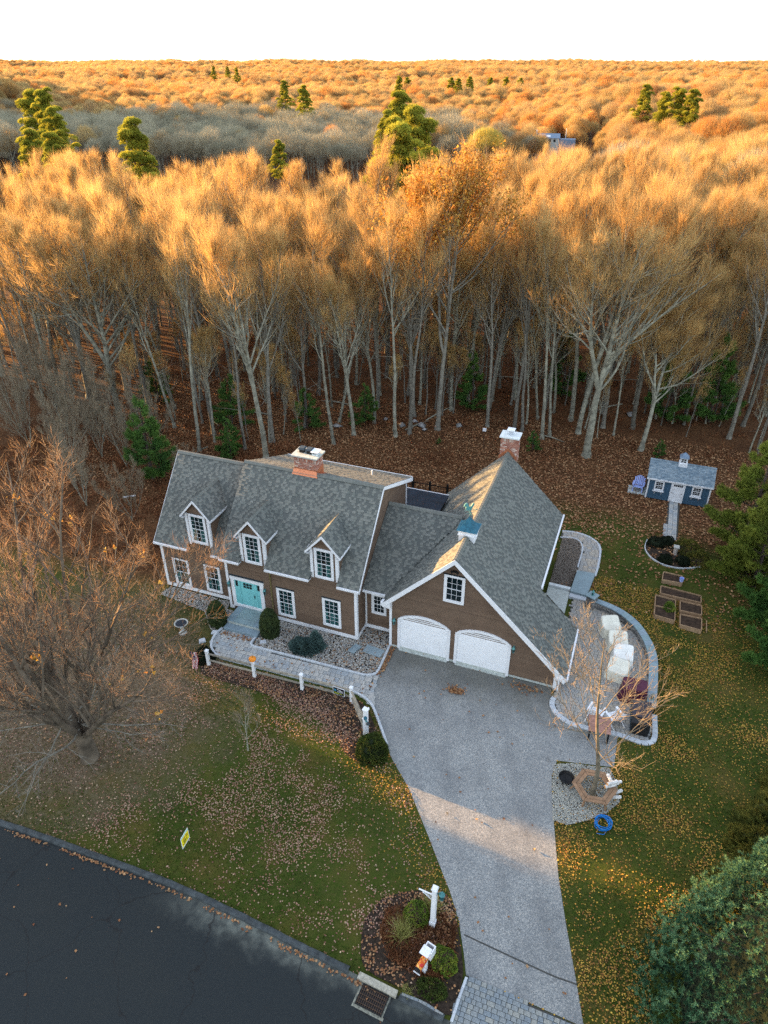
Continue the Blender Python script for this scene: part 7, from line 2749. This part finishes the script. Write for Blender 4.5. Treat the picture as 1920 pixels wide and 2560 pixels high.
# small pines and hemlocks under the wood
for (x, y, kin, s_, l) in ((-22.3, 11.6, PINE_G2, .95, 'largest young green pine beside the left end of the roof'),
                           (-21.3, 22.0, PINE_G, .95, 'dark young hemlock between trunks left of the chimney'), (-18.9, 17.6, PINE_G, .62, 'smaller bright green pine behind the left ridge'),
                           (-18.2, 16.6, PINE_G, .45, 'smallest green pine just above the left roof ridge'), (-14.9, 24.3, PINE_G, .75, 'rounded dark young pine under the tall forked tree'),
                           (-10.4, 27.0, PINE_G, .72, 'flat-topped dark hemlock right of the rounded young pine'), (4.9, 27.2, PINE_G, .35, 'small dark pine right of the garage chimney'),
                           (15.0, 29.7, PINE_G, .3, 'small dark pine behind the left corner of the shed roof'), (-2.9, 25.5, PINE_G, .12, 'tiny evergreen seedling in the leaves'),
                           (-2.0, 33.5, PINE_G2, .75, 'shadowy hemlock inside the wood behind the oak'), (15.5, 37.5, PINE_G2, 1.0, 'dark hemlock deep in the wood behind the shed'),
                           (19.0, 38.5, PINE_G2, 1.1, 'second dark hemlock deep in the wood right of the shed'), (5.5, 40, PINE_G2, .9, 'dim evergreen among the trunks behind the broad tree'),
                           (-31, 24.5, PINE_G, .9, 'dim evergreen under the left trees')):
    t = thing('young_pine', l, 'pine tree', (x, y, 0), RR.random() * 6)
    t.scale = (s_,) * 3
    obj('trunk', kin[0], parent=t)
    obj('crown', kin[1], parent=t)

# undergrowth at the edge of the woods
g = np.random.default_rng(350)
q = density_pts(26000, (-38, 26, 2, 46), lambda x, y: clump(x, y, 2.6, 55, .45, .75) * sstep(y - .45 * x, 18, 26) * (y < 46), 351)
ql2 = density_pts(5000, (-36, -15, 1, 20), lambda x, y: clump(x, y, 2.2, 57, .3, .7) * (y < 20), 352)
q = np.vstack([q, ql2])
q = q[in_view(q[:, 0], q[:, 1]) & ~on_hard(q)]
q = q[~((q[:, 0] > 8) & (q[:, 1] < 24))]
V, T, _ = blades(np.column_stack([q, np.zeros(len(q))]), np.tile([0, 0, 1.0], (len(q), 1)), .5, .05, 5, .7, 353)
obj('undergrowth', mesh_np('undergrowth', V, None, T, ('rust_brush',)), kind='stuff')
# fallen branches and saplings
for i in range(22):
    a_, b_ = g.uniform(-38, 30), g.uniform(52, 78)
    x, y = from_cam(a_, b_)
    if y < edge_v(x) - 2:
        continue
    L_ = g.uniform(1.5, 5)
    an = g.random() * 6
    o = obj('fallen_branch', MB().tube([(0, 0, .08), (math.cos(an) * L_ / 2, math.sin(an) * L_ / 2, .2), (math.cos(an) * L_, math.sin(an) * L_, .1)], [.07, .06, .02], 5), 'lichen_bark', loc=(float(x), float(y), 0))
    tag(o, 'fallen grey branch lying on the leaves inside the woods', 'branch', 'fallen branches in the woods')

# ---- the big multi-stemmed maple in the front yard
mat('maple_bark', [(.115, .09, .065)], ns=1.2, na=.55, detail=4, rough=.95, bump=.5, bs=9)
MAP = bare_tree(420, h=14.5, r0=.36, n1=14, len1=.42, ang1=40, n2=8, n3=6, ntw=2, stems=9, twL=.6, twW=.009, wig=.09, trop1=.05, bark='maple_bark', twig='maple_twig', fork_z=1.6, up2=.15, ups=.3)
mt = thing('maple_tree', 'large spreading multi-stemmed bare maple with orange twig tips in the front yard', 'tree', (-8.8, -11.9, 0), 1.0)
mt.scale = (1.0, 1.0, 1.0)
obj('trunk', MAP[0], parent=mt)
obj('crown', MAP[1], parent=mt)
g = np.random.default_rng(421)
lp_ = MAP[2][2].reshape(-1, 3)
lp_ = lp_[g.choice(len(lp_), 16, replace=False)]
lp_ = np.repeat(lp_, 5, 0) + g.normal(0, .12, (80, 3))
V, T = leafquads(lp_, .16, 422, 1.0)
obj('leaves', mesh_np('leaves', V, None, T, ('orange_leaf',)), parent=mt)
# a few low drooping limbs
gl = np.random.default_rng(423)
ac = Acc()
az = np.linspace(-1.2, 4.2, 9)
S = np.column_stack([np.cos(az) * .2, np.sin(az) * .2, gl.uniform(1.2, 3.2, 9)])
D = np.column_stack([np.cos(az), np.sin(az), np.full(9, .15)])
L = gl.uniform(3.5, 6.5, 9)
P1 = poly_grow(S, D, L, 8, gl, .12, -.02)
V, Q = tubes_np(P1, L * .009, L * .002, 5)
ac.q(V, Q)
S, D, L2, par, t = spawn(P1, L, 9, .2, 1, 50, .35, gl, up=-.05)
P2 = poly_grow(S, D, L2, 4, gl, .15, 0)
V, Q = tubes_np(P2, L2 * .009, L2 * .003, 4)
ac.q(V, Q)
S, D, L3, par, t = spawn(P2, L2, 9, .1, 1, 45, .5, gl)
s = norm(np.cross(D, gl.normal(size=D.shape)))
V = np.stack([S - s * .01, S + s * .01, S + D * L3[:, None]], 1).reshape(-1, 3)
ac.t(V, np.arange(len(D) * 3).reshape(-1, 3))
obj('lower_limbs', ac.mesh('lower_limbs', ('bark',)), parent=mt)

mat('young_bark', [(.17, .145, .105)], ns=3, na=.3, rough=.9)
# ---- young tree inside the hexagonal bench
YT = bare_tree(432, h=10.4, r0=.115, crown0=.25, n1=20, len1=.40, ang1=62, n2=8, n3=4, ntw=2, twL=.35, twW=.016, wig=.09, trop1=.05, bark='young_bark', twig='young_twig', up2=.1, ups=.3)
yt = thing('young_tree', 'young bare tree with wide thin branches growing through the hexagonal bench', 'tree', (13.72, -5.6, 0), .8)
obj('trunk', YT[0], parent=yt)
obj('crown', YT[1], parent=yt)

# ---- small sapling on the front lawn
SAP = bare_tree(440, h=3.6, r0=.035, crown0=.2, n1=12, len1=.4, ang1=35, n2=6, n3=4, ntw=3, twL=.3, twW=.012, wig=.1, bark='lichen_bark', twig='young_twig')
st_ = thing('sapling', 'thin greyish sapling on the front lawn left of the boxwood', 'sapling', (-2.0, -8.9, 0))
obj('trunk', SAP[0], parent=st_)
obj('crown', SAP[1], parent=st_)

# ---- brush left of the house
BR = bare_tree(441, h=6.0, r0=.06, n1=8, len1=.36, ang1=32, n2=6, n3=4, ntw=3, stems=5, twL=.5, twW=.016, fork_z=.2, bark='lichen_bark', twig='young_twig')
for i, (x, y, s_) in enumerate(((-20.0, 6.0, .75), (-24.5, 6.5, .9), (-28.5, 9.5, 1.0), (-25.5, 12.5, .9), (-31, 12.5, 1.0), (-18.5, 11.0, .6), (-34, 15.5, 1.2), (-37, 18.5, 1.25), (-30.5, 15.8, 1.1), (-27.5, 16.5, 1.0), (-41, 20, 1.3), (-35.5, 12.5, 1.1), (-39, 15, 1.2), (-25.5, 16.0, .9), (-33, 19, 1.2), (-44, 23, 1.3), (-28.5, 13.2, 1.0))):
    t = thing('brush', 'tangled bare brush growing between the maple and the woods', 'shrub', (x, y, 0), RR.random() * 6, 'brush left of the house')
    t.scale = (s_,) * 3
    obj('stems', BR[0], parent=t)
    obj('twigs', BR[1], parent=t)

# ---- evergreens along the right border
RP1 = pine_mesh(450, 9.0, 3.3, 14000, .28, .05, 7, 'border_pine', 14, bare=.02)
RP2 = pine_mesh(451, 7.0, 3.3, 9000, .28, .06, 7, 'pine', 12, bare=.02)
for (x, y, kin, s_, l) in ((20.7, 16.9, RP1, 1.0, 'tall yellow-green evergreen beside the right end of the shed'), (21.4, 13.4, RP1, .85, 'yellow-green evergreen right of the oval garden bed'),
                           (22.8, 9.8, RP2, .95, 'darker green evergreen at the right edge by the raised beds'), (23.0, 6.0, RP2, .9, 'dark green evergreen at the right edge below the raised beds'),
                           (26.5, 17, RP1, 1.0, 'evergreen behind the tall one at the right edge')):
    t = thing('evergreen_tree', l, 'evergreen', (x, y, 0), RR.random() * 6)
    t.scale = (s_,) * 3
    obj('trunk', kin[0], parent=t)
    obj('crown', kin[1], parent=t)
leafy('yew_shrub', 'wide feathery olive-green shrub behind the big blue pine', (21.6, -5.6, 0), 2.3, 2.4, 2.2, 'yew', 5200, .26, .04, 460, k=7, spread=.6, cat='shrub')
leafy('yew_shrub', 'second feathery olive shrub tucked between lawn and the big blue pine', (20.2, -8.6, 0), 1.7, 2.0, 1.9, 'yew', 4200, .26, .04, 461, k=7, spread=.6, cat='shrub')
leafy('yew_shrub', 'small dark yew at the right edge above the feathery shrubs', (22.6, -2.6, 0), 1.6, 1.8, 2.0, 'yew', 2600, .24, .04, 462, k=6, spread=.6, cat='shrub')


def big_pine():
    g = np.random.default_rng(470)
    t = thing('blue_pine_tree', 'huge blue-green pine filling the bottom right corner', 'pine tree', (21.2, -13.1, 0))
    H_, R_ = 12.0, 5.2
    ac = Acc()
    base = poly_grow(np.array([[0, 0, -.3]]), np.array([[0, 0, 1.0]]), np.array([H_]), 8, g, .015, .05)
    V, Q = tubes_np(base, np.array([.28]), np.array([.03]), 8)
    ac.q(V, Q)
    nb_ = 130
    hz_ = np.clip((np.arange(nb_) + g.random(nb_)) / nb_ * .97 + .01, 0, .985)
    az = np.arange(nb_) * 2.39996 + g.normal(0, .2, nb_)
    ln = R_ * (1 - hz_) ** .62 * g.uniform(.80, 1.03, nb_) + .2
    S = np.column_stack([np.zeros(nb_), np.zeros(nb_), hz_ * H_])
    D = np.stack([np.cos(az), np.sin(az), np.full(nb_, .12)], -1)
    B = poly_grow(S, D, ln, 6, g, .03, .02)
    V, Q = tubes_np(B, .012 + ln * .01, np.full(nb_, .01), 4)
    ac.q(V, Q)
    obj('trunk', ac.mesh('trunk', ('dark_bark',)), parent=t)

    # plump needle tufts over the uneven outer face of the crown, dark ones deeper in
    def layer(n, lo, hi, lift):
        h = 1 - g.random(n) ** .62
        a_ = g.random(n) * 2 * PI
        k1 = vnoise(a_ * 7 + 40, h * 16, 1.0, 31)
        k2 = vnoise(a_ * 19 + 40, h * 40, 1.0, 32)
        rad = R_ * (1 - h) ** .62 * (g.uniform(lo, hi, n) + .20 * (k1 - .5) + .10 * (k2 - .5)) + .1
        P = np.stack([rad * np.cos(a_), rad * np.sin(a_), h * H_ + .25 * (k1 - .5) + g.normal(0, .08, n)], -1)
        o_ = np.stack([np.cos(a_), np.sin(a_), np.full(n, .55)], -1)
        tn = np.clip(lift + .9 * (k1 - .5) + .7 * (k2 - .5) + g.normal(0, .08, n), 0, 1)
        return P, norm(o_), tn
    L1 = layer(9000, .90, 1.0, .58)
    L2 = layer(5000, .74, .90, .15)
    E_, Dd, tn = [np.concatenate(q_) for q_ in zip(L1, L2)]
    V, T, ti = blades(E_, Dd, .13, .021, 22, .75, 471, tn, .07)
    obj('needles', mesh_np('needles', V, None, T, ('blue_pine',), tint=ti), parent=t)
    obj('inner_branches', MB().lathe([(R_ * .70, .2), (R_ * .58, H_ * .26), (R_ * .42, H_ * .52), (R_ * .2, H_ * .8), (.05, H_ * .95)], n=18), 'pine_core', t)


big_pine()

# ---- far house in the trees
fx, fy, fz = at_pix(1185, 288, 322)
fh_s = .72
fh = thing('far_house', 'small slate-blue roofed house with white chimney far off among the golden trees', 'house', (fx, fy, fz - 5.2 * fh_s), math.radians(10))
fh.scale = (fh_s,) * 3
obj('wall', MB().box(-6, 6, -3.4, 3.4, -9, 3.2), 'cement', fh)
obj('roof', MB().yz([(-4, 3.1), (0, 5.2), (4, 3.1)], -6.5, 6.5), 'slate_blue', fh)
obj('wing', MB().box(6.01, 15, -3, 3, -9, 2.6), 'slate_blue', fh)
obj('chimney', MB().box(-6.9, -6.1, -.8, .8, -2, 6.8), 'white_paint', fh)
obj('pole', MB().tube([(9.5, 0, 2), (9.5, 0, 7.8)], .12, 5), 'white_paint', fh)
for i in range(4):
    obj('window', MB().box(-4.8 + i * 2.6, -3.6 + i * 2.6, -3.45, -3.41, 1.2, 2.5), 'black', fh)
obj('skylight', MB().prism([(-1, -3.0, 3.65), (1.2, -3.0, 3.65), (1.2, -1.6, 4.4), (-1, -1.6, 4.4)], [(-1, -3.05, 3.72), (1.2, -3.05, 3.72), (1.2, -1.65, 4.47), (-1, -1.65, 4.47)]), 'white_paint', fh)

# ---- unseen evergreen belt left of the yard, added to shade it
BELT = pine_mesh(480, 15.5, 3.2, 2800, .6, .2, 5, 'pine', 11, bare=.02)
belt = kinds_collection('belt_kinds', [joined(BELT, 'tree_kind')])
P, s_ = [], []
g = np.random.default_rng(481)
for row, xx in enumerate((-66, -63.5, -70, -74)):
    yy = -60.0
    while yy < 24:
        y_ = yy + g.uniform(-.4, .4)
        yc_ = y_ + .088 * (0)
        gapc = 1.7
        sc = g.uniform(.93, 1.12)
        if abs(y_ - gapc) < 1.8:  # shorter trees, shaped to let a sun stripe onto the drive
            sc = .62
        P.append((xx + g.uniform(-.4, .4), y_, 0))
        s_.append(sc)
        yy += 1.7
P = np.array(P)
instancer('shade_belt', P, s_, g.random(len(P)) * 6.28, belt, np.zeros(len(P)))
